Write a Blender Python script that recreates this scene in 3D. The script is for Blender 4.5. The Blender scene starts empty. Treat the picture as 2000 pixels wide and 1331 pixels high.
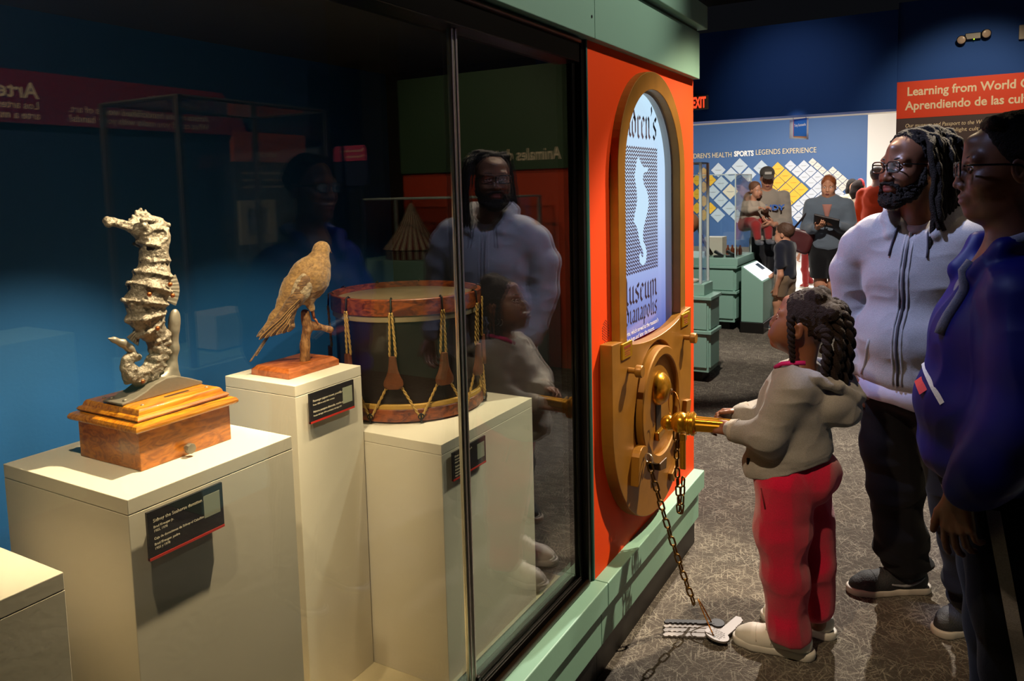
import bpy, bmesh, math, random
import numpy as np
from mathutils import Vector, Matrix

random.seed(7)
scn = bpy.context.scene
COL = scn.collection

# ------------------------------------------------------------------ camera, exposure, world
cam_d = bpy.data.cameras.new('camera')
cam = bpy.data.objects.new('camera', cam_d)
COL.objects.link(cam)
_yaw, _pitch, _roll = 0.522490, 0.094630, 0.024384
_f = Vector((-math.sin(_yaw) * math.cos(_pitch), math.cos(_yaw) * math.cos(_pitch), -math.sin(_pitch)))
_r = _f.cross(Vector((0, 0, 1))).normalized()
_d = _f.cross(_r)
_r2 = _r * math.cos(_roll) + _d * math.sin(_roll)
_d2 = _d * math.cos(_roll) - _r * math.sin(_roll)
cam.matrix_world = Matrix(((_r2.x, -_d2.x, -_f.x, 0), (_r2.y, -_d2.y, -_f.y, 0), (_r2.z, -_d2.z, -_f.z, 1.6), (0, 0, 0, 1)))
cam_d.sensor_width = 36.0
cam_d.sensor_fit = 'HORIZONTAL'
cam_d.lens = 1494.8 / 2000 * 36
cam_d.shift_x = -0.00065
cam_d.shift_y = -0.0777
cam_d.clip_start = 0.05
cam_d.clip_end = 100
scn.camera = cam
scn.view_settings.view_transform = 'Standard'
scn.view_settings.look = 'None'
scn.view_settings.exposure = 0.0
scn.view_settings.gamma = 1.0
scn.view_settings.use_curve_mapping = False
scn.cycles.max_bounces = 8
scn.cycles.diffuse_bounces = 3
scn.cycles.glossy_bounces = 4
scn.cycles.transmission_bounces = 6
scn.cycles.transparent_max_bounces = 10
scn.cycles.caustics_reflective = False
scn.cycles.caustics_refractive = False
scn.cycles.sample_clamp_indirect = 4.0
world = bpy.data.worlds.new('world')
scn.world = world
world.use_nodes = True
world.node_tree.nodes['Background'].inputs[0].default_value = (0.75, 0.8, 1.0, 1)
world.node_tree.nodes['Background'].inputs[1].default_value = 0.004


# ------------------------------------------------------------------ lights
def spot(name, loc, target, power, color, angle, blend=0.4, size=0.04):
    d = bpy.data.lights.new(name, 'SPOT')
    d.energy = power
    d.color = color
    d.spot_size = math.radians(angle)
    d.spot_blend = blend
    d.shadow_soft_size = size
    o = bpy.data.objects.new(name, d)
    COL.objects.link(o)
    o.location = loc
    o.rotation_euler = (Vector(target) - Vector(loc)).to_track_quat('-Z', 'Y').to_euler()
    return o


def area(name, loc, target, power, color, sx, sy):
    d = bpy.data.lights.new(name, 'AREA')
    d.shape = 'RECTANGLE'
    d.size, d.size_y = sx, sy
    d.energy = power
    d.color = color
    o = bpy.data.objects.new(name, d)
    COL.objects.link(o)
    o.location = loc
    o.rotation_euler = (Vector(target) - Vector(loc)).to_track_quat('-Z', 'Y').to_euler()
    return o


WARM = (1.0, 0.76, 0.48)
NEUT = (1.0, 0.90, 0.78)
COOL = (0.62, 0.68, 1.0)
# inside the display case, along the top front rail
spot('case_spot_seahorse', (-1.02, 1.16, 1.95), (-1.36, 0.88, 1.10), 118, WARM, 62, 0.7, 0.010)
spot('case_spot_pedestal', (-1.02, 0.60, 1.95), (-1.25, 0.95, 0.85), 26, WARM, 85, 0.9, 0.012)
spot('case_spot_pigeon', (-1.02, 0.92, 1.95), (-1.42, 1.37, 1.15), 46, WARM, 48, 0.6, 0.010)
spot('case_spot_drum', (-1.02, 1.60, 1.95), (-1.22, 1.72, 0.9), 27, WARM, 90, 0.8, 0.012)
# hall track lights and some added spots
spot('track_spot_vault', (0.35, 4.1, 3.5), (-0.93, 2.65, 0.75), 880, (1.0, 0.83, 0.60), 36, 0.5, 0.03)
spot('track_spot_girl', (-0.75, 0.3, 3.6), (-0.60, 2.50, 0.75), 300, WARM, 22, 0.6, 0.04)
spot('track_spot_screen_side', (-1.35, 2.3, 3.5), (-0.2, 3.05, 1.0), 330, (0.55, 0.64, 1.0), 46, 0.5, 0.05)
spot('track_spot_floor', (-0.7, 5.9, 3.5), (-0.4, 3.7, 0.0), 1150, NEUT, 58, 0.6, 0.03)
spot('track_spot_man', (1.5, 4.6, 3.6), (-0.02, 3.1, 1.45), 110, WARM, 22, 0.5, 0.04)
spot('track_spot_cornice', (0.6, 2.9, 3.6), (-0.94, 2.2, 2.25), 150, NEUT, 46, 0.8, 0.05)
spot('added_spot_sign', (-1.3, 6.4, 2.60), (-1.735, 10.5, 2.27), 300, NEUT, 4.6, 0.6, 0.05)  # added narrow spot, only to brighten the hanging sign
spot('added_spot_hand', (-1.0, 1.0, 3.6), (0.02, 1.95, 0.86), 70, WARM, 11, 0.8, 0.04)  # added lamp that lifts the woman's hand out of the dark
spot('added_spot_near_case', (-1.1, 3.9, 3.7), (-1.8, 6.0, 0.7), 600, NEUT, 26, 0.6, 0.04)  # added to light the front of the cabinet beside the kiosk
spot('track_spot_cases', (-0.9, 5.6, 3.7), (-1.7, 8.2, 0.7), 700, NEUT, 50, 0.6, 0.05)
spot('track_spot_lintel', (-1.8, 8.2, 3.55), (-1.7, 9.95, 2.6), 30, NEUT, 70, 1.0, 0.1)
spot('track_spot_banner', (0.3, 8.0, 3.5), (0.1, 9.98, 2.2), 150, WARM, 60, 0.8, 0.08)
spot('track_spot_toys', (1.6, 3.9, 3.5), (1.75, 5.98, 1.5), 95, WARM, 70, 0.8, 0.05)
spot('track_spot_crafts', (1.2, 1.0, 3.5), (2.5, 2.7, 1.8), 330, WARM, 110, 0.8, 0.05)
# lobby ceiling panels, and two added spots in the hall
area('lobby_panel_light', (-2.5, 13.0, 2.95), (-2.5, 13.0, 0), 420, (1.0, 0.95, 0.9), 5.0, 2.0)
spot('added_spot_woman', (-1.7, 1.5, 3.4), (0.0, 2.08, 1.15), 75, (0.45, 0.55, 1.0), 22, 0.7, 0.05)  # added cool fill for the woman, who is too dark without it
spot('added_spot_faces', (-0.9, 4.6, 3.7), (-0.03, 2.7, 1.62), 150, WARM, 20, 0.6, 0.03)  # added warm fill on the faces and foreheads
area('lobby_wall_light', (-2.6, 15.0, 2.93), (-4.5, 18.0, 1.6), 110, (1.0, 0.93, 0.85), 3.0, 0.6)


# ------------------------------------------------------------------ materials
def lin(h):
    if isinstance(h, str):
        h = h.lstrip('#')
        c = [int(h[i:i + 2], 16) / 255 for i in (0, 2, 4)]
    else:
        c = [v / 255 for v in h]
    return tuple(v / 12.92 if v <= 0.04045 else ((v + 0.055) / 1.055) ** 2.4 for v in c) + (1.0,)


_MC = {}


def nd(nt, t, **kw):
    n = nt.nodes.new(t)
    for k, v in kw.items():
        if k in n.inputs:
            n.inputs[k].default_value = v
        else:
            setattr(n, k, v)
    return n


def mat(name, col, rough=0.6, metal=0.0, bump=0.0, bscale=40.0, var=0.0, vscale=6.0, spec=0.5, sss=0.0, emit=None, estr=1.0, coat=0.0, sheen=0.0, var_col=None):
    if name in _MC:
        return _MC[name]
    m = bpy.data.materials.new(name)
    m.use_nodes = True
    nt = m.node_tree
    b = nt.nodes['Principled BSDF']
    c = lin(col)
    b.inputs['Base Color'].default_value = c
    b.inputs['Roughness'].default_value = rough
    b.inputs['Metallic'].default_value = metal
    b.inputs['Specular IOR Level'].default_value = spec
    if sss:
        b.inputs['Subsurface Weight'].default_value = sss
        b.inputs['Subsurface Radius'].default_value = (0.012, 0.005, 0.003)
        b.inputs['Subsurface Scale'].default_value = 0.5
    if coat:
        b.inputs['Coat Weight'].default_value = coat
    if sheen:
        b.inputs['Sheen Weight'].default_value = sheen
    if emit is not None:
        b.inputs['Emission Color'].default_value = lin(emit)
        b.inputs['Emission Strength'].default_value = estr
    if var or bump:
        tc = nd(nt, 'ShaderNodeTexCoord')
    if var:
        n = nd(nt, 'ShaderNodeTexNoise', Scale=vscale, Detail=5.0)
        nt.links.new(tc.outputs['Object'], n.inputs['Vector'])
        rp = nd(nt, 'ShaderNodeValToRGB')
        c2 = lin(var_col) if var_col else tuple(max(0, v * (1 - var)) for v in c[:3]) + (1,)
        rp.color_ramp.elements[0].color = c2
        rp.color_ramp.elements[0].position = 0.35
        rp.color_ramp.elements[1].color = c if var_col else tuple(min(1, v * (1 + var)) for v in c[:3]) + (1,)
        rp.color_ramp.elements[1].position = 0.65
        nt.links.new(n.outputs['Fac'], rp.inputs['Fac'])
        nt.links.new(rp.outputs['Color'], b.inputs['Base Color'])
    if bump:
        n2 = nd(nt, 'ShaderNodeTexNoise', Scale=bscale, Detail=4.0)
        nt.links.new(tc.outputs['Object'], n2.inputs['Vector'])
        bp = nd(nt, 'ShaderNodeBump', Strength=bump, Distance=0.01)
        nt.links.new(n2.outputs['Fac'], bp.inputs['Height'])
        nt.links.new(bp.outputs['Normal'], b.inputs['Normal'])
    _MC[name] = m
    return m


def wood(name, dark, light, scale=18.0, rough=0.35, stretch=(1, 8, 8), coat=0.3, rot=(0, 0, 0)):
    m = mat(name, light, rough, coat=coat)
    nt = m.node_tree
    b = nt.nodes['Principled BSDF']
    tc = nd(nt, 'ShaderNodeTexCoord')
    mp = nd(nt, 'ShaderNodeMapping')
    mp.inputs['Scale'].default_value = stretch
    mp.inputs['Rotation'].default_value = rot
    nt.links.new(tc.outputs['Object'], mp.inputs['Vector'])
    n = nd(nt, 'ShaderNodeTexNoise', Scale=scale, Detail=7.0, Distortion=1.6)
    nt.links.new(mp.outputs['Vector'], n.inputs['Vector'])
    rp = nd(nt, 'ShaderNodeValToRGB')
    rp.color_ramp.elements[0].color = lin(dark)
    rp.color_ramp.elements[0].position = 0.38
    rp.color_ramp.elements[1].color = lin(light)
    rp.color_ramp.elements[1].position = 0.62
    nt.links.new(n.outputs['Fac'], rp.inputs['Fac'])
    nt.links.new(rp.outputs['Color'], b.inputs['Base Color'])
    bp = nd(nt, 'ShaderNodeBump', Strength=0.12, Distance=0.004)
    nt.links.new(n.outputs['Fac'], bp.inputs['Height'])
    nt.links.new(bp.outputs['Normal'], b.inputs['Normal'])
    return m


def glass(name, tint=(1, 1, 1), ior=1.5, gain=1.0):
    m = bpy.data.materials.new(name)
    m.use_nodes = True
    nt = m.node_tree
    nt.nodes.clear()
    out = nd(nt, 'ShaderNodeOutputMaterial')
    # Schlick reflectance, the same from both faces of the thin sheet
    ge = nd(nt, 'ShaderNodeNewGeometry')
    dt = nd(nt, 'ShaderNodeVectorMath', operation='DOT_PRODUCT')
    nt.links.new(ge.outputs['Incoming'], dt.inputs[0])
    nt.links.new(ge.outputs['Normal'], dt.inputs[1])
    ab = nd(nt, 'ShaderNodeMath', operation='ABSOLUTE')
    nt.links.new(dt.outputs['Value'], ab.inputs[0])
    su = nd(nt, 'ShaderNodeMath', operation='SUBTRACT')
    su.inputs[0].default_value = 1.0
    nt.links.new(ab.outputs[0], su.inputs[1])
    pw = nd(nt, 'ShaderNodeMath', operation='POWER')
    nt.links.new(su.outputs[0], pw.inputs[0])
    pw.inputs[1].default_value = 5.0
    f0 = ((ior - 1) / (ior + 1)) ** 2
    mul = nd(nt, 'ShaderNodeMath', operation='MULTIPLY_ADD')
    mul.use_clamp = True
    nt.links.new(pw.outputs[0], mul.inputs[0])
    mul.inputs[1].default_value = (1 - f0) * gain
    mul.inputs[2].default_value = f0 * gain
    tr = nd(nt, 'ShaderNodeBsdfTransparent')
    tr.inputs[0].default_value = tint + (1,)
    gl = nd(nt, 'ShaderNodeBsdfGlossy', Roughness=0.0)
    gl.inputs[0].default_value = (1, 1, 1, 1)
    mx = nd(nt, 'ShaderNodeMixShader')
    nt.links.new(mul.outputs[0], mx.inputs[0])
    nt.links.new(tr.outputs[0], mx.inputs[1])
    nt.links.new(gl.outputs[0], mx.inputs[2])
    nt.links.new(mx.outputs[0], out.inputs[0])
    return m


# ------------------------------------------------------------------ object helpers
def wloc(o):
    v = Vector((0, 0, 0))
    while o is not None:
        v += o.location
        o = o.parent
    return v


def tag(o, label=None, cat=None, group=None, kind=None):
    if label:
        o['label'] = label
    if cat:
        o['category'] = cat
    if group:
        o['group'] = group
    if kind:
        o['kind'] = kind
    return o


def thing(name, label, cat, loc=(0, 0, 0), group=None):
    o = bpy.data.objects.new(name, None)
    o.empty_display_size = 0.05
    COL.objects.link(o)
    o.location = loc
    return tag(o, label, cat, group)


def frame_of(d, up=(0, 0, 1)):
    d = Vector(d).normalized()
    u = Vector(up)
    if abs(d.dot(u)) > 0.97:
        u = Vector((1, 0, 0))
    s = d.cross(u).normalized()
    return s, s.cross(d).normalized(), d


class MB:
    """collects shapes in world space; build() links them as one mesh object"""

    def __init__(self):
        self.v, self.f, self.mi = [], [], []
        self.m = 0

    def add(self, vs, fs):
        o = len(self.v)
        self.v += [tuple(p) for p in vs]
        self.f += [tuple(i + o for i in f) for f in fs]
        self.mi += [self.m] * len(fs)
        return self

    def box(self, a, b):
        x0, y0, z0 = a
        x1, y1, z1 = b
        vs = [(x, y, z) for z in (z0, z1) for y in (y0, y1) for x in (x0, x1)]
        return self.add(vs, [(0, 2, 3, 1), (4, 5, 7, 6), (0, 1, 5, 4), (2, 6, 7, 3), (0, 4, 6, 2), (1, 3, 7, 5)])

    def obox(self, c, size, R=None, ax=None):
        c = Vector(c)
        if ax is not None:
            s, u, d = ax
        else:
            R = R or Matrix.Identity(3)
            s, u, d = (R @ Vector(q) for q in ((1, 0, 0), (0, 1, 0), (0, 0, 1)))
        hx, hy, hz = (q / 2 for q in size)
        vs = [c + s * x + u * y + d * z for z in (-hz, hz) for y in (-hy, hy) for x in (-hx, hx)]
        return self.add(vs, [(0, 2, 3, 1), (4, 5, 7, 6), (0, 1, 5, 4), (2, 6, 7, 3), (0, 4, 6, 2), (1, 3, 7, 5)])

    def prism(self, poly, fn, t0, t1):
        """poly (u,v) list; fn(u,v,t) -> point"""
        n = len(poly)
        vs = [fn(u, v, t0) for u, v in poly] + [fn(u, v, t1) for u, v in poly]
        fs = [tuple(range(n))[::-1], tuple(range(n, 2 * n))]
        fs += [(i, (i + 1) % n, n + (i + 1) % n, n + i) for i in range(n)]
        return self.add(vs, fs)

    def band(self, outer, inner, fn, t0, t1, closed=True):
        """ring shape between two outlines of equal length"""
        n = len(outer)
        vs = [fn(u, v, t) for t in (t0, t1) for L in (outer, inner) for u, v in L]
        fs = []
        for i in range(n if closed else n - 1):
            j = (i + 1) % n
            fs += [(n * 2 + i, n * 2 + j, n * 3 + j, n * 3 + i), (i, n + i, n + j, j), (i, j, 2 * n + j, 2 * n + i), (n + j, n + i, 3 * n + i, 3 * n + j)]
        if not closed:
            for i in (0, n - 1):
                q = (i, 2 * n + i, 3 * n + i, n + i)
                fs.append(q if i == 0 else q[::-1])
        return self.add(vs, fs)

    def cyl(self, p0, p1, r0, r1=None, n=20, caps=True):
        r1 = r0 if r1 is None else r1
        p0, p1 = Vector(p0), Vector(p1)
        s, u, d = frame_of(p1 - p0)
        vs = []
        for p, r in ((p0, r0), (p1, r1)):
            vs += [p + (s * math.cos(2 * math.pi * i / n) + u * math.sin(2 * math.pi * i / n)) * r for i in range(n)]
        fs = [(i, (i + 1) % n, n + (i + 1) % n, n + i) for i in range(n)]
        if caps:
            fs += [tuple(range(n))[::-1], tuple(range(n, 2 * n))]
        return self.add(vs, fs)

    def lathe(self, prof, base, axis=(0, 0, 1), n=32):
        """prof list of (r, h)"""
        s, u, d = frame_of(axis)
        base = Vector(base)
        vs = []
        for r, h in prof:
            vs += [base + d * h + (s * math.cos(2 * math.pi * i / n) + u * math.sin(2 * math.pi * i / n)) * r for i in range(n)]
        fs = []
        for k in range(len(prof) - 1):
            for i in range(n):
                j = (i + 1) % n
                fs.append((k * n + i, k * n + j, (k + 1) * n + j, (k + 1) * n + i))
        fs += [tuple(range(n))[::-1], tuple(range((len(prof) - 1) * n, len(prof) * n))]
        return self.add(vs, fs)

    def tube(self, path, r, n=10, closed=False, up=(0, 0, 1), flat=1.0):
        P = [Vector(p) for p in path]
        N = len(P)
        rs = r if hasattr(r, '__len__') else [r] * N
        vs = []
        pu = None
        for i in range(N):
            if closed:
                d = P[(i + 1) % N] - P[i - 1]
            else:
                d = P[min(i + 1, N - 1)] - P[max(i - 1, 0)]
            d.normalize()
            if pu is None:
                s, u, _ = frame_of(d, up)
            else:
                u = (pu - d * pu.dot(d)).normalized()
                s = d.cross(u)
            pu = u
            vs += [P[i] + (s * math.cos(2 * math.pi * k / n) * flat + u * math.sin(2 * math.pi * k / n)) * rs[i] for k in range(n)]
        fs = []
        for i in range(N if closed else N - 1):
            a, b = i * n, ((i + 1) % N) * n
            fs += [(a + k, a + (k + 1) % n, b + (k + 1) % n, b + k) for k in range(n)]
        if not closed:
            fs += [tuple(range(n))[::-1], tuple(range((N - 1) * n, N * n))]
        return self.add(vs, fs)

    def ell(self, c, r, R=None, nu=24, nv=14):
        c = Vector(c)
        r = r if hasattr(r, '__len__') else (r, r, r)
        R = R or Matrix.Identity(3)
        vs = []
        for j in range(nv + 1):
            t = math.pi * j / nv
            for i in range(nu):
                a = 2 * math.pi * i / nu
                vs.append(c + R @ Vector((r[0] * math.sin(t) * math.cos(a), r[1] * math.sin(t) * math.sin(a), r[2] * math.cos(t))))
        fs = [(j * nu + i, (j + 1) * nu + i, (j + 1) * nu + (i + 1) % nu, j * nu + (i + 1) % nu) for j in range(nv) for i in range(nu)]
        return self.add(vs, fs)

    def torus(self, c, R, r, axis=(0, 0, 1), n=28, m=8, sx=1.0):
        s, u, d = frame_of(axis)
        c = Vector(c)
        path = [c + s * (R * sx * math.cos(2 * math.pi * i / n)) + u * (R * math.sin(2 * math.pi * i / n)) for i in range(n)]
        return self.tube(path, r, m, closed=True, up=d)

    def build(self, name, mats, parent=None, smooth=False, bevel=0.0, seg=2, label=None, angle=None):
        me = bpy.data.meshes.new(name)
        off = wloc(parent) if parent is not None else Vector((0, 0, 0))
        me.from_pydata([(p[0] - off[0], p[1] - off[1], p[2] - off[2]) for p in self.v], [], self.f)
        bm = bmesh.new()
        bm.from_mesh(me)
        bmesh.ops.recalc_face_normals(bm, faces=bm.faces)
        bm.to_mesh(me)
        bm.free()
        mats = mats if isinstance(mats, (list, tuple)) else [mats]
        for m in mats:
            me.materials.append(m)
        if len(mats) > 1:
            me.polygons.foreach_set('material_index', self.mi)
        o = bpy.data.objects.new(name, me)
        COL.objects.link(o)
        o.parent = parent
        if smooth:
            me.polygons.foreach_set('use_smooth', [True] * len(me.polygons))
            if angle:
                me.set_sharp_from_angle(angle=math.radians(angle))
        if bevel:
            b = o.modifiers.new('edge', 'BEVEL')
            b.width = bevel
            b.segments = seg
            b.limit_method = 'ANGLE'
            b.angle_limit = math.radians(40)
        if label:
            o['label'] = label
        return o


def solo(o, label, cat, group=None):
    """a thing that is one mesh: move its origin to the middle of its base"""
    vs = np.array([v.co[:] for v in o.data.vertices])
    c = (vs.min(0) + vs.max(0)) / 2
    c[2] = vs[:, 2].min()
    o.data.transform(Matrix.Translation(-Vector(c)))
    o.location = c
    return tag(o, label, cat, group)


def struct(name, mb, m, **kw):
    o = mb.build(name, m, **kw)
    o['kind'] = 'structure'
    return o


def text(name, s, loc, right, up, size, m, parent=None, ext=0.0008, align='LEFT', bold=0.0, shear=0.0, width=None, spacing=1.0):
    """flat lettering lying in the plane (right, up) at loc (baseline)"""
    cu = bpy.data.curves.new(name, 'FONT')
    cu.body = s
    cu.size = size
    cu.extrude = ext
    cu.offset = bold
    cu.shear = shear
    cu.align_x = align
    cu.space_character = spacing
    cu.resolution_u = 3
    cu.materials.append(m)
    o = bpy.data.objects.new(name, cu)
    COL.objects.link(o)
    r = Vector(right).normalized()
    u = Vector(up).normalized()
    n = r.cross(u)
    off = wloc(parent) if parent is not None else Vector((0, 0, 0))
    M = Matrix((r, u, n)).transposed().to_4x4()
    bpy.context.view_layer.update()
    me = bpy.data.meshes.new_from_object(o.evaluated_get(bpy.context.evaluated_depsgraph_get()))
    bpy.data.objects.remove(o)
    bpy.data.curves.remove(cu)
    sx = 1.0
    if width:
        xs = [v.co.x for v in me.vertices]
        sx = width / max(max(xs) - min(xs), 1e-6)
    me.transform(Matrix.Translation(Vector(loc) - off) @ M @ Matrix.Diagonal((sx, 1, 1, 1)))
    o = bpy.data.objects.new(name, me)
    COL.objects.link(o)
    o.parent = parent
    return o


def copy_tree(o, parent=None):
    c = o.copy()
    COL.objects.link(c)
    c.parent = parent
    for ch in list(o.children):
        copy_tree(ch, c)
    return c

# ------------------------------------------------------------------ shared materials
MINT = mat('mint_paint', '#83ad98', 0.55, bump=0.03, bscale=60)
MINT2 = mat('mint_paint_cabinet', '#80a89b', 0.55)
BLACKM = mat('black_metal', '#17130f', 0.3, metal=0.6)
TOE = mat('black_plinth', '#0d0b0a', 0.45)
BLUE = mat('blue_wall_paint', '#06528f', 0.75, bump=0.04, bscale=120)
ORANGE = mat('orange_paint', '#f04600', 0.65, bump=0.02, bscale=90, spec=0.25)
GOLD = mat('bronze_gold_paint', '#96661f', 0.42, metal=0.25, bump=0.03, bscale=70, var=0.12, vscale=9)
GOLDL = mat('bright_gold_paint', '#b8821f', 0.26, metal=0.75, bump=0.02, bscale=60, var=0.1, vscale=14)
WHITE = mat('cream_white_paint', '#d8cfbd', 0.6, bump=0.02, bscale=80)
CHROME = mat('polished_chrome', '#d6cfc4', 0.28, metal=0.85)
STEELD = mat('dark_steel_chain', '#4a3a24', 0.32, metal=0.9)
BLACKP = mat('black_print', '#131019', 0.5)
CREAMT = mat('cream_lettering', '#e8dcc4', 0.7)
REDP = mat('red_print', '#c02618', 0.6)
WHITET = mat('white_lettering', '#ffffff', 0.7)
GLASS = glass('display_glass', (0.93, 0.97, 0.95), 1.5, 1.5)
GLASS2 = glass('vitrine_glass', (0.95, 0.97, 0.97), 1.45, 1.0)


# ------------------------------------------------------------------ the hall: floor, walls, ceiling
def carpet():
    m = mat('patterned_carpet', '#4a4038', 0.95, spec=0.1)
    nt = m.node_tree
    b = nt.nodes['Principled BSDF']
    tc = nd(nt, 'ShaderNodeTexCoord')
    acc = None
    for k, (ang, thr) in enumerate(((0.15, .60), (0.62, .61), (1.1, .60), (1.62, .61), (2.1, .60), (2.65, .61))):
        mp = nd(nt, 'ShaderNodeMapping')
        ro_ = nd(nt, 'ShaderNodeMapping')
        ro_.inputs['Rotation'].default_value = (0, 0, ang * 1.02 + 0.2)
        nt.links.new(tc.outputs['Object'], ro_.inputs['Vector'])
        mp.inputs['Location'].default_value = (k * 3.7, k * 1.3, k)
        mp.inputs['Scale'].default_value = (11.0, 125, 1)
        nt.links.new(ro_.outputs[0], mp.inputs['Vector'])
        n = nd(nt, 'ShaderNodeTexNoise', Scale=1.0, Detail=2.0, Roughness=0.5)
        nt.links.new(mp.outputs[0], n.inputs['Vector'])
        r = nd(nt, 'ShaderNodeMapRange', interpolation_type='SMOOTHSTEP')
        r.inputs['From Min'].default_value = thr - 0.03
        r.inputs['From Max'].default_value = thr + 0.07
        nt.links.new(n.outputs['Fac'], r.inputs['Value'])
        if acc is None:
            acc = r.outputs[0]
        else:
            mx = nd(nt, 'ShaderNodeMath', operation='MAXIMUM')
            nt.links.new(acc, mx.inputs[0])
            nt.links.new(r.outputs[0], mx.inputs[1])
            acc = mx.outputs[0]
    # loop ribs along y
    w = nd(nt, 'ShaderNodeTexWave', Scale=95.0, Distortion=0.6, Detail=1.0)
    w.bands_direction = 'X'
    nt.links.new(tc.outputs['Object'], w.inputs['Vector'])
    grain = nd(nt, 'ShaderNodeTexNoise', Scale=230.0, Detail=2.0)
    nt.links.new(tc.outputs['Object'], grain.inputs['Vector'])
    patch = nd(nt, 'ShaderNodeTexNoise', Scale=7.0, Detail=3.0)
    nt.links.new(tc.outputs['Object'], patch.inputs['Vector'])
    g2 = nd(nt, 'ShaderNodeMath', operation='MULTIPLY_ADD')
    nt.links.new(grain.outputs['Fac'], g2.inputs[0])
    g2.inputs[1].default_value = 1.0
    g2.inputs[2].default_value = -0.28
    g3 = nd(nt, 'ShaderNodeMath', operation='MULTIPLY')
    nt.links.new(acc, g3.inputs[0])
    nt.links.new(g2.outputs[0], g3.inputs[1])
    g3.use_clamp = True
    p2 = nd(nt, 'ShaderNodeMath', operation='MULTIPLY')
    nt.links.new(g3.outputs[0], p2.inputs[0])
    pr = nd(nt, 'ShaderNodeMapRange')
    pr.inputs['From Min'].default_value = 0.3
    pr.inputs['From Max'].default_value = 0.7
    pr.inputs['To Min'].default_value = 0.9
    pr.inputs['To Max'].default_value = 3.2
    nt.links.new(patch.outputs['Fac'], pr.inputs['Value'])
    nt.links.new(pr.outputs[0], p2.inputs[1])
    p2.use_clamp = True
    rp = nd(nt, 'ShaderNodeValToRGB')
    rp.color_ramp.elements[0].color = lin('#58514a')
    rp.color_ramp.elements[1].color = lin('#a8a090')
    nt.links.new(p2.outputs[0], rp.inputs['Fac'])
    nt.links.new(rp.outputs[0], b.inputs['Base Color'])
    bp = nd(nt, 'ShaderNodeBump', Strength=0.6, Distance=0.004)
    ad = nd(nt, 'ShaderNodeMath', operation='ADD')
    nt.links.new(w.outputs['Fac'], ad.inputs[0])
    nt.links.new(grain.outputs['Fac'], ad.inputs[1])
    nt.links.new(ad.outputs[0], bp.inputs['Height'])
    nt.links.new(bp.outputs[0], b.inputs['Normal'])
    return m


struct('floor', MB().box((-7, -3, -0.1), (6, 10.2, 0)), carpet())
struct('floor_lobby', MB().box((-9, 10.2, -0.1), (6, 19, 0)), mat('pale_lobby_tile', '#cfc8bd', 0.35, var=0.06, vscale=1.5))
struct('ceiling', MB().box((-7, -3, 3.9), (6, 10.2, 4.0)), mat('black_ceiling', '#060607', 0.9))
struct('ceiling_lobby', MB().box((-9, 10.3, 2.97), (6, 19, 3.07)), mat('lobby_ceiling_paint', '#d9d2c6', 0.8))
# lintel over the opening and its pier
struct('wall_lintel', MB().box((-7, 9.95, 2.405), (-0.59, 10.3, 3.52)), mat('lintel_blue_paint', '#06479c', 0.75, bump=0.04, bscale=120))
struct('wall_banner', MB().box((-0.59, 10.0, 0), (6, 10.3, 3.6)), mat('lintel_blue_paint', '#06479c'))
struct('wall_left', MB().box((-7, -3, 0), (-6.9, 10.2, 3.9)), BLUE)
struct('wall_right', MB().box((3.3, -3, 0), (3.4, 10.0, 3.9)), mat('dark_blue_wall', '#0a2d55', 0.8))
struct('wall_rear', MB().box((-7, -3.1, 0), (6, -3, 3.9)), mat('dark_hall_wall', '#0a1d35', 0.9))
struct('wall_lobby', MB().box((-9, 18.0, 0.12), (-1.6, 18.2, 2.97)), mat('lobby_blue_paint', '#41689f', 0.5, bump=0.02))
struct('wall_lobby_white', MB().box((-1.6, 17.96, 0), (6, 18.2, 2.97)), mat('lobby_white_paint', '#f2efe9', 0.6))
struct('wall_lobby_left', MB().box((-9.1, 10.3, 0), (-9, 18.2, 2.97)), mat('lobby_white_paint', '#f2efe9', 0.6))
struct('baseboard_lobby', MB().box((-9, 17.97, 0), (-1.6, 18.2, 0.12)), mat('grey_baseboard', '#8d857b', 0.6))

# ------------------------------------------------------------------ display case
XG = -1.0      # glass plane
case = thing('display_case', 'long glass-fronted display case with mint green base and cornice, blue inside', 'display case', (-1.3, 0.7, 0))
m = MB()
m.box((-1.75, -0.8, 0.262), (-0.921, 2.158, 0.34))
m.build('upper_base_ledge', MINT, case, bevel=0.003)
MB().box((-1.75, -0.8, 0.122), (-0.946, 2.158, 0.262)).build('lower_base_ledge', MINT, case, bevel=0.002)
MB().box((-1.75, -0.8, 0.0), (-0.965, 2.158, 0.122)).build('toe_kick', TOE, case)
MB().box((-1.72, -0.8, 0.34), (-1.03, 2.11, 0.352)).build('deck', mat('cream_deck', '#d9c9a3', 0.6), case)
MB().box((-1.75, -0.8, 0.34), (-1.70, 2.16, 2.04)).build('back_panel', BLUE, case)
MB().box((-1.70, 2.11, 0.34), (-1.045, 2.158, 2.04)).build('end_panel', mat('dark_case_lining', '#0b0f18', 0.8), case)
MB().box((-1.75, -0.8, 2.0), (-1.045, 2.158, 2.04)).build('top_panel', mat('dark_case_lining', '#0b0f18', 0.8), case)
MB().box((-1.75, -0.8, 2.04), (-0.94, 2.158, 2.231)).build('cornice', MINT, case, bevel=0.002)
MB().box((-1.75, -0.8, 2.245), (-0.913, 2.158, 2.34)).build('cornice_cap', MINT, case, bevel=0.003)
MB().box((-1.75, -0.8, 2.231), (-0.95, 2.158, 2.245)).build('cornice_recess', mat('shaded_mint', '#41544a', 0.7), case)  # mint made darker in colour for the shade under the cap
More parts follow.
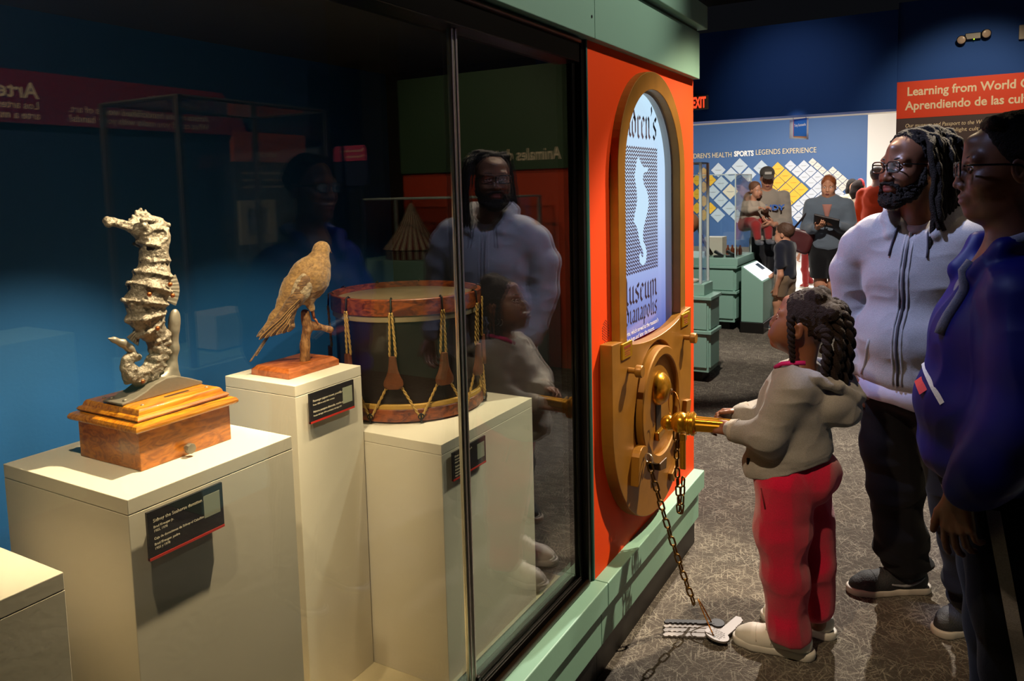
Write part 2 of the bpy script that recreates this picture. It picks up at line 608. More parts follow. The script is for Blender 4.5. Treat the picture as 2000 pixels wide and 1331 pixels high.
# black frame round the glass
m = MB()
m.box((-1.045, -0.8, 0.34), (-0.985, 2.1, 0.366))
m.box((-1.045, -0.8, 0.366), (-1.012, 2.1, 0.378))
m.box((-0.991, -0.8, 0.366), (-0.986, 2.1, 0.374))
fr = m.build('bottom_rail', BLACKM, case, bevel=0.002)
MB().tube([(-0.973, -0.8, 0.349), (-0.973, 2.12, 0.349)], 0.0085, 14).build('rail_tube', mat('dark_bronze_metal', '#3a2a1c', 0.25, metal=0.8), case, smooth=True)
MB().box((-1.045, -0.8, 1.965), (-0.965, 2.1, 2.035)).build('top_rail', BLACKM, case, bevel=0.003)
MB().tube([(-0.966, -0.8, 2.028), (-0.966, 2.1, 2.028)], 0.008, 12).build('top_rail_tube', mat('dark_bronze_metal', '#3a2a1c', 0.25, metal=0.8), case, smooth=True)
m = MB()
m.box((-1.045, 2.1, 0.34), (-0.99, 2.125, 2.035))
m.box((-1.045, 2.125, 0.34), (-0.972, 2.15, 2.035))
m.build('jamb', BLACKM, case, bevel=0.003)
MB().box((-1.0, 2.15, 0.34), (-0.966, 2.1585, 2.04)).build('jamb_trim', mat('teal_edge', '#2b5c55', 0.5), case)
# chrome mullion: two slim extrusions
m = MB()
m.tube([(-0.997, 1.474, 0.385), (-0.997, 1.474, 1.985)], 0.0062, 14)
m.tube([(-0.995, 1.487, 0.385), (-0.995, 1.487, 1.985)], 0.0062, 14)
m.box((-1.006, 1.470, 0.385), (-0.998, 1.491, 1.985))
mu = m.build('mullion', CHROME, case, smooth=True, angle=40)
m = MB()
m.box((-1.02, 1.455, 0.366), (-0.982, 1.476, 0.395))
m.box((-1.02, 1.484, 0.366), (-0.982, 1.500, 0.402))
m.build('mullion_clamp', BLACKM, mu, bevel=0.004)
MB().box((-1.012, 1.468, 1.965), (-0.984, 1.492, 1.99)).build('mullion_cap', BLACKM, mu, bevel=0.003)
MB().box((-1.005, -0.8, 0.366), (-0.997, 1.468, 1.97)).build('glass_pane', GLASS, case)
MB().box((-1.005, 1.493, 0.366), (-0.997, 2.1, 1.97)).build('glass_pane', GLASS, case)
# screw hole in the cornice
MB().cyl((-0.9405, 2.135, 2.10), (-0.9385, 2.135, 2.10), 0.0045).build('screw', BLACKP, case)

# ------------------------------------------------------------------ vault kiosk at the end of the case
kio = thing('vault_kiosk', 'orange kiosk with arched lit screen above a bronze vault door', 'kiosk', (-1.3, 2.7, 0))
Y0, Y1 = 2.16, 3.247
MB().box((-1.75, Y0, 0.262), (-0.921, Y1 + .004, 0.34)).build('upper_base_ledge', MINT, kio, bevel=0.003)
MB().box((-1.75, Y0, 0.122), (-0.946, Y1, 0.262)).build('lower_base_ledge', MINT, kio, bevel=0.002)
MB().box((-1.75, Y0, 0.0), (-0.965, Y1 - .002, 0.122)).build('toe_kick', TOE, kio)
MB().box((-1.75, Y0, 2.04), (-0.94, Y1 + .004, 2.231)).build('cornice', MINT, kio, bevel=0.002)
MB().box((-1.75, Y0, 2.245), (-0.913, Y1 + .03, 2.34)).build('cornice_cap', MINT, kio, bevel=0.003)
MB().box((-1.75, Y0, 2.231), (-0.95, Y1, 2.245)).build('cornice_recess', mat('shaded_mint', '#41544a', 0.7), kio)  # same darkened mint, shade put into the colour
XO = -0.967
YC, ZA = 2.68, 1.646


def fx(u, v, t):
    return (t, u, v)


def arch(r, zbot, n=40):
    """arch outline, from bottom right, over the top, to bottom left"""
    L = [(YC + r, zbot)]
    L += [(YC + r * math.cos(math.pi * i / n), ZA + r * math.sin(math.pi * i / n)) for i in range(n + 1)]
    L += [(YC - r, zbot)]
    return L


# orange panel with an arched opening for the screen
ro = 0.31
out = []
A = arch(ro, 1.02)
for (y, z) in A:
    # push outwards to the panel's rectangle
    dy, dz = y - YC, max(z - 1.3, 0.0)
    if z <= 1.03:
        out.append((Y1 if dy > 0 else Y0, z))
    else:
        hy = (Y1 - YC) if dy > 0 else (YC - Y0)
        s = min(hy / abs(dy) if abs(dy) > 1e-6 else 1e9, (2.04 - 1.3) / dz if dz > 1e-6 else 1e9)
        out.append((YC + dy * s, 1.3 + (z - 1.3) * s if z > 1.3 else z))
m = MB()
m.band(out, A, fx, XO, XO - 0.10, closed=False)
# corners between the ring and the rectangle
m.box((XO - 0.10, Y0, 0.34), (XO, Y1, 1.02))
pan = m.build('orange_panel', ORANGE, kio)
m = MB()
for sy, ey in ((1, Y1), (-1, Y0)):
    pts = [p for p in out if (p[0] - YC) * sy > 0 and p[1] > 1.5]
    if sy > 0:
        a = [p for p in pts if abs(p[0] - ey) < 1e-4][-1]
        b = [p for p in pts if abs(p[1] - 2.04) < 1e-4][0]
    else:
        a = [p for p in pts if abs(p[0] - ey) < 1e-4][0]
        b = [p for p in pts if abs(p[1] - 2.04) < 1e-4][-1]
    m = MB()
    m.prism([a, b, (ey, 2.04)], fx, XO, XO - 0.1)
    m.build('panel_corner', ORANGE, pan)
m = MB()
m.box((-1.75, Y0, 0.34), (-1.70, Y1, 2.04))
m.box((-1.70, Y0, 0.34), (XO - 0.1, Y0 + 0.04, 2.04))
m.box((-1.70, Y1 - 0.04, 0.34), (XO - 0.1, Y1, 2.04))
m.build('kiosk_body', ORANGE, kio)
# arch frame
ao, ai = arch(0.356, 1.06), arch(0.293, 1.06)
MB().band(ao, ai, fx, XO - 0.003, -0.938, closed=False).build('arch_frame', GOLD, kio, bevel=0.002)
a1, a2 = arch(0.300, 1.03), arch(0.284, 1.03)
MB().band(a1, a2, fx, -0.972, -0.985, closed=False).build('arch_inner_step', mat('grey_reveal', '#b8b5ae', 0.5), kio)
a1, a2 = arch(0.312, 1.03), arch(0.294, 1.03)
MB().band(a1, a2, fx, -0.945, -1.03, closed=False).build('arch_reveal', mat('grey_reveal', '#b8b5ae', 0.5), kio)

# the lit screen: its own light, bluer towards its foot
ms = bpy.data.materials.new('lit_screen')
ms.use_nodes = True
nt = ms.node_tree
b = nt.nodes['Principled BSDF']
tc = nd(nt, 'ShaderNodeTexCoord')
sp = nd(nt, 'ShaderNodeSeparateXYZ')
nt.links.new(tc.outputs['Object'], sp.inputs[0])
rp = nd(nt, 'ShaderNodeValToRGB')
e = rp.color_ramp.elements
e[0].position, e[0].color = 0.0, lin('#5560ae')
e[1].position, e[1].color = 1.0, lin('#c3e4f8')
q = rp.color_ramp.elements.new(0.22)
q.color = lin('#96a4dc')
q = rp.color_ramp.elements.new(0.5)
q.color = lin('#bcd6f8')
mr = nd(nt, 'ShaderNodeMapRange')
mr.inputs['From Min'].default_value = 1.03
mr.inputs['From Max'].default_value = 1.95
nt.links.new(sp.outputs['Z'], mr.inputs['Value'])
nt.links.new(mr.outputs[0], rp.inputs['Fac'])
nt.links.new(rp.outputs[0], b.inputs['Emission Color'])
b.inputs['Emission Strength'].default_value = 1.0
b.inputs['Base Color'].default_value = (0.02, 0.02, 0.03, 1)
b.inputs['Roughness'].default_value = 0.15
XS = -1.0
so = arch(0.292, 1.035)
scr = MB().prism(so, fx, XS - 0.02, XS).build('screen', ms, kio)
INK = mat('screen_ink', '#2a1630', 0.6)
SCRW = mat('screen_pale_image', '#0a0a0c', 0.4, emit='#c6e4fa', estr=1.0)


def wavy(y0, y1, z, amp, lam, th):
    n = int((y1 - y0) / lam * 10)
    ph = lambda y: (abs(((y - y0) / lam) % 1.0 - 0.5) * 4 - 1) * amp
    top = [(y0 + (y1 - y0) * i / n, z + ph(y0 + (y1 - y0) * i / n) + th / 2) for i in range(n + 1)]
    bot = [(y, zz - th) for y, zz in top]
    return top, bot


# wave-lined square and the pale silhouette on it
m = MB()
WY0, WY1, WZ0, WZ1 = 2.475, 2.878, 1.285, 1.735
nl = 36
for i in range(nl):
    z = WZ0 + (WZ1 - WZ0) * i / (nl - 1)
    t, bo = wavy(WY0, WY1, z, 0.0042, 0.0225, 0.0058)
    m.band(t, bo, fx, XS + 0.0003, XS + 0.0008, closed=False)
m.build('wave_print', INK, scr)
sil = [(2.640, 1.652), (2.655, 1.690), (2.672, 1.702), (2.690, 1.690), (2.706, 1.676), (2.735, 1.665), (2.768, 1.668), (2.772, 1.652), (2.742, 1.648),
       (2.722, 1.642), (2.716, 1.622), (2.728, 1.602), (2.752, 1.585), (2.772, 1.560), (2.776, 1.528), (2.762, 1.498), (2.742, 1.472), (2.722, 1.446), (2.712, 1.416),
       (2.712, 1.392), (2.726, 1.372), (2.745, 1.362), (2.755, 1.345), (2.748, 1.325), (2.728, 1.318), (2.712, 1.328), (2.714, 1.340), (2.728, 1.338), (2.735, 1.348), (2.722, 1.358),
       (2.700, 1.350), (2.694, 1.328), (2.708, 1.306), (2.738, 1.300), (2.768, 1.312), (2.780, 1.345), (2.766, 1.378), (2.742, 1.396), (2.742, 1.425), (2.752, 1.446),
       (2.735, 1.446), (2.690, 1.400), (2.662, 1.440), (2.640, 1.482), (2.625, 1.470), (2.630, 1.498), (2.648, 1.520), (2.660, 1.548), (2.655, 1.580), (2.642, 1.610), (2.632, 1.632)]
sil = sil[:19] + [(2.716, 1.392), (2.738, 1.372), (2.752, 1.345), (2.742, 1.312), (2.712, 1.300), (2.682, 1.312), (2.672, 1.338), (2.682, 1.352), (2.692, 1.344), (2.702, 1.330), (2.716, 1.336),
                  (2.712, 1.356), (2.690, 1.376), (2.672, 1.404), (2.660, 1.436), (2.636, 1.462), (2.618, 1.468), (2.630, 1.496), (2.646, 1.520), (2.656, 1.548), (2.652, 1.582), (2.640, 1.612), (2.632, 1.634)]
MB().prism(sil, fx, XS + 0.0008, XS + 0.0014).build('seahorse_print', SCRW, scr)

# blackletter lettering written with a slanted broad nib
GL = {
    'i': [(0, 0.02, .62), [(.12, .62), (.12, .08), (.24, .0)], [(.03, .55), (.12, .66)], [(.08, .86), (.17, .95)]],
    'l': [0, [(.12, .98), (.12, .08), (.24, .0)], [(.04, .92), (.12, 1.02)]],
    'n': [0, [(.10, .62), (.10, .02)], [(.02, .54), (.12, .66)], [(.12, .52), (.30, .66), (.36, .56), (.36, .10), (.46, .0)], [(.05, .08), (.14, -.02)]],
    'h': [0, [(.10, .98), (.10, .02)], [(.02, .92), (.12, 1.02)], [(.12, .52), (.30, .66), (.36, .54), (.36, .05), (.26, -.18)]],
    'd': [0, [(.10, .46), (.10, .12), (.22, -.02)], [(.10, .46), (.24, .62), (.38, .48), (.38, .12), (.22, -.02)], [(.38, .5), (.12, .98)]],
    'r': [0, [(.10, .62), (.10, .06), (.20, -.02)], [(.02, .54), (.12, .66)], [(.12, .50), (.24, .64), (.32, .56)]],
    'e': [0, [(.10, .5), (.10, .12), (.22, -.02), (.36, .10)], [(.10, .5), (.22, .64), (.34, .52), (.12, .30)]],
    's': [0, [(.32, .56), (.22, .64), (.10, .54), (.10, .42), (.32, .26), (.32, .10), (.20, -.02), (.06, .10)], [(.32, .70), (.36, .60)]],
    'u': [0, [(.10, .62), (.10, .12), (.22, .0), (.34, .12)], [(.03, .55), (.12, .66)], [(.36, .64), (.36, .08), (.46, .0)]],
    'm': [0, [(.10, .62), (.10, .02)], [(.02, .54), (.12, .66)], [(.12, .54), (.28, .66), (.34, .56), (.34, .02)], [(.36, .54), (.52, .66), (.58, .56), (.58, .10), (.68, .0)]],
    'a': [0, [(.08, .56), (.22, .64), (.34, .54), (.34, .08), (.44, .0)], [(.34, .36), (.12, .26), (.10, .10), (.22, .0), (.34, .14)]],
    'p': [0, [(.10, .64), (.10, -.30)], [(.02, .54), (.12, .66)], [(.12, .52), (.28, .66), (.38, .52), (.38, .14), (.24, -.02), (.10, .06)]],
    'o': [0, [(.10, .48), (.10, .14), (.22, -.02), (.38, .14), (.38, .48), (.24, .64), (.10, .48)]],
    'c': [0, [(.34, .54), (.22, .64), (.10, .50), (.10, .12), (.22, -.02), (.36, .10)]],
    'M': [0, [(.04, .78), (.16, .98), (.22, .80), (.22, .14), (.08, .0)], [(.22, .86), (.44, .98), (.48, .80), (.48, .02)], [(.48, .86), (.70, .98), (.76, .80), (.76, .10), (.88, .0)]],
    'I': [0, [(.10, .80), (.22, .98), (.44, .90), (.52, .98)], [(.36, .92), (.30, .50), (.38, .14), (.20, -.02), (.04, .12)], [(.14, .55), (.40, .55)]],
    "'": [0, [(.10, 1.0), (.14, .84), (.08, .74)]],
    'C': [0, [(.50, .82), (.36, .98), (.14, .76), (.12, .22), (.30, -.02), (.52, .16)], [(.34, .84), (.30, .20)]],
}
GW = {'i': .30, 'l': .28, 'n': .52, 'h': .48, 'd': .52, 'r': .36, 'e': .44, 's': .44, 'u': .52, 'm': .74, 'a': .50, 'p': .50, 'o': .50, 'c': .42, 'M': .94, 'I': .60, "'": .22, 'C': .62, ' ': .3}


def blackletter(name, s, y_right, z0, h, width, parent):
    """letters set so that their right end is at y_right"""
    tot = sum(GW[c] for c in s)
    k = width / tot
    mb = MB()
    x = 0.0
    nib = 0.062
    na = math.radians(40)
    nx, nz = nib * math.cos(na), nib * math.sin(na)
    for c in s:
        for st in GL.get(c, [0])[1:]:
            for (u0, v0), (u1, v1) in zip(st, st[1:]):
                for a in (0,):
                    P = [(u0 - nx, v0 - nz), (u0 + nx, v0 + nz), (u1 + nx, v1 + nz), (u1 - nx, v1 - nz)]
                    q = [(y_right - width + (x + u) * k, z0 + v * h) for u, v in P]
                    area2 = sum(q[i][0] * q[(i + 1) % 4][1] - q[(i + 1) % 4][0] * q[i][1] for i in range(4))
                    if abs(area2) > 1e-9:
                        mb.prism(q, fx, XS + 0.0003, XS + 0.0008)
        x += GW[c]
    return mb.build(name, INK, parent)


blackletter('lettering', "Children's", 2.876, 1.775, 0.118, 0.455, scr)
blackletter('lettering', 'Museum', 2.868, 1.172, 0.098, 0.41, scr)
blackletter('lettering', 'Indianapolis', 2.868, 1.100, 0.074, 0.425, scr)
text('lettering', 'seahorse, which served as the museum\'s', (XS + 0.0003, 2.88, 1.060), (0, 1, 0), (0, 0, 1), 0.024, WHITET, scr, 0.0003, 'RIGHT')
text('lettering', 'first logo and later the mascot.', (XS + 0.0003, 2.835, 1.036), (0, 1, 0), (0, 0, 1), 0.024, WHITET, scr, 0.0003, 'RIGHT')

# vault door ------------------------------------------------------
VC, VZ, VR = 2.65, 0.82, 0.424
XV = -0.926


def vault_outline(r, ztl, dip, n=48, yl=None):
    L = []
    for i in range(n + 1):       # bottom arc, left to right
        a = math.pi + math.pi * i / n
        L.append((VC + r * math.cos(a), VZ + r * math.sin(a)))
    L.append((VC + r, ztl))
    k = 18
    e = r - 0.085
    for i in range(k + 1):       # concave top, right to left
        u = 1 - 2 * i / k
        L.append((VC + e * u, ztl - 0.004 - dip * (1 - u * u) ** 0.8))
    L.append((VC - r, ztl))
    return L


outer = vault_outline(VR, 1.095, 0.046)
RR = 0.236
inner = []
for (y, z) in outer:
    a = math.atan2(z - 0.80, y - VC)
    inner.append((VC + RR * math.cos(a), 0.797 + RR * math.sin(a)))
m = MB()
m.band(outer, inner, fx, XV, XO - 0.002)
vault = m.build('vault_plate', GOLD, kio, bevel=0.002)
m = MB()
m.lathe([(RR + 0.004, 0), (RR + 0.004, 0.012)], (XO - 0.001, VC, 0.797), (1, 0, 0), 48)
m.build('vault_recess', mat('dark_bronze_and_shade', '#4d3413', 0.5, metal=0.2), vault)  # recess floor coloured dark to stand for the shade inside
# raised round door with a rim
RD = 0.216
DZ = 0.797
m = MB()
m.lathe([(RD + 0.012, 0), (RD + 0.012, 0.012), (RD, 0.016), (RD, 0.056), (RD - 0.004, 0.060), (RD - 0.030, 0.060), (RD - 0.033, 0.056), (RD - 0.033, 0.040)], (-0.962, VC, DZ), (1, 0, 0), 64)
disc = m.build('vault_disc', GOLD, vault, smooth=True, angle=35)
MB().lathe([(0.004, 0), (0.064, 0), (0.064, 0.004), (0.058, 0.018), (0.044, 0.034), (0.022, 0.044), (0.002, 0.047)], (-0.922, VC, 0.856), (1, 0, 0), 32).build('lock_boss', GOLDL, disc, smooth=True, angle=50)
MB().torus((-0.874, VC + 0.01, 0.845), 0.009, 0.003, (1, 0.3, 0)).build('keyhole_ring', mat('dark_bronze_and_shade', '#4d3413', 0.5, metal=0.2), disc, smooth=True)
m = MB()
m.prism([(VC - 0.03, 0.80), (VC + 0.022, 0.80), (VC + 0.022, 0.70), (VC - 0.03, 0.70)], fx, -0.9225, -0.9185)
m.build('key_slot', mat('slot_dark', '#1e1307', 0.6), disc)
m = MB()
m.prism([(VC - 0.045, 0.700), (VC + 0.04, 0.708), (VC + 0.02, 0.684), (VC - 0.04, 0.668)], fx, -0.9225, -0.905)
m.build('slot_lip', GOLDL, disc, bevel=0.003)
# clamp at the foot of the disc and the two D shaped lugs
m = MB()
m.prism([(VC - 0.05, 0.588), (VC + 0.03, 0.588), (VC + 0.02, 0.548), (VC - 0.045, 0.560)], fx, -0.935, -0.899)
m.build('disc_clamp', mat('dark_bronze_and_shade', '#4d3413', 0.5, metal=0.2), vault, bevel=0.003)
for sy, yc in ((1, 2.43), (-1, 2.87)):
    zc = 0.655
    pl = [(yc - 0.055 * sy, zc - 0.075)]
    for i in range(11):
        a = math.radians(150 - 150 * i / 10)
        pl.append((yc + 0.052 * math.cos(a) * sy, zc + 0.052 * math.sin(a)))
    pl += [(yc + 0.052 * sy, zc - 0.02), (yc + 0.03 * sy, zc - 0.05)]
    MB().prism(pl, fx, XV - 0.002, -0.898).build('chain_lug', GOLD, vault, bevel=0.003)
m = MB()
ar = [(VC + 0.315 * math.cos(math.radians(a)), 0.80 + 0.335 * math.sin(math.radians(a))) for a in range(292, 349, 4)]
ar2 = [(VC + 0.375 * math.cos(math.radians(a)), 0.80 + 0.375 * math.sin(math.radians(a))) for a in range(292, 349, 4)]
m.band(ar2, ar, fx, XV - 0.002, -0.908, closed=False)
m.build('raised_rib', GOLD, vault, bevel=0.003)
# knobs
for (y, z) in ((2.365, 0.985), (2.975, 0.985)):
    m = MB()
    m.cyl((XV - 0.01, y, z), (XV + 0.030, y, z), 0.010, n=16)
    m.lathe([(0.019, 0), (0.021, 0.002), (0.021, 0.020), (0.019, 0.023)], (XV + 0.028, y, z), (1, 0, 0), 26)
    m.build('knob', GOLD, vault, smooth=True, angle=40)
# brass plaques
PLQ = mat('brass_plaque', '#d9a321', 0.3, metal=0.7)
PTX = mat('plaque_print', '#8a2c10', 0.6)
for (y, z) in ((2.345, 1.058), (2.985, 1.058)):
    w = 0.088 if y < 2.6 else 0.10
    p = MB().box((XV - 0.001, y - w / 2, z - 0.027), (XV + 0.006, y + w / 2, z + 0.027)).build('plaque', PLQ, vault, bevel=0.002)
    m = MB()
    rr = random.Random(int(y * 100))
    for row, (zz, h) in enumerate(((0.012, 0.009), (-0.001, 0.004), (-0.009, 0.003), (-0.016, 0.003))):
        u = -0.030 if row == 0 else -0.024
        while u < (0.028 if row == 0 else 0.022):
            l = rr.uniform(0.003, 0.008)
            m.box((XV + 0.006, y + u, z + zz - h / 2), (XV + 0.0064, y + u + l, z + zz + h / 2))
            u += l + 0.002
    m.build('plaque_print', PTX, p)
# speaker grille: drilled holes
m = MB()
for i in range(9):
    for j in range(7):
        if (i - 4) ** 2 + ((j - 3) * 1.25) ** 2 < 19:
            y, z = 2.272 + (j - 3) * 0.0085, 1.128 + (i - 4) * 0.0085 + (j % 2) * 0.004
            m.cyl((XO - 0.001, y, z), (XO + 0.0006, y, z), 0.0022, n=8)
m.build('speaker_holes', BLACKP, kio)


# ------------------------------------------------------------------ implicit surfaces: blended round shapes turned into one skin
_rng = np.random.default_rng(3)
_NT = _rng.random((32, 32, 32)).astype(np.float32) * 2 - 1


def vnoise(P, f):
    """smooth value noise at points P (..., 3), frequency f (scalar or triple)"""
    q = P * np.asarray(f, np.float32)
    i = np.floor(q).astype(np.int32)
    t = (q - i).astype(np.float32)
    t = t * t * (3 - 2 * t)
    i &= 31
    j = (i + 1) & 31
    r = 0
    for a in (0, 1):
        xa = j[..., 0] if a else i[..., 0]
        wa = t[..., 0] if a else 1 - t[..., 0]
        for b in (0, 1):
            yb = j[..., 1] if b else i[..., 1]
            wb = t[..., 1] if b else 1 - t[..., 1]
            for c in (0, 1):
                zc = j[..., 2] if c else i[..., 2]
                wc = t[..., 2] if c else 1 - t[..., 2]
                r = r + wa * wb * wc * _NT[xa, yb, zc]
    return r


def rotm(rx=0, ry=0, rz=0):
    return np.array(Matrix.Rotation(math.radians(rz), 3, 'Z') @ Matrix.Rotation(math.radians(ry), 3, 'Y') @ Matrix.Rotation(math.radians(rx), 3, 'X'), np.float32)


class Sdf:
    def __init__(self, lo, hi, h):
        self.lo = np.array(lo, np.float32)
        self.h = h
        self.n = np.ceil((np.array(hi) - self.lo) / h).astype(int) + 1
        self.F = np.full(self.n, 1.0, np.float32)
        self.X = np.eye(3, dtype=np.float32)
        self.O = np.zeros(3, np.float32)
        self.S = 1.0

    def frame(self, origin=(0, 0, 0), R=None, scale=1.0):
        """following shapes are given in this local frame"""
        self.O = np.array(origin, np.float32)
        self.X = np.eye(3, dtype=np.float32) if R is None else np.array(R, np.float32)
        self.S = scale
        return self

    def w(self, p):
        return self.O + self.X @ (np.array(p, np.float32) * self.S)

    def sub(self, lo, hi):
        a = np.clip(np.floor((lo - self.lo) / self.h).astype(int), 0, self.n)
        b = np.clip(np.ceil((hi - self.lo) / self.h).astype(int) + 1, 0, self.n)
        if (b <= a).any():
            return None, None
        sl = tuple(slice(a[k], b[k]) for k in range(3))
        g = [self.lo[k] + self.h * np.arange(a[k], b[k], dtype=np.float32) for k in range(3)]
        P = np.stack(np.meshgrid(*g, indexing='ij'), -1)
        return sl, P

    def comb(self, sl, D, k, op):
        A = self.F[sl]
        if op == 'u':
            if k > 0:
                hh = np.maximum(k - np.abs(A - D), 0) / k
                self.F[sl] = np.minimum(A, D) - hh * hh * k * 0.25
            else:
                self.F[sl] = np.minimum(A, D)
        elif op == 's':
            D = -D
            if k > 0:
                hh = np.maximum(k - np.abs(A - D), 0) / k
                self.F[sl] = np.maximum(A, D) + hh * hh * k * 0.25
            else:
                self.F[sl] = np.maximum(A, D)

    def cone(self, a, b, ra, rb=None, k=0.02, op='u', fl=None):
        """rounded limb from a to b; fl=(axis, factor) flattens it along a world axis"""
        rb = ra if rb is None else rb
        a, b = self.w(a), self.w(b)
        ra, rb, k = ra * self.S, rb * self.S, k * self.S
        m = max(ra, rb) + k + 3 * self.h
        sl, P = self.sub(np.minimum(a, b) - m, np.maximum(a, b) + m)
        if sl is None:
            return self
        d = b - a
        t = np.clip(((P - a) @ d) / max(float(d @ d), 1e-9), 0, 1)
        q = P - (a + t[..., None] * d)
        if fl is not None:
            ax = self.X @ np.array(fl[0], np.float32)
            q = q + (q @ ax)[..., None] * ax * (1 / fl[1] - 1)
        D = np.linalg.norm(q, axis=-1) - (ra + (rb - ra) * t)
        self.comb(sl, D, k, op)
        return self

    def chain(self, pts, rs, k=0.02, op='u'):
        rs = rs if hasattr(rs, '__len__') else [rs] * len(pts)
        for i in range(len(pts) - 1):
            self.cone(pts[i], pts[i + 1], rs[i], rs[i + 1], k, op)
        return self

    def ell(self, c, r, R=None, k=0.02, op='u'):
        c = self.w(c)
        r = np.array(r, np.float32) * self.S
        k = k * self.S
        M = self.X if R is None else self.X @ R
        ext = np.sqrt(((np.abs(M) * r) ** 2).sum(1)) + k + 3 * self.h
        sl, P = self.sub(c - ext, c + ext)
        if sl is None:
            return self
        q = (P - c) @ M
        k0 = np.linalg.norm(q / r, axis=-1)
        k1 = np.linalg.norm(q / (r * r), axis=-1)
        D = k0 * (k0 - 1) / np.maximum(k1, 1e-6)
        self.comb(sl, D, k, op)
        return self

    def rbox(self, c, half, rad=0.0, R=None, k=0.0, op='u'):
        c = self.w(c)
        hb = np.array(half, np.float32) * self.S - rad * self.S
        M = self.X if R is None else self.X @ R
        ext = (np.abs(M) * (hb + rad * self.S)).sum(1) + k + 3 * self.h
        sl, P = self.sub(c - ext, c + ext)
        if sl is None:
            return self
        q = np.abs((P - c) @ M) - hb
        D = np.linalg.norm(np.maximum(q, 0), axis=-1) + np.minimum(q.max(-1), 0) - rad * self.S
        self.comb(sl, D, k * self.S, op)
        return self

    def cut(self, p, n, k=0.0):
        """remove everything on the side the normal n points to"""
        p = self.w(p)
        n = self.X @ np.array(n, np.float32)
        n = n / np.linalg.norm(n)
        sl, P = self.sub(self.lo, self.lo + self.h * self.n)
        D = (P - p) @ n
        A = self.F
        if k > 0:
            hh = np.maximum(k - np.abs(A - D), 0) / k
            self.F = np.maximum(A, D) + hh * hh * k * 0.25
        else:
            self.F = np.maximum(A, D)
        return self

    def shape(self, fn, lo, hi):
        """fn(P, F) -> new F inside a world box"""
        sl, P = self.sub(np.array(lo, np.float32), np.array(hi, np.float32))
        if sl is not None:
            self.F[sl] = fn(P, self.F[sl])
        return self

    def noise(self, amp, f, near=0.03):
        sl, P = self.sub(self.lo, self.lo + self.h * self.n)
        msk = np.abs(self.F) < near
        self.F[msk] += amp * vnoise(P[msk], f)
        return self

    def skin(self):
        """surface nets"""
        F = self.F
        F[0], F[-1] = 1, 1
        F[:, 0], F[:, -1] = 1, 1
        F[:, :, 0], F[:, :, -1] = 1, 1
        neg = F < 0
        nx, ny, nz = F.shape
        cs = np.zeros((nx - 1, ny - 1, nz - 1), np.int8)
        for a in (0, 1):
            for b in (0, 1):
                for c in (0, 1):
                    cs += neg[a:nx - 1 + a, b:ny - 1 + b, c:nz - 1 + c]
        act = np.argwhere((cs > 0) & (cs < 8))
        idx = np.full(cs.shape, -1, np.int32)
        idx[tuple(act.T)] = np.arange(len(act))
        acc = np.zeros((len(act), 3), np.float32)
        cnt = np.zeros(len(act), np.float32)
        cor = [(a, b, c) for a in (0, 1) for b in (0, 1) for c in (0, 1)]
        for i in range(8):
            for j in range(i + 1, 8):
                p, q = np.array(cor[i]), np.array(cor[j])
                if np.abs(p - q).sum() != 1:
                    continue
                fa = F[tuple((act + p).T)]
                fb = F[tuple((act + q).T)]
                m = (fa < 0) != (fb < 0)
                t = np.where(m, fa / np.where(fa - fb == 0, 1, fa - fb), 0)
                acc += np.where(m[:, None], p + t[:, None] * (q - p), 0)
                cnt += m
        V = self.lo + self.h * (act + acc / np.maximum(cnt, 1)[:, None])
        Q = []
        for ax in range(3):
            u, v = (ax + 1) % 3, (ax + 2) % 3
            s0 = [slice(None)] * 3
            s1 = [slice(None)] * 3
            s0[ax] = slice(0, -1)
            s1[ax] = slice(1, None)
            e = np.argwhere(neg[tuple(s0)] != neg[tuple(s1)])
            e = e[(e[:, u] > 0) & (e[:, v] > 0) & (e[:, u] < F.shape[u] - 1) & (e[:, v] < F.shape[v] - 1)]
            du = np.zeros(3, int)
            du[u] = 1
            dv = np.zeros(3, int)
            dv[v] = 1
            q = np.stack([idx[tuple((e - du - dv).T)], idx[tuple((e - dv).T)], idx[tuple(e.T)], idx[tuple((e - du).T)]], 1)
            ins = neg[tuple(e.T)]
            q[~ins] = q[~ins][:, ::-1]
            Q.append(q)
        Q = np.concatenate(Q)
        return V, Q[(Q >= 0).all(1)]

    def build(self, name, mats, parent=None, loc=None, regions=None, label=None, smooth=True, relax=0):
        V, Q = self.skin()
        for _ in range(relax):
            A = np.zeros_like(V)
            c = np.zeros(len(V), np.float32)
            for i in range(4):
                np.add.at(A, Q[:, i], V[Q[:, (i + 1) % 4]])
                np.add.at(c, Q[:, i], 1)
            V = 0.5 * V + 0.5 * A / np.maximum(c, 1)[:, None]
        me = bpy.data.meshes.new(name)
        off = np.array(wloc(parent)[:]) if parent is not None else np.zeros(3)
        if loc is not None:
            off = np.array(loc, float)
        Vl = V - off
        me.vertices.add(len(Vl))
        me.vertices.foreach_set('co', Vl.astype(np.float32).ravel())
        me.loops.add(len(Q) * 4)
        me.loops.foreach_set('vertex_index', Q.astype(np.int32).ravel())
        me.polygons.add(len(Q))
        me.polygons.foreach_set('loop_start', np.arange(0, len(Q) * 4, 4, dtype=np.int32))
        me.polygons.foreach_set('loop_total', np.full(len(Q), 4, np.int32))
        mats = mats if isinstance(mats, (list, tuple)) else [mats]
        for m in mats:
            me.materials.append(m)
        me.update(calc_edges=True)
        me.polygons.foreach_set('use_smooth', np.ones(len(Q), bool))
        if regions is not None:
            ctr = V[Q].mean(1)
            mi = np.zeros(len(Q), np.int32)
            for k, fn in regions:
                mi[fn(ctr)] = k
            me.polygons.foreach_set('material_index', mi)
        me.validate()
        o = bpy.data.objects.new(name, me)
        COL.objects.link(o)
        if loc is not None:
            o.location = loc
        o.parent = parent
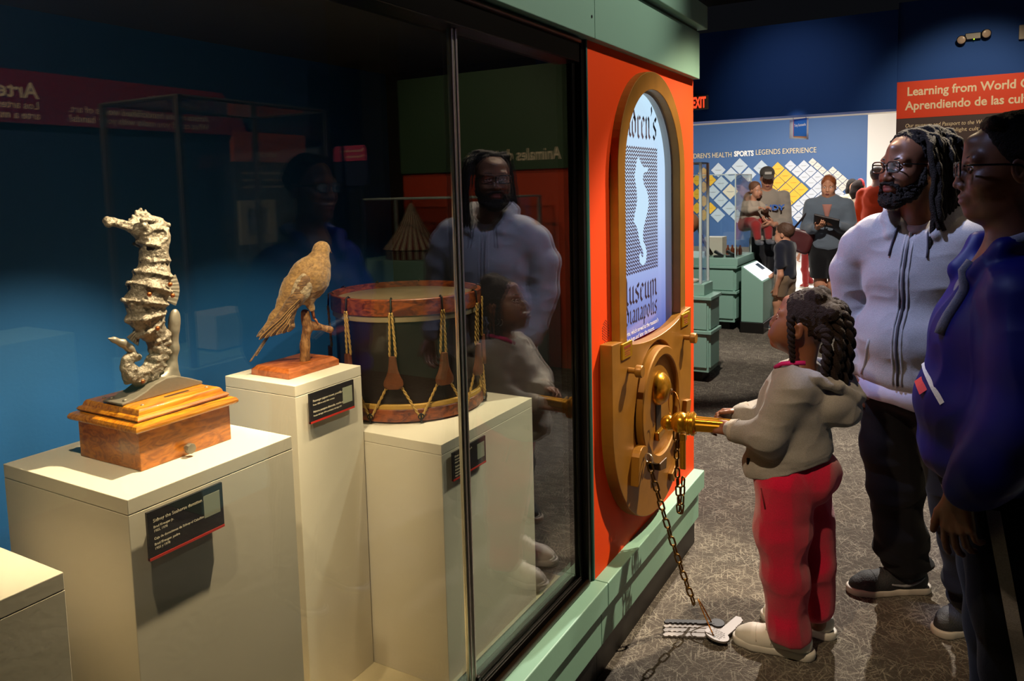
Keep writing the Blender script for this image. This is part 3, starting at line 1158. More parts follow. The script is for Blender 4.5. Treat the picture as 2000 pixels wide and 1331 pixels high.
        if label:
            o['label'] = label
        return o


# ------------------------------------------------------------------ pedestals with labels
def pedestal(x0, x1, y0, y1, z1, label, cap=0.026):
    t = thing('pedestal', label, 'pedestal', ((x0 + x1) / 2, (y0 + y1) / 2, 0.352), 'white display pedestals')
    MB().box((x0, y0, 0.352), (x1, y1, z1 - cap - 0.0008)).build('body', WHITE, t, bevel=0.0008, seg=1)
    MB().box((x0, y0, z1 - cap), (x1, y1, z1)).build('top_board', WHITE, t, bevel=0.0012)
    return t


pedestal(-1.525, -1.15, 0.724, 1.082, 1.111, 'white pedestal carrying the wooden seahorse donation box')
pedestal(-1.541, -1.304, 1.245, 1.472, 1.158, 'narrow tall white pedestal carrying the mounted pigeon')
pedestal(-1.62, -1.063, 1.476, 1.940, 0.983, 'wide white pedestal carrying the old rope drum')
pedestal(-1.47, -1.10, 0.25, 0.589, 1.064, 'empty-topped white pedestal at the near left corner of the case')


def wall_label(name, x, y0, z_top, w, h, lines, label):
    """black caption plate standing off the pedestal's face on a backing block"""
    p = MB().box((x + 0.008, y0, z_top - h), (x + 0.013, y0 + w, z_top)).build('caption_plate', BLACKP)
    p = solo(p, label, 'caption label', 'caption labels')
    MB().box((x + 0.0005, y0 + 0.02, z_top - h + 0.004), (x + 0.008, y0 + w - 0.015, z_top - 0.008)).build('backing_block', mat('grey_backing', '#8a7f6c', 0.7), p)
    MB().box((x + 0.0075, y0, z_top - h), (x + 0.0136, y0 + w, z_top - h + 0.0045)).build('red_stripe', REDP, p)
    for s, u, v, sz in lines:
        text('lettering', s, (x + 0.0131, y0 + u, z_top - v), (0, 1, 0), (0, 0, 1), sz, CREAMT, p, 0.0002)
    MB().box((x + 0.013, y0 + w - 0.041, z_top - 0.052), (x + 0.0134, y0 + w - 0.007, z_top - 0.012)).build('pale_square', mat('pale_sticker', '#9c9f8a', 0.6), p)
    return p


wall_label('l1', -1.15, 0.748, 1.082, 0.150, 0.083,
           [('Sidney the Seahorse donation box', 0.010, 0.020, 0.0080), ('Brad Kreuger Jr.', 0.010, 0.030, 0.0058), ('1925, 1978', 0.010, 0.037, 0.0058),
            ('Caja de donaciones de Sidney el Caballito de Mar', 0.010, 0.050, 0.0058), ('Brad Kreuger, padre', 0.010, 0.060, 0.0058), ('1925 y 1978', 0.010, 0.067, 0.0058)],
           'black caption plate on the seahorse pedestal, largest in view')
wall_label('l2', -1.304, 1.276, 1.133, 0.152, 0.072,
           [('Passenger pigeon mount, possibly male', 0.010, 0.022, 0.0072), ('From 1886 to early 20th century', 0.010, 0.031, 0.0054),
            ('Paloma pasajera disecada, macho posible', 0.010, 0.048, 0.0072), ('Finales del siglo XIX a principios del siglo XX', 0.010, 0.057, 0.0052)],
           'black caption plate on the narrow pigeon pedestal')
wall_label('l3', -1.063, 1.505, 0.955, 0.152, 0.072,
           [('Drum used by Company A', 0.008, 0.014, 0.0072), ('79th Indiana Infantry', 0.008, 0.022, 0.0054), ('About 1862', 0.008, 0.029, 0.0054),
            ('Tambor usado por la', 0.008, 0.040, 0.0072), ('Compania A', 0.008, 0.048, 0.0066), ('79 de Infanteria', 0.008, 0.056, 0.0054), ('Hacia 1862', 0.008, 0.063, 0.0054)],
           'black caption plate on the drum pedestal, behind the chrome mullion')

# ------------------------------------------------------------------ seahorse donation box
OAK = wood('amber_oak', '#95540e', '#cc861c', 8.0, 0.28, (10, 1.2, 10), 0.4)
OAKF = wood('figured_oak', '#86470c', '#b86c14', 8.0, 0.35, (5, 3.0, 9), 0.3, (0.5, 0, 0))
OAKD = wood('dull_oak', '#6d4a33', '#8f6548', 12.0, 0.4, (5, 3, 9), 0.2, (0.3, 0, 0))
PEWTER = mat('cast_pewter', '#756b5f', 0.5, metal=0.35, bump=0.5, bscale=170, var=0.2, vscale=60)
PEWTERS = mat('smooth_pewter', '#7d7569', 0.42, metal=0.4, bump=0.08, bscale=80)
BZ = 1.1112
bx0, bx1, by0, by1 = -1.432, -1.247, 0.816, 1.014
don = thing('donation_box', 'amber oak donation box with a grey metal seahorse on its lid', 'donation box', ((bx0 + bx1) / 2, (by0 + by1) / 2, BZ))
m = MB()
m.box((bx0, by0, BZ), (bx1, by1, BZ + 0.073))
body = m.build('box_body', OAKF, don, bevel=0.0015)


def mould(prof, nm, mt):
    """stacked square rings: (overhang, z)"""
    mb = MB()
    vs = []
    for o, z in prof:
        vs += [(bx0 - o, by0 - o, z), (bx1 + o, by0 - o, z), (bx1 + o, by1 + o, z), (bx0 - o, by1 + o, z)]
    fs = []
    n = len(prof)
    for k in range(n - 1):
        for i in range(4):
            j = (i + 1) % 4
            fs.append((k * 4 + i, k * 4 + j, k * 4 + 4 + j, k * 4 + 4 + i))
    fs += [(3, 2, 1, 0), tuple(range(n * 4 - 4, n * 4))]
    mb.add(vs, fs)
    return mb.build(nm, mt, don, smooth=True, angle=28)


z = BZ + 0.072
mould([(0.0, z), (0.010, z + 0.001), (0.0125, z + 0.004), (0.0125, z + 0.008), (0.010, z + 0.0125), (0.004, z + 0.0155), (-0.006, z + 0.017)], 'lower_moulding', OAK)
mould([(-0.004, z + 0.0165), (-0.001, z + 0.0175), (0.001, z + 0.021), (-0.002, z + 0.025), (-0.007, z + 0.027), (-0.009, z + 0.033), (-0.012, z + 0.0365), (-0.020, z + 0.0385)], 'upper_moulding', OAK)
LT = z + 0.0385
MB().box((-1.29, 0.90, LT), (-1.284, 0.952, LT + 0.0006)).build('coin_slot', mat('slot_dark', '#1e1307', 0.6), don)
m = MB()
m.lathe([(0.004, 0), (0.004, 0.006), (0.0095, 0.010), (0.0105, 0.016), (0.0095, 0.020), (0.003, 0.021)], (bx1 - 0.001, 0.908, BZ + 0.016), (1, 0, 0), 8)
m.build('drawer_knob', PEWTERS, don)
for (x, y) in ((-1.276, 0.846), (-1.392, 0.846), (-1.392, 0.985), (-1.276, 0.985)):
    MB().ell((x, y, LT), (0.0038, 0.0038, 0.002), nu=12, nv=6).build('screw', PEWTERS, don, smooth=True)
# bracket foot: a hump along y with a curved web rising behind the animal
SX = -1.335
m = MB()
hp = [(0.826, LT), (0.826, LT + 0.004), (0.850, LT + 0.007), (0.872, LT + 0.014), (0.895, LT + 0.025), (0.920, LT + 0.031), (0.945, LT + 0.029), (0.968, LT + 0.020), (0.990, LT + 0.010), (1.000, LT + 0.006), (1.000, LT)]
m.prism(hp, lambda u, v, t: (t, u, v), SX - 0.030, SX + 0.030)
br = m.build('bracket_foot', PEWTERS, don, bevel=0.003)
for (x, y) in ((SX - 0.02, 0.838), (SX + 0.02, 0.838)):
    MB().ell((x, y, LT + 0.006), (0.0042, 0.0042, 0.0028), nu=12, nv=6).build('screw', PEWTERS, br, smooth=True)
sb = Sdf((SX - 0.05, 0.86, LT), (SX + 0.05, 1.02, 1.40), 0.0019)
sb.chain([(SX, 0.930, 1.243), (SX, 0.952, 1.262), (SX, 0.959, 1.300), (SX, 0.962, 1.335)], [0.016, 0.011, 0.010, 0.011], 0.01)
sb.ell((SX + 0.004, 0.963, 1.352), (0.009, 0.013, 0.027), rotm(-8), 0.006)
sb.ell((SX - 0.016, 0.976, 1.340), (0.008, 0.012, 0.026), rotm(-22), 0.006)
sb.cone((SX, 0.90, 1.243), (SX, 0.955, 1.243), 0.012, 0.014, 0.01)
sb.build('bracket_web', PEWTERS, don)

# the seahorse: ringed body from crown to curled tail
sh = Sdf((SX - 0.05, 0.815, 1.235), (SX + 0.05, 1.0, 1.585), 0.0015)
spine = [(0.932, 1.503, .022), (0.934, 1.478, .027), (0.927, 1.452, .035), (0.918, 1.426, .041), (0.907, 1.400, .041), (0.905, 1.374, .036), (0.911, 1.352, .029),
         (0.930, 1.326, .022), (0.930, 1.300, .0185), (0.921, 1.278, .0175), (0.905, 1.262, .0165), (0.886, 1.258, .015), (0.868, 1.265, .0135), (0.858, 1.281, .0125), (0.860, 1.297, .0115), (0.872, 1.303, .010), (0.882, 1.297, .009)]
for i in range(len(spine) - 1):
    a, b2 = spine[i], spine[i + 1]
    sh.cone((SX, a[0], a[1]), (SX, b2[0], b2[1]), a[2] * 0.90, b2[2] * 0.90, 0.004, fl=((1, 0, 0), 0.82))
# bony rings: narrow flanges with points at the corners
for i in range(1, 13):
    for f in ((0.0,) if i < 7 else (0.0, 0.5)):
        y = spine[i][0] * (1 - f) + spine[i + 1][0] * f
        zz = spine[i][1] * (1 - f) + spine[i + 1][1] * f
        r = spine[i][2] * (1 - f) + spine[i + 1][2] * f
        d = np.array([spine[i + 1][0] - spine[i - 1][0], spine[i + 1][1] - spine[i - 1][1]])
        ang = math.degrees(math.atan2(d[1], d[0])) + 90
        sh.ell((SX, y, zz), (r * 0.92, r * 1.08, 0.0055), rotm(ang), 0.008)
        nrm = np.array([-d[1], d[0]]) / np.linalg.norm(d)
        for sx_, sn in ((1, 0.55), (1, -0.55), (-1, 0.55), (-1, -0.55), (0, 1.0), (0, -1.0)):
            p = np.array([SX + sx_ * r * 0.72, y + nrm[0] * sn * r * 1.0, zz + nrm[1] * sn * r * 1.0])
            c = np.array([SX, y, zz])
            sh.cone(c + (p - c) * 0.7, c + (p - c) * 1.14, 0.006, 0.002, 0.006)
# head
sh.ell((SX, 0.925, 1.535), (0.021, 0.034, 0.022), rotm(-12), 0.012)
sh.cone((SX, 0.94, 1.52), (SX, 0.932, 1.498), 0.024, 0.024, 0.012)
sh.cone((SX, 0.908, 1.536), (SX, 0.876, 1.548), 0.0145, 0.0068, 0.008)
sh.cone((SX, 0.876, 1.548), (SX, 0.850, 1.556), 0.0068, 0.0075, 0.004)
sh.ell((SX, 0.843, 1.557), (0.009, 0.008, 0.0105), None, 0.003)
for s in (-1, 1):
    sh.cone((SX + s * 0.006, 0.905, 1.5445), (SX + s * 0.004, 0.852, 1.5625), 0.0032, 0.0026, 0.003)
    sh.cone((SX + s * 0.018, 0.900, 1.558), (SX + s * 0.016, 0.925, 1.556), 0.0042, 0.0042, 0.003)
    sh.chain([(SX + s * .019, .905, 1.512), (SX + s * .021, .925, 1.508), (SX + s * .020, .945, 1.520), (SX + s * .016, .952, 1.538)], [.004, .005, .005, .004], .003)
sh.cone((SX, 0.834, 1.556), (SX, 0.826, 1.556), 0.003, 0.0035, 0.004, 's')
sh.ell((SX, 0.925, 1.522), (0.019, 0.026, 0.012), rotm(15), 0.006)
for s in (-1, 1):
    sh.ell((SX + s * 0.021, 0.925, 1.527), (0.006, 0.020, 0.010), rotm(14), 0.003, 's')
    sh.ell((SX + s * 0.015, 0.903, 1.547), (0.007, 0.0085, 0.0085), None, 0.002)
# crown: jagged coronet over the brow and a knobbed crest at the back
for y, z_, r in ((0.885, 1.560, .003), (0.893, 1.567, .0035), (0.901, 1.573, .004), (0.910, 1.577, .004), (0.919, 1.575, .0045), (0.926, 1.566, .004)):
    sh.cone((SX, y + 0.003, 1.548), (SX, y, z_), 0.008, r * 0.7, 0.006)
sh.ell((SX, 0.940, 1.553), (0.015, 0.018, 0.010), rotm(-12), 0.008)
sh.cone((SX, 0.948, 1.550), (SX, 0.965, 1.545), 0.008, 0.0055, 0.006)
sh.cone((SX, 0.950, 1.54), (SX, 0.961, 1.503), 0.006, 0.003, 0.006)
sh.noise(0.0012, 170).noise(0.0014, 70)
sea = sh.build('seahorse_body', PEWTER, don)
# rivet holes, eyes
for (y, z_) in ((0.938, 1.432), (0.942, 1.410), (0.893, 1.419), (0.905, 1.352), (0.880, 1.253)):
    MB().ell((SX + 0.0335 if z_ > 1.3 else SX + 0.014, y, z_), (0.004, 0.0045, 0.0045), nu=12, nv=8).build('rivet', mat('copper_rivet', '#8a4a22', 0.4, metal=0.7), sea, smooth=True)
for s in (-1, 1):
    MB().ell((SX + s * 0.0195, 0.903, 1.547), (0.0035, 0.0052, 0.0052), nu=14, nv=8).build('eye', PEWTERS, sea, smooth=True)


def fin(name, root, tips, th, parent, mt):
    """ribbed fan between a root and a row of tip points (y, z)"""
    mb = MB()
    n = len(tips)
    k = 6
    vs = []
    for sgn in (1, -1):
        for i, (y, z_) in enumerate(tips):
            ry, rz = root[min(i * len(root) // n, len(root) - 1)]
            for j in range(k + 1):
                f = j / k
                w = th * (1 - 0.6 * f) * (1.0 if i % 2 else 0.55)
                vs.append((SX + sgn * w, ry + (y - ry) * f, rz + (z_ - rz) * f))
    N = n * (k + 1)
    fs = []
    for i in range(n - 1):
        for j in range(k):
            a = i * (k + 1) + j
            fs.append((a, a + 1, a + k + 2, a + k + 1))
            fs.append((N + a, N + a + k + 1, N + a + k + 2, N + a + 1))
    for i in range(n - 1):
        for j in (0, k):
            a = i * (k + 1) + j
            q = (a, a + k + 1, N + a + k + 1, N + a)
            fs.append(q)
    for i in (0, n - 1):
        for j in range(k):
            a = i * (k + 1) + j
            fs.append((a, a + 1, N + a + 1, N + a))
    mb.add(vs, fs)
    return mb.build(name, mt, parent)


tips = []
for i in range(17):
    f = i / 16
    tips.append((0.975 + 0.009 * math.sin(f * math.pi) - 0.004 * f, 1.446 - 0.062 * f))
fin('dorsal_fin', [(0.945, 1.436), (0.945, 1.428), (0.945, 1.42), (0.942, 1.41), (0.940, 1.402)], tips, 0.0032, sea, PEWTERS)
tips = [(0.864 + 0.0215 * i / 10, 1.340 - 0.021 * (i / 10) ** 0.9) for i in range(11)]
fin('belly_fin', [(0.893, 1.356)], tips, 0.0032, sea, PEWTERS)
lf = Sdf((SX - 0.03, 0.815, 1.29), (SX + 0.03, 0.89, 1.355), 0.0012)
lf.chain([(SX, 0.878, 1.303), (SX, 0.868, 1.318), (SX, 0.854, 1.331), (SX, 0.838, 1.340), (SX, 0.828, 1.344)], [.0055, .0075, .0075, .005, .0015], 0.004)
lf.build('curled_leaf', PEWTERS, sea)

# ------------------------------------------------------------------ mounted pigeon
PX, PY, PZ = -1.4, 1.385, 1.3
HD = math.degrees(math.atan2(0.835, 0.55))
Rp = rotm(0, 0, HD)      # local x = heading


def feather(name, base, tipc, sc, stretch):
    m = mat(name, base, 0.75, sheen=0.3)
    nt = m.node_tree
    b = nt.nodes['Principled BSDF']
    tc = nd(nt, 'ShaderNodeTexCoord')
    mp = nd(nt, 'ShaderNodeMapping')
    mp.inputs['Rotation'].default_value = (0, 0, -math.radians(HD))
    nt.links.new(tc.outputs['Object'], mp.inputs['Vector'])
    mp2 = nd(nt, 'ShaderNodeMapping')
    mp2.inputs['Scale'].default_value = stretch
    mp2.inputs['Rotation'].default_value = (0, math.radians(45), 0)
    nt.links.new(mp.outputs[0], mp2.inputs['Vector'])
    n = nd(nt, 'ShaderNodeTexNoise', Scale=sc, Detail=5.0, Distortion=0.8)
    nt.links.new(mp2.outputs[0], n.inputs['Vector'])
    rp = nd(nt, 'ShaderNodeValToRGB')
    rp.color_ramp.elements[0].color = lin(base)
    rp.color_ramp.elements[0].position = 0.4
    rp.color_ramp.elements[1].color = lin(tipc)
    rp.color_ramp.elements[1].position = 0.68
    nt.links.new(n.outputs['Fac'], rp.inputs['Fac'])
    nt.links.new(rp.outputs[0], b.inputs['Base Color'])
    bp = nd(nt, 'ShaderNodeBump', Strength=0.22, Distance=0.002)
    nt.links.new(n.outputs['Fac'], bp.inputs['Height'])
    nt.links.new(bp.outputs[0], b.inputs['Normal'])
    return m


FTH = feather('fawn_feathers', '#7a5a32', '#a57e48', 130, (1, 1, 1.6))
FTW = feather('brown_wing_feathers', '#4e3418', '#8a6438', 70, (1, 1, 4))
FTP = feather('grey_scapular_feathers', '#7d6a50', '#b5a184', 110, (1, 1, 1.5))
FTD = mat('dark_flight_feathers', '#3a240e', 0.7, var=0.3, vscale=60)
pig = thing('mounted_pigeon', 'mounted brown pigeon on a branch perch with a wooden base', 'mounted bird', (-1.43, 1.367, 1.1585))
# base board with chamfered top
px0, px1, py0, py1 = -1.490, -1.362, 1.283, 1.455
m = MB()
pr = [(0.0, 1.1585), (0.0, 1.1725), (0.010, 1.1815)]
vs = []
for o, z_ in pr:
    vs += [(px0 + o, py0 + o, z_), (px1 - o, py0 + o, z_), (px1 - o, py1 - o, z_), (px0 + o, py1 - o, z_)]
m.add(vs, [(k * 4 + i, k * 4 + (i + 1) % 4, k * 4 + 4 + (i + 1) % 4, k * 4 + 4 + i) for k in range(2) for i in range(4)] + [(3, 2, 1, 0), (8, 9, 10, 11)])
m.build('base_board', wood('cherry_wood', '#8a4414', '#b0602a', 10, 0.4, (4, 2, 6), 0.2), pig)
BARK = wood('branch_bark', '#5d3a1c', '#93683a', 22, 0.7, (6, 6, 1.5), 0)
bs = Sdf((-1.45, 1.33, 1.175), (-1.32, 1.47, 1.325), 0.0018)
bs.chain([(-1.404, 1.379, 1.176), (-1.403, 1.380, 1.22), (-1.399, 1.387, 1.262), (-1.400, 1.384, 1.300)], [.013, .0115, .0105, .011], 0.008)
bs.chain([(-1.400, 1.386, 1.276), (-1.388, 1.404, 1.266), (-1.367, 1.434, 1.253)], [.010, .0085, .0085], 0.008)
bs.noise(0.0018, 90)
bs.build('perch', BARK, pig)
MB().cyl((-1.3675, 1.4332, 1.2533), (-1.3660, 1.4354, 1.2524), 0.0078, n=16).build('perch_cut_end', mat('cut_wood', '#b87436', 0.6), pig)
pb = Sdf((-1.52, 1.24, 1.17), (-1.31, 1.50, 1.49), 0.0017)
pb.frame((PX, PY, PZ), Rp)
# local x = heading, z = up (relative to PZ)
pb.chain([(-0.050, 0, 0.030), (-0.018, 0, 0.062), (0.014, 0, 0.098), (0.038, 0, 0.128)], [.020, .036, .040, .026], 0.02)
pb.ell((0.026, 0, 0.085), (0.036, 0.036, 0.050), rotm(0, 20, 0), 0.02)
pb.chain([(0.038, 0, 0.128), (0.045, 0, 0.150), (0.046, 0, 0.160)], [.022, .0155, .016], 0.015)
pb.ell((0.048, 0, 0.163), (0.0185, 0.0145, 0.0155), None, 0.008)
pb.cone((0.058, 0, 0.160), (0.064, 0, 0.156), 0.0065, 0.004, 0.006)
pb.chain([(-0.045, 0, 0.028), (-0.075, 0, 0.0), (-0.10, 0, -0.030)], [.018, .011, .007], 0.012)
pb.chain([(0.006, 0.010, 0.045), (0.014, 0.010, 0.012)], [.014, .007], 0.012)
pb.chain([(0.006, -0.010, 0.045), (0.014, -0.010, 0.012)], [.014, .007], 0.012)
pb.noise(0.0012, 120)
pbody = pb.build('pigeon_body', FTH, pig)


def pl(x, y, z_):
    return Vector((PX, PY, PZ)) + Vector((Rp @ np.array([x, y, z_])).tolist())


for s in (-1, 1):
    wg = Sdf((-1.56, 1.2, 1.17), (-1.30, 1.50, 1.46), 0.0017)
    wg.frame((PX, PY, PZ), Rp)
    wg.ell((-0.006, s * 0.034, 0.075), (0.020, 0.008, 0.058), rotm(0, 28, 0), 0.01)
    wg.chain([(-0.004, s * 0.036, 0.09), (-0.045, s * 0.030, 0.030), (-0.082, s * 0.020, -0.018), (-0.113, s * 0.010, -0.046)], [.010, .010, .007, .003], 0.01)
    wg.chain([(-0.02, s * 0.037, 0.045), (-0.062, s * 0.026, -0.008), (-0.098, s * 0.014, -0.043)], [.012, .010, .003], 0.01)
    wg.noise(0.0010, 130)
    wp = wg.build('wing', FTW, pbody)
    sc = Sdf((-1.56, 1.2, 1.28), (-1.30, 1.50, 1.44), 0.0017)
    sc.frame((PX, PY, PZ), Rp)
    sc.ell((-0.010, s * 0.0345, 0.070), (0.024, 0.0105, 0.048), rotm(0, 30, 0), 0.006)
    sc.noise(0.0012, 110).noise(0.0010, 240)
    sc.build('scapular_feathers', FTP, wp)
    # long flight feathers laid over one another
    for q in range(6):
        m = MB()
        o = 0.0035 * q
        a = pl(-0.022 - 0.004 * q, s * (0.0530 - 0.0018 * q), 0.042 - 0.009 * q)
        b_ = pl(-0.117 + 0.013 * q, s * (0.0185 + 0.0042 * q), -0.050 + 0.003 * q)
        mid = (a + b_) / 2 + Vector((Rp @ np.array([0.004, s * 0.0075, -0.002])).tolist())
        d = (b_ - a).normalized()
        side = d.cross(Vector((Rp @ np.array([0, 1, 0])).tolist())).normalized()
        nn = side.cross(d)
        path = [a, a.lerp(mid, .5), mid, mid.lerp(b_, .5), mid.lerp(b_, .85), b_]
        wds = [.0035, .0062, .0068, .0058, .0040, .0012]
        for p, w in zip(path, wds):
            m.v += [tuple(p - side * w), tuple(p + nn * 0.0012 * s), tuple(p + side * w), tuple(p - nn * 0.0010 * s)]
        for i in range(len(path) - 1):
            for j in range(4):
                m.f.append((i * 4 + j, i * 4 + (j + 1) % 4, i * 4 + 4 + (j + 1) % 4, i * 4 + 4 + j))
                m.mi.append(0)
        m.f += [(0, 1, 2, 3), (23, 22, 21, 20)]
        m.mi += [0, 0]
        f_ = m.build('flight_feather', FTW if q % 2 else FTD, wp)
        mb = MB()
        mb.tube([p - side * w * 0.97 + nn * 0.0006 * s for p, w in zip(path, wds)], 0.0006, 5)
        mb.build('feather_edge', mat('pale_feather_edge', '#c49a5c', 0.7), f_)
for q, off in enumerate((-0.010, -0.004, 0.003, 0.009)):
    m = MB()
    a, b_ = pl(-0.055, off * 0.6, 0.008), pl(-0.146 + abs(off) * 2.2, off * 0.5, -0.112 + abs(off) * 2.0)
    d = (b_ - a).normalized()
    side = Vector((Rp @ np.array([0, 1, 0])).tolist())
    nn = side.cross(d)
    for f, w in ((0, .005), (.3, .008), (.65, .008), (.88, .005), (1, .0015)):
        p = a.lerp(b_, f)
        m.v += [tuple(p - side * w), tuple(p + nn * 0.0016), tuple(p + side * w), tuple(p - nn * 0.0012)]
    for i in range(4):
        for j in range(4):
            m.f.append((i * 4 + j, i * 4 + (j + 1) % 4, i * 4 + 4 + (j + 1) % 4, i * 4 + 4 + j))
            m.mi.append(0)
    m.f += [(0, 1, 2, 3), (19, 18, 17, 16)]
    m.mi += [0, 0]
    m.build('tail_feather', FTW, pbody)
m = MB()
a, b_ = pl(0.061, 0, 0.160), pl(0.0725, 0, 0.148)
m.tube([a, a.lerp(b_, .6) + Vector((0, 0, 0.001)), b_], [.0038, .0030, .0008], 8)
m.build('beak', mat('dark_beak', '#5a4026', 0.4), pbody, smooth=True)
for s in (-1, 1):
    MB().ell(pl(0.053, s * 0.0138, 0.1655), 0.0030, nu=12, nv=8).build('eye', mat('dark_eye', '#160a05', 0.15), pbody, smooth=True)
    m = MB()
    f0 = pl(0.015, s * 0.009, 0.020)
    f1 = pl(0.020, s * 0.006, -0.014)
    m.tube([f0, f0.lerp(f1, .5), f1], [.004, .0028, .0028], 8)
    for t_ in (-0.012, 0.0, 0.012):
        e = pl(0.028, s * 0.006 + t_ * 0.35, -0.030)
        m.tube([f1, f1.lerp(e, .5) + Vector((0, 0, 0.004)), e], [.0026, .0024, .0012], 7)
    m.build('foot', mat('reddish_foot', '#9a5a30', 0.6), pbody, smooth=True)

# ------------------------------------------------------------------ rope tension drum
DC = Vector((-1.365, 1.750, 0.0))
DR, DZ0, DZ1 = 0.2135, 0.984, 1.317
HOOPW = wood('worn_red_hoop', '#4a1608', '#8a4212', 9, 0.45, (3, 3, 6), 0.2)
SHELLW = mat('dark_drum_shell', '#150b09', 0.4, coat=0.2, var=0.35, vscale=5)
HIDE = mat('drum_skin', '#6d5a40', 0.65, var=0.12, vscale=8)
ROPE = mat('hemp_rope', '#b08c4a', 0.9, bump=0.4, bscale=300)
LEATH = mat('brown_leather_tug', '#5c2f12', 0.55, bump=0.1, bscale=120, var=0.2, vscale=30)
IRON = mat('blackened_iron', '#1d1916', 0.45, metal=0.7)
drum = thing('rope_drum', 'old dark wooden drum with red hoops and rope tensioning', 'drum', (DC.x, DC.y, DZ0))
R0 = DR - 0.010
MB().lathe([(R0, 1.010), (R0, 1.286)], (DC.x, DC.y, 0), (0, 0, 1), 64).build('shell', SHELLW, drum, smooth=True, angle=40)


def hoop(nm, z0, z1, r0, r1, mt):
    n = 72
    mb = MB()
    pr = [(r0, z0), (r1 - 0.002, z0), (r1, z0 + 0.002), (r1, z1 - 0.002), (r1 - 0.002, z1), (r0, z1)]
    vs = []
    for i in range(n):
        a = 2 * math.pi * i / n
        vs += [(DC.x + r * math.cos(a), DC.y + r * math.sin(a), z_) for r, z_ in pr]
    k = len(pr)
    fs = [(i * k + j, ((i + 1) % n) * k + j, ((i + 1) % n) * k + (j + 1) % k, i * k + (j + 1) % k) for i in range(n) for j in range(k)]
    mb.add(vs, fs)
    return mb.build(nm, mt, drum, smooth=True, angle=35)


hoop('top_hoop', 1.272, DZ1, DR - 0.008, DR + 0.002, HOOPW)
hoop('bottom_hoop', 0.988, 1.022, DR - 0.008, DR + 0.002, HOOPW)
hoop('flesh_hoop', 1.255, 1.274, DR - 0.012, DR - 0.003, mat('pale_flesh_hoop', '#8a7a5c', 0.6))
hoop('flesh_hoop', 1.020, 1.034, DR - 0.012, DR - 0.001, mat('yellow_flesh_hoop', '#b48a3a', 0.55))
MB().lathe([(R0 - 0.001, 1.296), (R0 - 0.001, 1.300)], (DC.x, DC.y, 0), (0, 0, 1), 64).build('drumhead', HIDE, drum)
MB().lathe([(R0 - 0.01, DZ0), (R0 - 0.01, DZ0 + 0.012)], (DC.x, DC.y, 0), (0, 0, 1), 64).build('bottom_head', mat('pale_flesh_hoop', '#8a7a5c', 0.6), drum)


def dp(a, z_, r=DR + 0.006):
    return Vector((DC.x + r * math.cos(a), DC.y + r * math.sin(a), z_))


def twist(mb, p0, p1, r=0.0036):
    """two-strand twisted rope"""
    n = max(8, int((p1 - p0).length / 0.004))
    s, u, d = frame_of(p1 - p0)
    for ph in (0, math.pi):
        mb.tube([p0.lerp(p1, i / n) + (s * math.cos(ph + i * 0.9) + u * math.sin(ph + i * 0.9)) * r * 0.5 for i in range(n + 1)], r * 0.62, 6)


nrope = 10
a_front = math.atan2(0 - DC.y, 0 - DC.x)
step = 2 * math.pi / nrope
for i in range(nrope):
    a = a_front + 0.12 + step * (i - 0.5)
    # hook over the top hoop
    m = MB()
    m.tube([dp(a, DZ1 - 0.002, DR - 0.008), dp(a, DZ1 + 0.004, DR - 0.002), dp(a, DZ1, DR + 0.006), dp(a, 1.285, DR + 0.008), dp(a, 1.278, DR + 0.010)], 0.0026, 8)
    m.build('rope_hook', IRON, drum, smooth=True)
    m = MB()
    top = dp(a, 1.284, DR + 0.009)
    for s in (-1, 1):
        twist(m, top + (dp(a + s * 0.022, 1.284) - dp(a, 1.284)) * 0.6, dp(a + s * 0.038, 1.165, DR + 0.004))
        twist(m, dp(a + s * 0.05, 1.10, DR + 0.003), dp(a + s * step / 2 * 0.97, 1.000, DR + 0.007))
    m.build('rope', ROPE, drum, smooth=True)
    # leather tug
    m = MB()
    n = 9
    prof = [(1.168, .040), (1.150, .046), (1.130, .058), (1.115, .082), (1.102, .112), (1.092, .118), (1.084, .104), (1.081, .07)]
    vs = []
    for rr_ in (DR + 0.0115, DR + 0.003):
        for z_, w in prof:
            for j in range(n):
                vs.append(dp(a + w * (2 * j / (n - 1) - 1), z_, rr_ + (0.003 if rr_ > DR + 0.01 and 0 < j < n - 1 else 0)))
    N = n * len(prof)
    fs = []
    for r_ in range(len(prof) - 1):
        for j in range(n - 1):
            q = r_ * n + j
            fs += [(q, q + 1, q + n + 1, q + n), (N + q, N + q + n, N + q + n + 1, N + q + 1)]
        for j in (0, n - 1):
            q = r_ * n + j
            fs.append((q, q + n, N + q + n, N + q))
    for r_ in (0, len(prof) - 1):
        for j in range(n - 1):
            q = r_ * n + j
            fs.append((q, q + 1, N + q + 1, N + q))
    m.add(vs, fs)
    m.build('leather_tug', LEATH, drum, smooth=True, angle=50)
    # lower ring hook
    ab = a + step / 2
    m = MB()
    m.tube([dp(ab, 1.012, DR + 0.006), dp(ab, 1.000, DR + 0.010), dp(ab, 0.988, DR + 0.008), dp(ab, 0.9865, DR - 0.004)], 0.003, 8)
    m.torus(dp(ab, 1.003, DR + 0.009), 0.007, 0.0018, (math.cos(ab), math.sin(ab), 0), 16, 6)
    m.build('ring_hook', IRON, drum, smooth=True)


# ------------------------------------------------------------------ people: shared anatomy
def _samp(self, p):
    q = (np.array(p, np.float32) - self.lo) / self.h
    i = np.floor(q).astype(int)
    if (i < 0).any() or (i >= np.array(self.F.shape) - 1).any():
        return 1.0
    t = q - i
    r = 0.0
    for a in (0, 1):
        for b in (0, 1):
            for c in (0, 1):
                r += (t[0] if a else 1 - t[0]) * (t[1] if b else 1 - t[1]) * (t[2] if c else 1 - t[2]) * self.F[i[0] + a, i[1] + b, i[2] + c]
    return float(r)


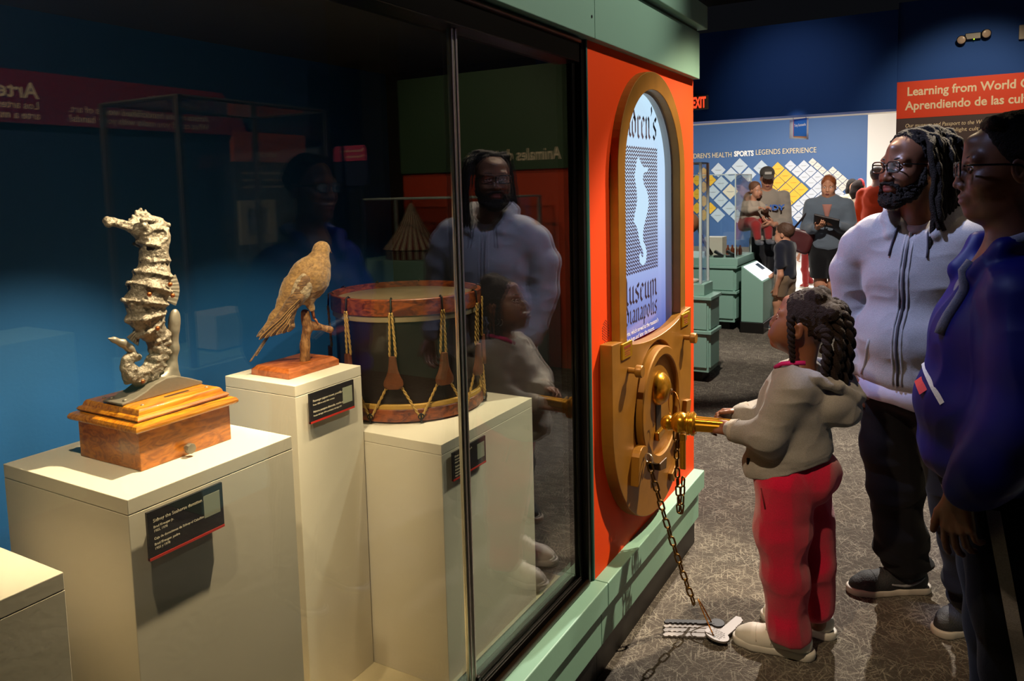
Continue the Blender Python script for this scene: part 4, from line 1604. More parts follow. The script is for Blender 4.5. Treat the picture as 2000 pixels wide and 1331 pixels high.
def _hit(self, p, d, far=1.0, step=0.004):
    """walk from p along d to the skin"""
    p = np.array(p, float)
    d = np.array(d, float)
    d /= np.linalg.norm(d)
    s = 0.0
    prev = _samp(self, p)
    while s < far:
        s += step
        v = _samp(self, p + d * s)
        if v < 0:
            f = prev / max(prev - v, 1e-9)
            return Vector((p + d * (s - step + step * f)).tolist())
        prev = v
    return None


Sdf.hit = _hit
Sdf.samp = _samp


def headR(yaw_dir, pitch=0.0, roll=0.0):
    """columns: person's right, forward, up"""
    f = np.array([yaw_dir[0], yaw_dir[1], 0.0])
    f /= np.linalg.norm(f)
    up = np.array([0, 0, 1.0])
    r = np.cross(f, up)
    p = math.radians(pitch)
    f2 = f * math.cos(p) + up * math.sin(p)
    u2 = up * math.cos(p) - f * math.sin(p)
    q = math.radians(roll)
    r2 = r * math.cos(q) + u2 * math.sin(q)
    u3 = u2 * math.cos(q) - r * math.sin(q)
    return np.stack([r2, f2, u3], 1).astype(np.float32)


def head_sdf(S, c, R, s=1.0, child=0.0, wide=1.0, detail=True, jaw=1.0):
    S.frame(c, R, s)
    S.ell((0, -0.014, 0.034), (0.0745 * wide, 0.098, 0.089), None, 0.02)
    S.ell((0, 0.022, -0.030), (0.062 * wide, 0.070, 0.082), None, 0.03)
    S.ell((0, 0.042, -0.078), (0.046 * wide * jaw, 0.046, 0.036), None, 0.03)
    S.ell((0, 0.076 - 0.006 * child, -0.103), (0.019, 0.016, 0.015), None, 0.025)
    for x in (-1, 1):
        S.ell((x * 0.040 * wide, 0.058, -0.036), (0.024, 0.028, 0.026 + 0.008 * child), None, 0.03)
        if child:
            S.ell((x * 0.040 * wide, 0.055, -0.062), (0.026, 0.028, 0.026), None, 0.03)
    S.cone((-0.042, 0.073, 0.021), (0.042, 0.073, 0.021), 0.0125 - 0.003 * child, None, 0.02)
    S.cone((0, 0.078, 0.021), (0, 0.072, 0.06), 0.014, 0.02, 0.02)
    if detail:
        for x in (-1, 1):
            S.ell((x * 0.032, 0.097, 0.001), (0.0165, 0.0155, 0.0105), None, 0.014, 's')
    S.chain([(0, 0.086, 0.010), (0, 0.098, -0.018), (0, 0.107 - 0.004 * child, -0.036)], [0.0075, 0.009, 0.011], 0.012)
    for x in (-1, 1):
        S.ell((x * 0.0135, 0.098, -0.041), (0.0085, 0.011, 0.0085), None, 0.006)
        if detail:
            S.ell((x * 0.0075, 0.106, -0.049), (0.0035, 0.005, 0.003), None, 0.003, 's')
    S.ell((0, 0.090, -0.072), (0.027, 0.013, 0.019), None, 0.015)
    S.ell((0, 0.0985, -0.0665), (0.021, 0.0085, 0.0062), None, 0.006)
    S.ell((0, 0.0965, -0.0785), (0.019, 0.0095, 0.0072), None, 0.006)
    if detail:
        S.ell((0, 0.112, -0.0725), (0.024, 0.0115, 0.0012), None, 0.003, 's')
    for x in (-1, 1):
        S.ell((x * 0.0765 * wide, -0.010, -0.012), (0.0075, 0.018, 0.030), rotm(-12, 0, x * -14), 0.006)
        if detail:
            S.ell((x * 0.084 * wide, -0.006, -0.008), (0.005, 0.009, 0.017), rotm(-12, 0, x * -14), 0.004, 's')
    S.frame()


def lip_region(c, R, s):
    c = np.array(c)

    def fn(P):
        q = (P - c) @ R / s
        return (np.abs(q[:, 0]) < 0.021) & (q[:, 1] > 0.092) & (q[:, 2] < -0.0600) & (q[:, 2] > -0.0855) & ((q[:, 0] / 0.021) ** 2 + ((q[:, 2] + 0.0725) / 0.0125) ** 2 < 1)
    return fn


SCLERA = mat('eye_white', '#d8d2cc', 0.25)
IRIS = mat('brown_iris', '#1c0d07', 0.1)


def eyes(body, c, R, s, lid=None, lookx=0.0, lookz=0.0, iris=None):
    for x in (-1, 1):
        m = MB()
        p = Vector(c) + Vector((R @ np.array([x * 0.032, 0.0745, 0.001]) * s).tolist())
        m.ell(p, 0.0122 * s, nu=18, nv=12)
        m.m = 1
        d = R @ np.array([lookx, 1.0, lookz])
        d = d / np.linalg.norm(d)
        m.ell(p + Vector((d * 0.0082 * s).tolist()), 0.0062 * s, nu=14, nv=8)
        m.build('eye', [SCLERA, iris or IRIS], body, smooth=True)
        if lid:
            # upper and lower lids
            m = MB()
            for zz, a0 in ((1, 24), (-1, -38)):
                path = []
                for k in range(9):
                    u = (k / 8 - 0.5) * 2
                    a = math.radians(a0 * (1 - u * u * 0.75))
                    th = math.radians(u * 62)
                    q = np.array([math.sin(th) * 0.0132, math.cos(th) * math.cos(a) * 0.0132, math.sin(a) * 0.0132])
                    path.append(p + Vector((R @ q * s).tolist()))
                m.tube(path, [0.0012 * s + 0.0022 * s * math.sin(math.pi * k / 8) for k in range(9)], 8)
            m.build('eyelid', lid, body, smooth=True)


def brows(body, c, R, s, mt, th=0.0035, z=0.0235):
    for x in (-1, 1):
        m = MB()
        path = []
        for k in range(6):
            u = k / 5
            q = np.array([x * (0.014 + 0.037 * u), 0.0885 - 0.016 * u * u, z + 0.006 * math.sin(u * 2.4)])
            path.append(Vector(c) + Vector((R @ q * s).tolist()))
        m.tube(path, [th * s * f for f in (.7, 1, 1, .9, .7, .35)], 8)
        m.build('eyebrow', mt, body, smooth=True)


def hand(S, w, d, n, side, s=1.0, curl=(25, 35, 25), spread=1.0, thumb=(0.55, 0.75, 0.25), k=0.006, each=None):
    """palm, four fingers of different length and a thumb; d along the fingers, n where the palm looks; side 'L' or 'R'"""
    w, d, n = (np.array(q, float) for q in (w, d, n))
    d /= np.linalg.norm(d)
    n = n - d * (n @ d)
    n /= np.linalg.norm(n)
    t = np.cross(d, n) if side == 'R' else np.cross(n, d)
    off = [0.030, 0.0105, -0.010, -0.029]
    kn = [0.088, 0.092, 0.087, 0.077]
    ln = [(0.040, 0.025, 0.020), (0.044, 0.028, 0.021), (0.041, 0.026, 0.021), (0.032, 0.020, 0.018)]
    for i in range(4):
        S.cone(w + t * off[i] * 0.45 * s, w + (d * kn[i] + t * off[i]) * s, 0.0155 * s, 0.0105 * s, 0.012)
    S.cone(w + (d * 0.03 + t * 0.012) * s, w + (d * 0.06 + t * 0.02 + n * 0.004) * s, 0.016 * s, 0.012 * s, 0.012)
    for i in range(4):
        p = w + (d * kn[i] + t * off[i]) * s
        a = 0.0
        fan = t * off[i] * 2.2 * spread
        cc = each[i] if each else curl
        for j in range(3):
            a += math.radians(cc[j])
            dd = (d + fan) * math.cos(a) + n * math.sin(a)
            dd /= np.linalg.norm(dd)
            q = p + dd * ln[i][j] * s
            r0 = (0.0098, 0.0088, 0.0080, 0.0070)[j] * s * (0.88 if i == 3 else 1)
            r1 = (0.0098, 0.0088, 0.0080, 0.0070)[j + 1] * s * (0.88 if i == 3 else 1)
            S.cone(p, q, r0, r1, k * 0.5)
            p = q
    p = w + (d * 0.022 + t * 0.020) * s
    td = d * thumb[0] + t * thumb[1] + n * thumb[2]
    td /= np.linalg.norm(td)
    q = p + td * 0.042 * s
    S.cone(p, q, 0.0145 * s, 0.0112 * s, 0.010)
    td = td + d * 0.45 - t * 0.2
    td /= np.linalg.norm(td)
    q2 = q + td * 0.030 * s
    S.cone(q, q2, 0.0112 * s, 0.0100 * s, 0.003)
    td = td + d * 0.25
    td /= np.linalg.norm(td)
    S.cone(q2, q2 + td * 0.022 * s, 0.0100 * s, 0.0076 * s, 0.003)


def shoe(parent, heel, d, L, upper, sole, lace=None, wid=0.098, hgt=0.085, h=0.003, z0=0.0, collar=None, ankle=None):
    heel = np.array([heel[0], heel[1], z0], float)
    d = np.array([d[0], d[1], 0.0])
    d /= np.linalg.norm(d)
    r = np.cross(d, [0, 0, 1.0])
    R = np.stack([r, d, [0, 0, 1.0]], 1).astype(np.float32)
    lo = heel + np.minimum(0, d * L) - 0.10
    hi = heel + np.maximum(0, d * L) + 0.10
    lo[2], hi[2] = z0 - 0.012, z0 + 0.17
    k = L / 0.30
    w = wid / 2
    out = [(0.035, 0.86), (0.10, 0.80), (0.17, 0.90), (0.22, 1.0), (0.262, 0.86)]
    S = Sdf(lo, hi, h).frame(heel, R)
    for (a, fa), (b, fb) in zip(out, out[1:]):
        S.cone((0, a * k, 0.016), (0, b * k, 0.016), w * fa, w * fb, 0.01)
    S.cut((0, 0, 0.0), (0, 0, -1)).cut((0, 0, 0.028), (0, 0, 1), 0.006)
    so = S.build('shoe_sole', sole, parent)
    U = Sdf(lo, hi, h).frame(heel, R)
    U.chain([(0, 0.045 * k, 0.05), (0, 0.10 * k, 0.052), (0, 0.17 * k, 0.038), (0, 0.225 * k, 0.03), (0, 0.262 * k, 0.027)], [w * .80, w * .80, w * .84, w * .90, w * .68], 0.02)
    U.cone((0, 0.055 * k, 0.045), (0, 0.050 * k, hgt), w * 0.74, w * 0.70, 0.02)
    U.chain([(0, 0.09 * k, 0.095), (0, 0.15 * k, 0.066)], [0.022, 0.024], 0.02)
    U.cut((0, 0, 0.020), (0, 0, -1)).cut((0, 0.05 * k, hgt + 0.012), (0, -0.25, 1), 0.004)
    up = U.build('shoe', upper, parent)
    so.parent = up
    if h <= .0032:
        # stitched toe cap and heel overlay
        for nm, y, a in (('toe_seam', .205, 0.9), ('heel_seam', .075, 0.0), ('side_seam', .150, 0.3)):
            pts = []
            for q in range(13):
                t = math.radians(-78 + 156 * q / 12)
                o = heel + R @ np.array([math.sin(t) * .12, (y + a * .02 * math.cos(t)) * k, .03 + math.cos(t) * .12])
                c = heel + R @ np.array([0, y * k, .03])
                hp = U.hit(o, c - o, 0.12, .003)
                if hp:
                    pts.append(hp)
            if len(pts) > 4:
                MB().tube(pts, .0016, 6).build(nm, upper, up, smooth=True)
    if lace:
        m = MB()
        for q in range(4):
            y = (0.105 + 0.022 * q) * k
            zz = 0.125
            pts = []
            for u in (-1, -.5, 0, .5, 1):
                p = heel + R @ np.array([u * w * 0.55, y, zz])
                hp = U.hit(p, (0, 0, -1), 0.12)
                if hp:
                    pts.append(hp + Vector((0, 0, 0.002)))
            if len(pts) > 2:
                m.tube(pts, 0.0032, 6)
        if m.v:
            m.build('laces', lace, up, smooth=True)
    return up, U


def fabric(name, col, sc=420, bump=0.25, var=0.10, vs=300, rough=0.95, sheen=0.25):
    return mat(name, col, rough, bump=bump, bscale=sc, var=var, vscale=vs, spec=0.15, sheen=sheen)


def ridges(S, amp, f, near=0.03, off=0.0):
    """cloth folds"""
    sl, P = S.sub(S.lo, S.lo + S.h * S.n)
    m = np.abs(S.F) < near
    n = vnoise(P[m] + off, f)
    S.F[m] += amp * (np.abs(n) * 2.0 - 0.55)
    return S


def bbox_of(pts, pad):
    a = np.array(pts, float)
    return a.min(0) - pad, a.max(0) + pad


SKIN_DARK = mat('deep_brown_skin', '#714832', 0.42, sss=0.05, bump=0.05, bscale=300, var=0.06, vscale=20)
SKIN_GIRL = mat('warm_brown_skin', '#7a4c35', 0.45, sss=0.06, bump=0.03, bscale=300)
SKIN_WOMAN = mat('brown_skin', '#6f4632', 0.42, sss=0.05, bump=0.05, bscale=300, var=0.06, vscale=20)
LIPS = mat('brown_lips', '#6b3a36', 0.4)
HAIRB = mat('black_hair', '#140d09', 0.75, bump=0.8, bscale=260, spec=0.25)
HAIRD = mat('dark_brown_hair', '#261710', 0.75, bump=1.0, bscale=420, spec=0.25)
LASH = mat('brow_hair', '#120b08', 0.8)
RUBBERW = mat('white_rubber', '#cfc9bf', 0.55)
LENS = glass('spectacle_lens', (0.97, 0.98, 1.0), 1.5, 0.8)
FRAMEB = mat('black_acetate', '#0a0a0c', 0.2)


def glasses(body, c, R, s, temple=True, lens_h=0.019, lens_w=0.027):
    def W(q):
        return Vector(c) + Vector((R @ np.array(q) * s).tolist())
    m = MB()
    for x in (-1, 1):
        lo = []
        for k in range(20):
            a = 2 * math.pi * k / 20
            ca, sa = math.cos(a), math.sin(a)
            sq = (abs(ca) ** 4 + abs(sa) ** 4) ** -0.25
            u, v = ca * sq * lens_w, sa * sq * lens_h
            lo.append(W((x * 0.0335 + u, 0.1085 - 0.10 * abs(x * 0.0335 + u) ** 1.6, 0.0 + v)))
        m.tube(lo, 0.0024 * s, 8, closed=True)
    m.tube([W((-0.009, 0.1085, 0.006)), W((0, 0.112, 0.008)), W((0.009, 0.1085, 0.006))], 0.0024 * s, 8)
    for x in (-1, 1):
        m.tube([W((x * 0.0625, 0.100, 0.008)), W((x * 0.074, 0.088, 0.009)), W((x * 0.0815, 0.02, 0.006)), W((x * 0.0815, -0.012, 0.002)), W((x * 0.079, -0.03, -0.018))], [.0026 * s] * 5, 8)
    g = m.build('eyeglasses', FRAMEB, body, smooth=True)
    for x in (-1, 1):
        L = MB()
        vs = []
        for k in range(20):
            a = 2 * math.pi * k / 20
            ca, sa = math.cos(a), math.sin(a)
            sq = (abs(ca) ** 4 + abs(sa) ** 4) ** -0.25
            u, v = ca * sq * lens_w, sa * sq * lens_h
            vs.append((x * 0.0335 + u, v))
        n = len(vs)
        pts = [W((u, 0.1078 - 0.10 * abs(u) ** 1.6, v)) for u, v in vs] + [W((u, 0.1092 - 0.10 * abs(u) ** 1.6, v)) for u, v in vs]
        L.add(pts, [tuple(range(n)), tuple(range(n, 2 * n))[::-1]] + [(i, (i + 1) % n, n + (i + 1) % n, n + i) for i in range(n)])
        L.build('lens', LENS, g)
    return g


def V3(*a):
    return np.array(a, float)


# ------------------------------------------------------------------ the girl holding the key
def girl():
    F = V3(-.975, .22, 0)
    F /= np.linalg.norm(F)
    hc, hs = (-.420, 2.650, 1.128), 0.93
    R = headR(V3(-.99, .13, 0), 17)
    B = Sdf((-.74, 2.40, 0.03), (-.20, 2.90, 1.26), 0.003)
    B.cone((-.425, 2.65, .96), (-.405, 2.65, 1.10), .040, .043, 0.03)
    B.ell((-.44, 2.65, .86), (.085, .12, .13), None, .04).ell((-.46, 2.65, .70), (.10, .115, .11), None, .04).ell((-.445, 2.65, .61), (.10, .11, .08), None, .04)
    shl, ell_, wrl = (-.43, 2.545, .93), (-.505, 2.505, .775), (-.625, 2.545, .768)
    shr, elr, wrr = (-.43, 2.755, .93), (-.505, 2.79, .80), (-.615, 2.640, .800)
    for a, b, c in ((shl, ell_, wrl), (shr, elr, wrr)):
        B.chain([a, b, c], [.036, .030, .023], .02)
    for a, b, c in (((-.455, 2.585, .60), (-.455, 2.578, .36), (-.435, 2.582, .06)), ((-.435, 2.705, .60), (-.40, 2.715, .35), (-.375, 2.735, .06))):
        B.chain([a, b, c], [.068, .048, .034], .03)
    hand(B, wrl, V3(-1, .15, .10), V3(.05, .75, -.6), 'L', 0.70, (38, 55, 45), 0.6, (0.75, 0.45, 0.35), 0.004)
    hand(B, wrr, V3(-1, -.25, -.05), V3(-.1, -.75, -.55), 'R', 0.70, (38, 55, 45), 0.6, (0.75, 0.45, 0.35), 0.004)
    head_sdf(B, hc, R, hs, child=1.0, wide=1.03)
    p = B.build('person', [SKIN_GIRL, LIPS], None, (-.43, 2.65, 0.0), [(1, lip_region(hc, R, hs))])
    tag(p, 'girl in grey hoodie and red trousers holding a gold key, looking up', 'person')
    eyes(p, hc, R, hs, SKIN_GIRL, 0, 0.1)
    brows(p, hc, R, hs, LASH, 0.0028)
    # hair
    H = Sdf((-.56, 2.50, .86), (-.22, 2.84, 1.29), 0.0028)
    H.frame(hc, R, hs)
    H.ell((0, -.018, .042), (.080, .103, .093), None, .01)
    H.cut((0, .070, .060), (0, .80, -.42), .01)
    H.cut((0, .028, -.01), (0, .72, -.70), .012)
    # parted puffs at the crown and back
    for q, r in (((-.030, -.02, .118), .034), ((.030, -.02, .118), .034), ((-.045, -.085, .085), .036), ((.045, -.085, .085), .036), ((0, -.105, .045), .036), ((-.050, -.088, .01), .032), ((.050, -.088, .01), .032)):
        H.ell(q, (r, r, r * .9), None, .010)
    H.frame()
    ridges(H, .0030, (60, 60, 22)).noise(.002, 160)
    hair = H.build('hair', HAIRD, p)
    rr = random.Random(5)

    def braid(pts, r0, r1):
        P = [Vector(q) for q in pts]
        path = []
        n = 44
        for i in range(n + 1):
            u = i / n * (len(P) - 1)
            j = min(int(u), len(P) - 2)
            f = u - j
            q0, q1, q2, q3 = P[max(j - 1, 0)], P[j], P[j + 1], P[min(j + 2, len(P) - 1)]
            path.append(0.5 * ((2 * q1) + (q2 - q0) * f + (2 * q0 - 5 * q1 + 4 * q2 - q3) * f * f + (3 * q1 - q0 - 3 * q2 + q3) * f ** 3))
        ph0 = rr.uniform(0, 6)
        m = MB()
        for ph in (0, math.pi):
            w, rad = [], []
            for i, c in enumerate(path):
                d = (path[min(i + 1, n)] - path[max(i - 1, 0)]).normalized()
                sd, up_, _ = frame_of(d, (0.2, 1, 0.1))
                r = r0 + (r1 - r0) * i / n
                a = ph + ph0 + i * .62
                w.append(c + (sd * math.cos(a) + up_ * math.sin(a)) * r * .52)
                rad.append(r * .66 * (1 + rr.uniform(-.10, .10)) * (.6 if i > n - 3 else 1))
            m.tube(w, rad, 9)
        return m.build('braid', HAIRD, hair, smooth=True)
    for (x0, y0, z0), (x1, y1, z1), (x2, y2, z2), ra in (((-.345, 2.60, 1.19), (-.300, 2.59, 1.10), (-.318, 2.585, .935), .018), ((-.335, 2.64, 1.20), (-.282, 2.64, 1.10), (-.296, 2.63, .900), .019),
                                                         ((-.335, 2.69, 1.20), (-.280, 2.70, 1.10), (-.285, 2.70, .935), .019), ((-.345, 2.73, 1.18), (-.295, 2.755, 1.08), (-.300, 2.75, .93), .018),
                                                         ((-.36, 2.58, 1.13), (-.333, 2.562, 1.06), (-.345, 2.57, .965), .016), ((-.315, 2.61, 1.12), (-.300, 2.61, 1.02), (-.325, 2.605, .885), .016), ((-.35, 2.60, 1.06), (-.335, 2.60, 1.0), (-.338, 2.60, .92), .016)):
        braid([(x0, y0, z0), ((x0 + x1) / 2 + .008, (y0 + y1) / 2, (z0 + z1) / 2 + .02), (x1, y1, z1), ((x1 + x2) / 2, (y1 + y2) / 2, (z1 + z2) / 2), (x2, y2, z2)], ra, ra * .75)
    braid([(-.448, 2.578, 1.165), (-.444, 2.566, 1.11), (-.440, 2.564, 1.06), (-.438, 2.566, 1.018)], .0125, .009)
    MB().torus((-.449, 2.573, 1.071), .0125, .0014, (.9, .35, .1), 22, 6).build('earring', CHROME, p, smooth=True)
    # hoodie
    G = Sdf((-.74, 2.36, .54), (-.18, 2.94, 1.06), .0032)
    G.ell((-.425, 2.65, .93), (.085, .135, .075), None, .04)
    G.ell((-.445, 2.65, .84), (.118, .140, .13), None, .05).ell((-.462, 2.65, .71), (.142, .145, .125), None, .05)
    G.ell((-.462, 2.65, .645), (.146, .146, .06), None, .03)
    G.chain([shl, ell_, (-.612, 2.542, .768)], [.064, .058, .043], .03)
    G.chain([shr, elr, (-.605, 2.645, .800)], [.064, .056, .043], .03)
    for q in (0, 1):
        e = ((-.600, 2.541, .768), (-.628, 2.546, .768)) if q == 0 else ((-.592, 2.652, .802), (-.618, 2.638, .800))
        G.cone(e[0], e[1], .040, .037, .004)
    # hood lying on the back, with its rolled rim
    G.ell((-.318, 2.672, .872), (.072, .112, .082), rotm(0, 25, 0), .02)
    G.ell((-.280, 2.685, .838), (.048, .085, .050), rotm(0, 35, 0), .02)
    G.ell((-.41, 2.65, 1.03), (.068, .072, .085), None, .012, 's')
    G.ell((-.335, 2.668, .968), (.050, .080, .050), rotm(0, 28, 0), .012, 's')
    G.chain([(-.492, 2.60, .968), (-.435, 2.560, .985), (-.365, 2.558, .972), (-.305, 2.585, .945), (-.258, 2.640, .900), (-.248, 2.695, .888), (-.285, 2.755, .930), (-.355, 2.775, .970), (-.44, 2.745, .985), (-.49, 2.70, .970)], [.016, .020, .021, .020, .019, .019, .020, .021, .020, .016], .007)
    G.ell((-.462, 2.65, .62), (.146, .146, .09), None, .03)
    G.cut((-.46, 2.65, .648), (.35, 0, -1), .004)
    G.ell((-.462, 2.65, .672), (.142, .144, .020), rotm(0, -19, 0), .008)
    ridges(G, .0040, (7, 9, 12))
    ridges(G, .0022, (17, 17, 26), off=9.0)
    hd = G.build('hoodie', fabric('girl_grey_fleece', '#8e8984'), p)
    # ribbed hem band and cuffs: separate knit
    for a, b, r0, r1 in (((-.606, 2.5415, .768), (-.632, 2.5455, .768), .0415, .0365), ((-.599, 2.649, .8015), (-.622, 2.636, .800), .0415, .0365)):
        MB().cyl(a, b, r0, r1, 28).build('cuff', fabric('girl_pale_fleece', '#a39a90'), hd, smooth=True, angle=50)
    MB().tube([(-.498, 2.60, .985), (-.474, 2.580, 1.004), (-.435, 2.571, 1.012), (-.40, 2.578, 1.014)], .0075, 8).build('pink_neckline', mat('magenta_cloth', '#c0106a', 0.8), p, smooth=True)
    q = G.hit((-.575, 2.35, .665), (0, 1, 0))
    if q:
        MB().obox(q + Vector((0, -.003, 0)), (.012, .008, .022)).build('zip_pull', BLACKM, hd, bevel=.002)
    # trousers
    T = Sdf((-.66, 2.42, .05), (-.20, 2.88, .74), .0032)
    T.ell((-.445, 2.65, .64), (.125, .130, .10), None, .03).ell((-.385, 2.615, .615), (.080, .075, .085), None, .03).ell((-.375, 2.695, .615), (.080, .075, .085), None, .03)
    T.chain([(-.462, 2.585, .60), (-.468, 2.578, .44), (-.455, 2.576, .30), (-.446, 2.580, .12), (-.440, 2.582, .085)], [.098, .090, .078, .066, .068], .02)
    T.chain([(-.430, 2.715, .60), (-.405, 2.720, .44), (-.392, 2.722, .28), (-.378, 2.735, .12)], [.092, .082, .072, .060], .02)
    T.cut((-.44, 2.65, .70), (-.3, 0, 1), .004)
    T.cut((-.44, 2.65, .066), (0, 0, -1), .006)
    ridges(T, .0070, (11, 11, 6)).noise(.004, (9, 9, 11))
    ridges(T, .003, (20, 20, 9), off=5.0)
    tr = T.build('trousers', fabric('red_fleece', '#c0103a', sheen=0.4), p)
    m = MB()
    pts = [T.hit((x, 2.40, z), (0, 1, 0)) for x, z in ((-.520, .60), (-.512, .565), (-.505, .535))]
    if all(pts):
        m.tube([q + Vector((0, .002, 0)) for q in pts], .004, 8)
        m.build('pocket_edge', mat('dark_red_seam', '#6d0a1a', 0.9), tr, smooth=True)
    wu, lc = mat('white_leather', '#d4cdc2', 0.5, var=.04), mat('white_lace', '#dedad2', 0.8)
    shoe(p, (-.368, 2.597), (-1, -.05), .258, wu, RUBBERW, lc, .092, .075, .0028)
    shoe(p, (-.322, 2.752), (-1, .12), .250, wu, RUBBERW, lc, .092, .075, .0032)
    return p


girl()


# ------------------------------------------------------------------ the man in the zipped hoodie
def man():
    F = V3(-.33, -.944, 0)
    hF = V3(-.66, -.75, 0)
    hc, hs = (-.135, 3.065, 1.643), 1.0
    R = headR(hF, -1)
    Rt = headR(F)[:, [0, 1, 2]]
    cx, cy = -.088, 3.10
    B = Sdf((-.50, 2.72, .04), (.32, 3.42, 1.80), 0.0036)
    B.chain([(-.088, 3.12, 1.44), (-.115, 3.085, 1.55)], [.066, .060], .03)
    B.frame((cx, cy, 0), Rt)
    B.ell((0, 0, 1.28), (.165, .11, .19), None, .05).ell((0, .01, 1.02), (.17, .13, .16), None, .05).ell((0, 0, .86), (.165, .12, .12), None, .05)
    B.frame()
    shr, elr, wrr = (-.275, 3.165, 1.395), (-.330, 3.19, 1.115), (-.300, 3.10, .885)
    shl, el_, wl = (.100, 3.035, 1.395), (.185, 3.06, 1.115), (.215, 3.02, .885)
    for a, b, c in ((shr, elr, wrr), (shl, el_, wl)):
        B.chain([a, b, c], [.058, .046, .030], .03)
    hand(B, wrr, V3(.05, -.1, -1), V3(.9, .3, 0), 'R', 1.0, (25, 35, 25))
    hand(B, wl, V3(0, -.1, -1), V3(-.9, -.3, 0), 'L', 1.0, (25, 35, 25))
    for a, b, c in (((-.165, 3.14, .80), (-.165, 3.17, .46), (-.125, 3.21, .09)), ((.000, 3.08, .80), (.060, 3.04, .46), (.105, 3.06, .09))):
        B.chain([a, b, c], [.088, .062, .046], .03)
    head_sdf(B, hc, R, hs, wide=1.05, jaw=1.1)
    p = B.build('person', [SKIN_DARK, LIPS], None, (-.06, 3.12, 0), [(1, lip_region(hc, R, hs))])
    tag(p, 'bearded man with glasses and dreadlocks in a zipped light grey hoodie', 'person')
    eyes(p, hc, R, hs, SKIN_DARK)
    brows(p, hc, R, hs, LASH, 0.0042)
    glasses(p, hc, R, hs)
    # beard and moustache
    D = Sdf((-.29, 2.92, 1.44), (0.02, 3.20, 1.68), .0026)
    D.frame(hc, R, hs)
    for x in (-1, 1):
        D.chain([(x * .077, .012, -.010), (x * .072, .022, -.055), (x * .056, .048, -.096), (x * .026, .080, -.116), (0, .088, -.122)], [.006, .015, .020, .022, .023], .015)
        D.chain([(x * .040, .084, -.092), (x * .034, .092, -.068), (x * .020, .102, -.058), (0, .105, -.0565)], [.011, .007, .0062, .0055], .006)
        D.chain([(x * .060, .050, -.060), (x * .052, .066, -.078)], [.010, .012], .01)
    D.cone((-.012, .096, -.094), (.012, .096, -.094), .008, None, .008)
    D.ell((0, .105, -.0725), (.022, .02, .0125), None, .004, 's')
    D.frame()
    D.noise(.003, 120).noise(.003, 260)
    D.build('beard', HAIRB, p)
    # hair cap behind a receding hairline, then the locks
    H = Sdf((-.29, 2.90, 1.50), (0.10, 3.26, 1.83), .003)
    H.frame(hc, R, hs)
    H.ell((0, -.020, .040), (.081, .102, .094), None, .01)
    H.cut((0, .038, .10), (0, .80, -.25), .01)
    H.cut((0, -.005, -.02), (0, .70, -.72), .01)
    H.frame()
    H.noise(.004, 60).noise(.003, 170)
    hair = H.build('hair', HAIRB, p)
    rr = random.Random(11)

    def W(q):
        return np.array(hc) + R @ np.array(q) * hs
    k = 0
    # local x: right; the locks are swept to the back and fall over his left shoulder
    roots = []
    for i in range(34):
        a = math.radians(rr.uniform(-110, 110))
        b = rr.uniform(.05, .125)
        roots.append((a, b))
    for i in range(38):
        t = i / 37
        x0 = .062 - .130 * t + rr.uniform(-.012, .012)
        y0 = rr.uniform(-.075, .030)
        z0 = .034 + .088 * math.sqrt(max(0, 1 - (x0 / .084) ** 2 - ((y0 + .02) / .112) ** 2)) if (x0 / .084) ** 2 + ((y0 + .02) / .112) ** 2 < 1 else .05
        side = -1 if i > 7 else 1          # most locks fall on his left
        ln = rr.uniform(.17, .34)
        bx = side * (.088 + rr.uniform(0, .030))
        by = rr.uniform(-.115, .025) if side < 0 else rr.uniform(-.13, -.08)
        zt = rr.uniform(-.02, .03)
        pts = [W((x0, y0, z0)), W(((x0 + bx) / 2 + side * .012, (y0 + by) / 2 - .012, z0 + .006)), W((bx, by, zt + .04)), W((bx + side * .012, by - .006, zt - .05)), W((bx + side * .014 + rr.uniform(-.012, .012), by + rr.uniform(-.015, .015), zt - ln * .6)), W((bx + side * .012 + rr.uniform(-.02, .02), by + rr.uniform(-.02, .02), zt - ln))]
        m = MB()
        path, rad = [], []
        P = [Vector(q.tolist()) for q in pts]
        nseg = 26
        r0 = rr.uniform(.0085, .0115)
        for s in range(nseg + 1):
            u = s / nseg * (len(P) - 1)
            j = min(int(u), len(P) - 2)
            f = u - j
            q0, q1, q2, q3 = P[max(j - 1, 0)], P[j], P[j + 1], P[min(j + 2, len(P) - 1)]
            c = 0.5 * ((2 * q1) + (q2 - q0) * f + (2 * q0 - 5 * q1 + 4 * q2 - q3) * f * f + (3 * q1 - q0 - 3 * q2 + q3) * f ** 3)
            path.append(c)
            rad.append(r0 * (1 + .22 * math.sin(s * 1.9 + i) + rr.uniform(-.1, .1)) * (1 if s < nseg - 2 else .6))
        m.tube(path, rad, 8)
        m.build('dreadlock', HAIRB, hair, smooth=True)
    # hoodie
    G = Sdf((-.52, 2.72, .80), (.34, 3.42, 1.56), .0038)
    G.frame((cx, cy, 0), Rt)
    G.ell((0, -.005, 1.36), (.195, .105, .13), None, .06)
    G.ell((0, .004, 1.24), (.205, .148, .17), None, .06)
    G.ell((0, .020, 1.03), (.222, .178, .17), None, .06)
    G.ell((0, .012, .90), (.220, .170, .10), None, .04)
    G.frame()
    G.cone((-.235, 3.15, 1.385), (-.290, 3.175, 1.34), .088, .084, .05)
    G.chain([(-.290, 3.175, 1.34), (-.325, 3.19, 1.25), elr, (-.305, 3.105, .905)], [.082, .080, .072, .050], .014)
    G.cone((.065, 3.05, 1.385), (.115, 3.035, 1.34), .088, .084, .05)
    G.chain([(.115, 3.035, 1.34), (.155, 3.04, 1.25), el_, (.212, 3.025, .905)], [.082, .080, .072, .050], .014)
    G.frame((cx, cy, 0), Rt)
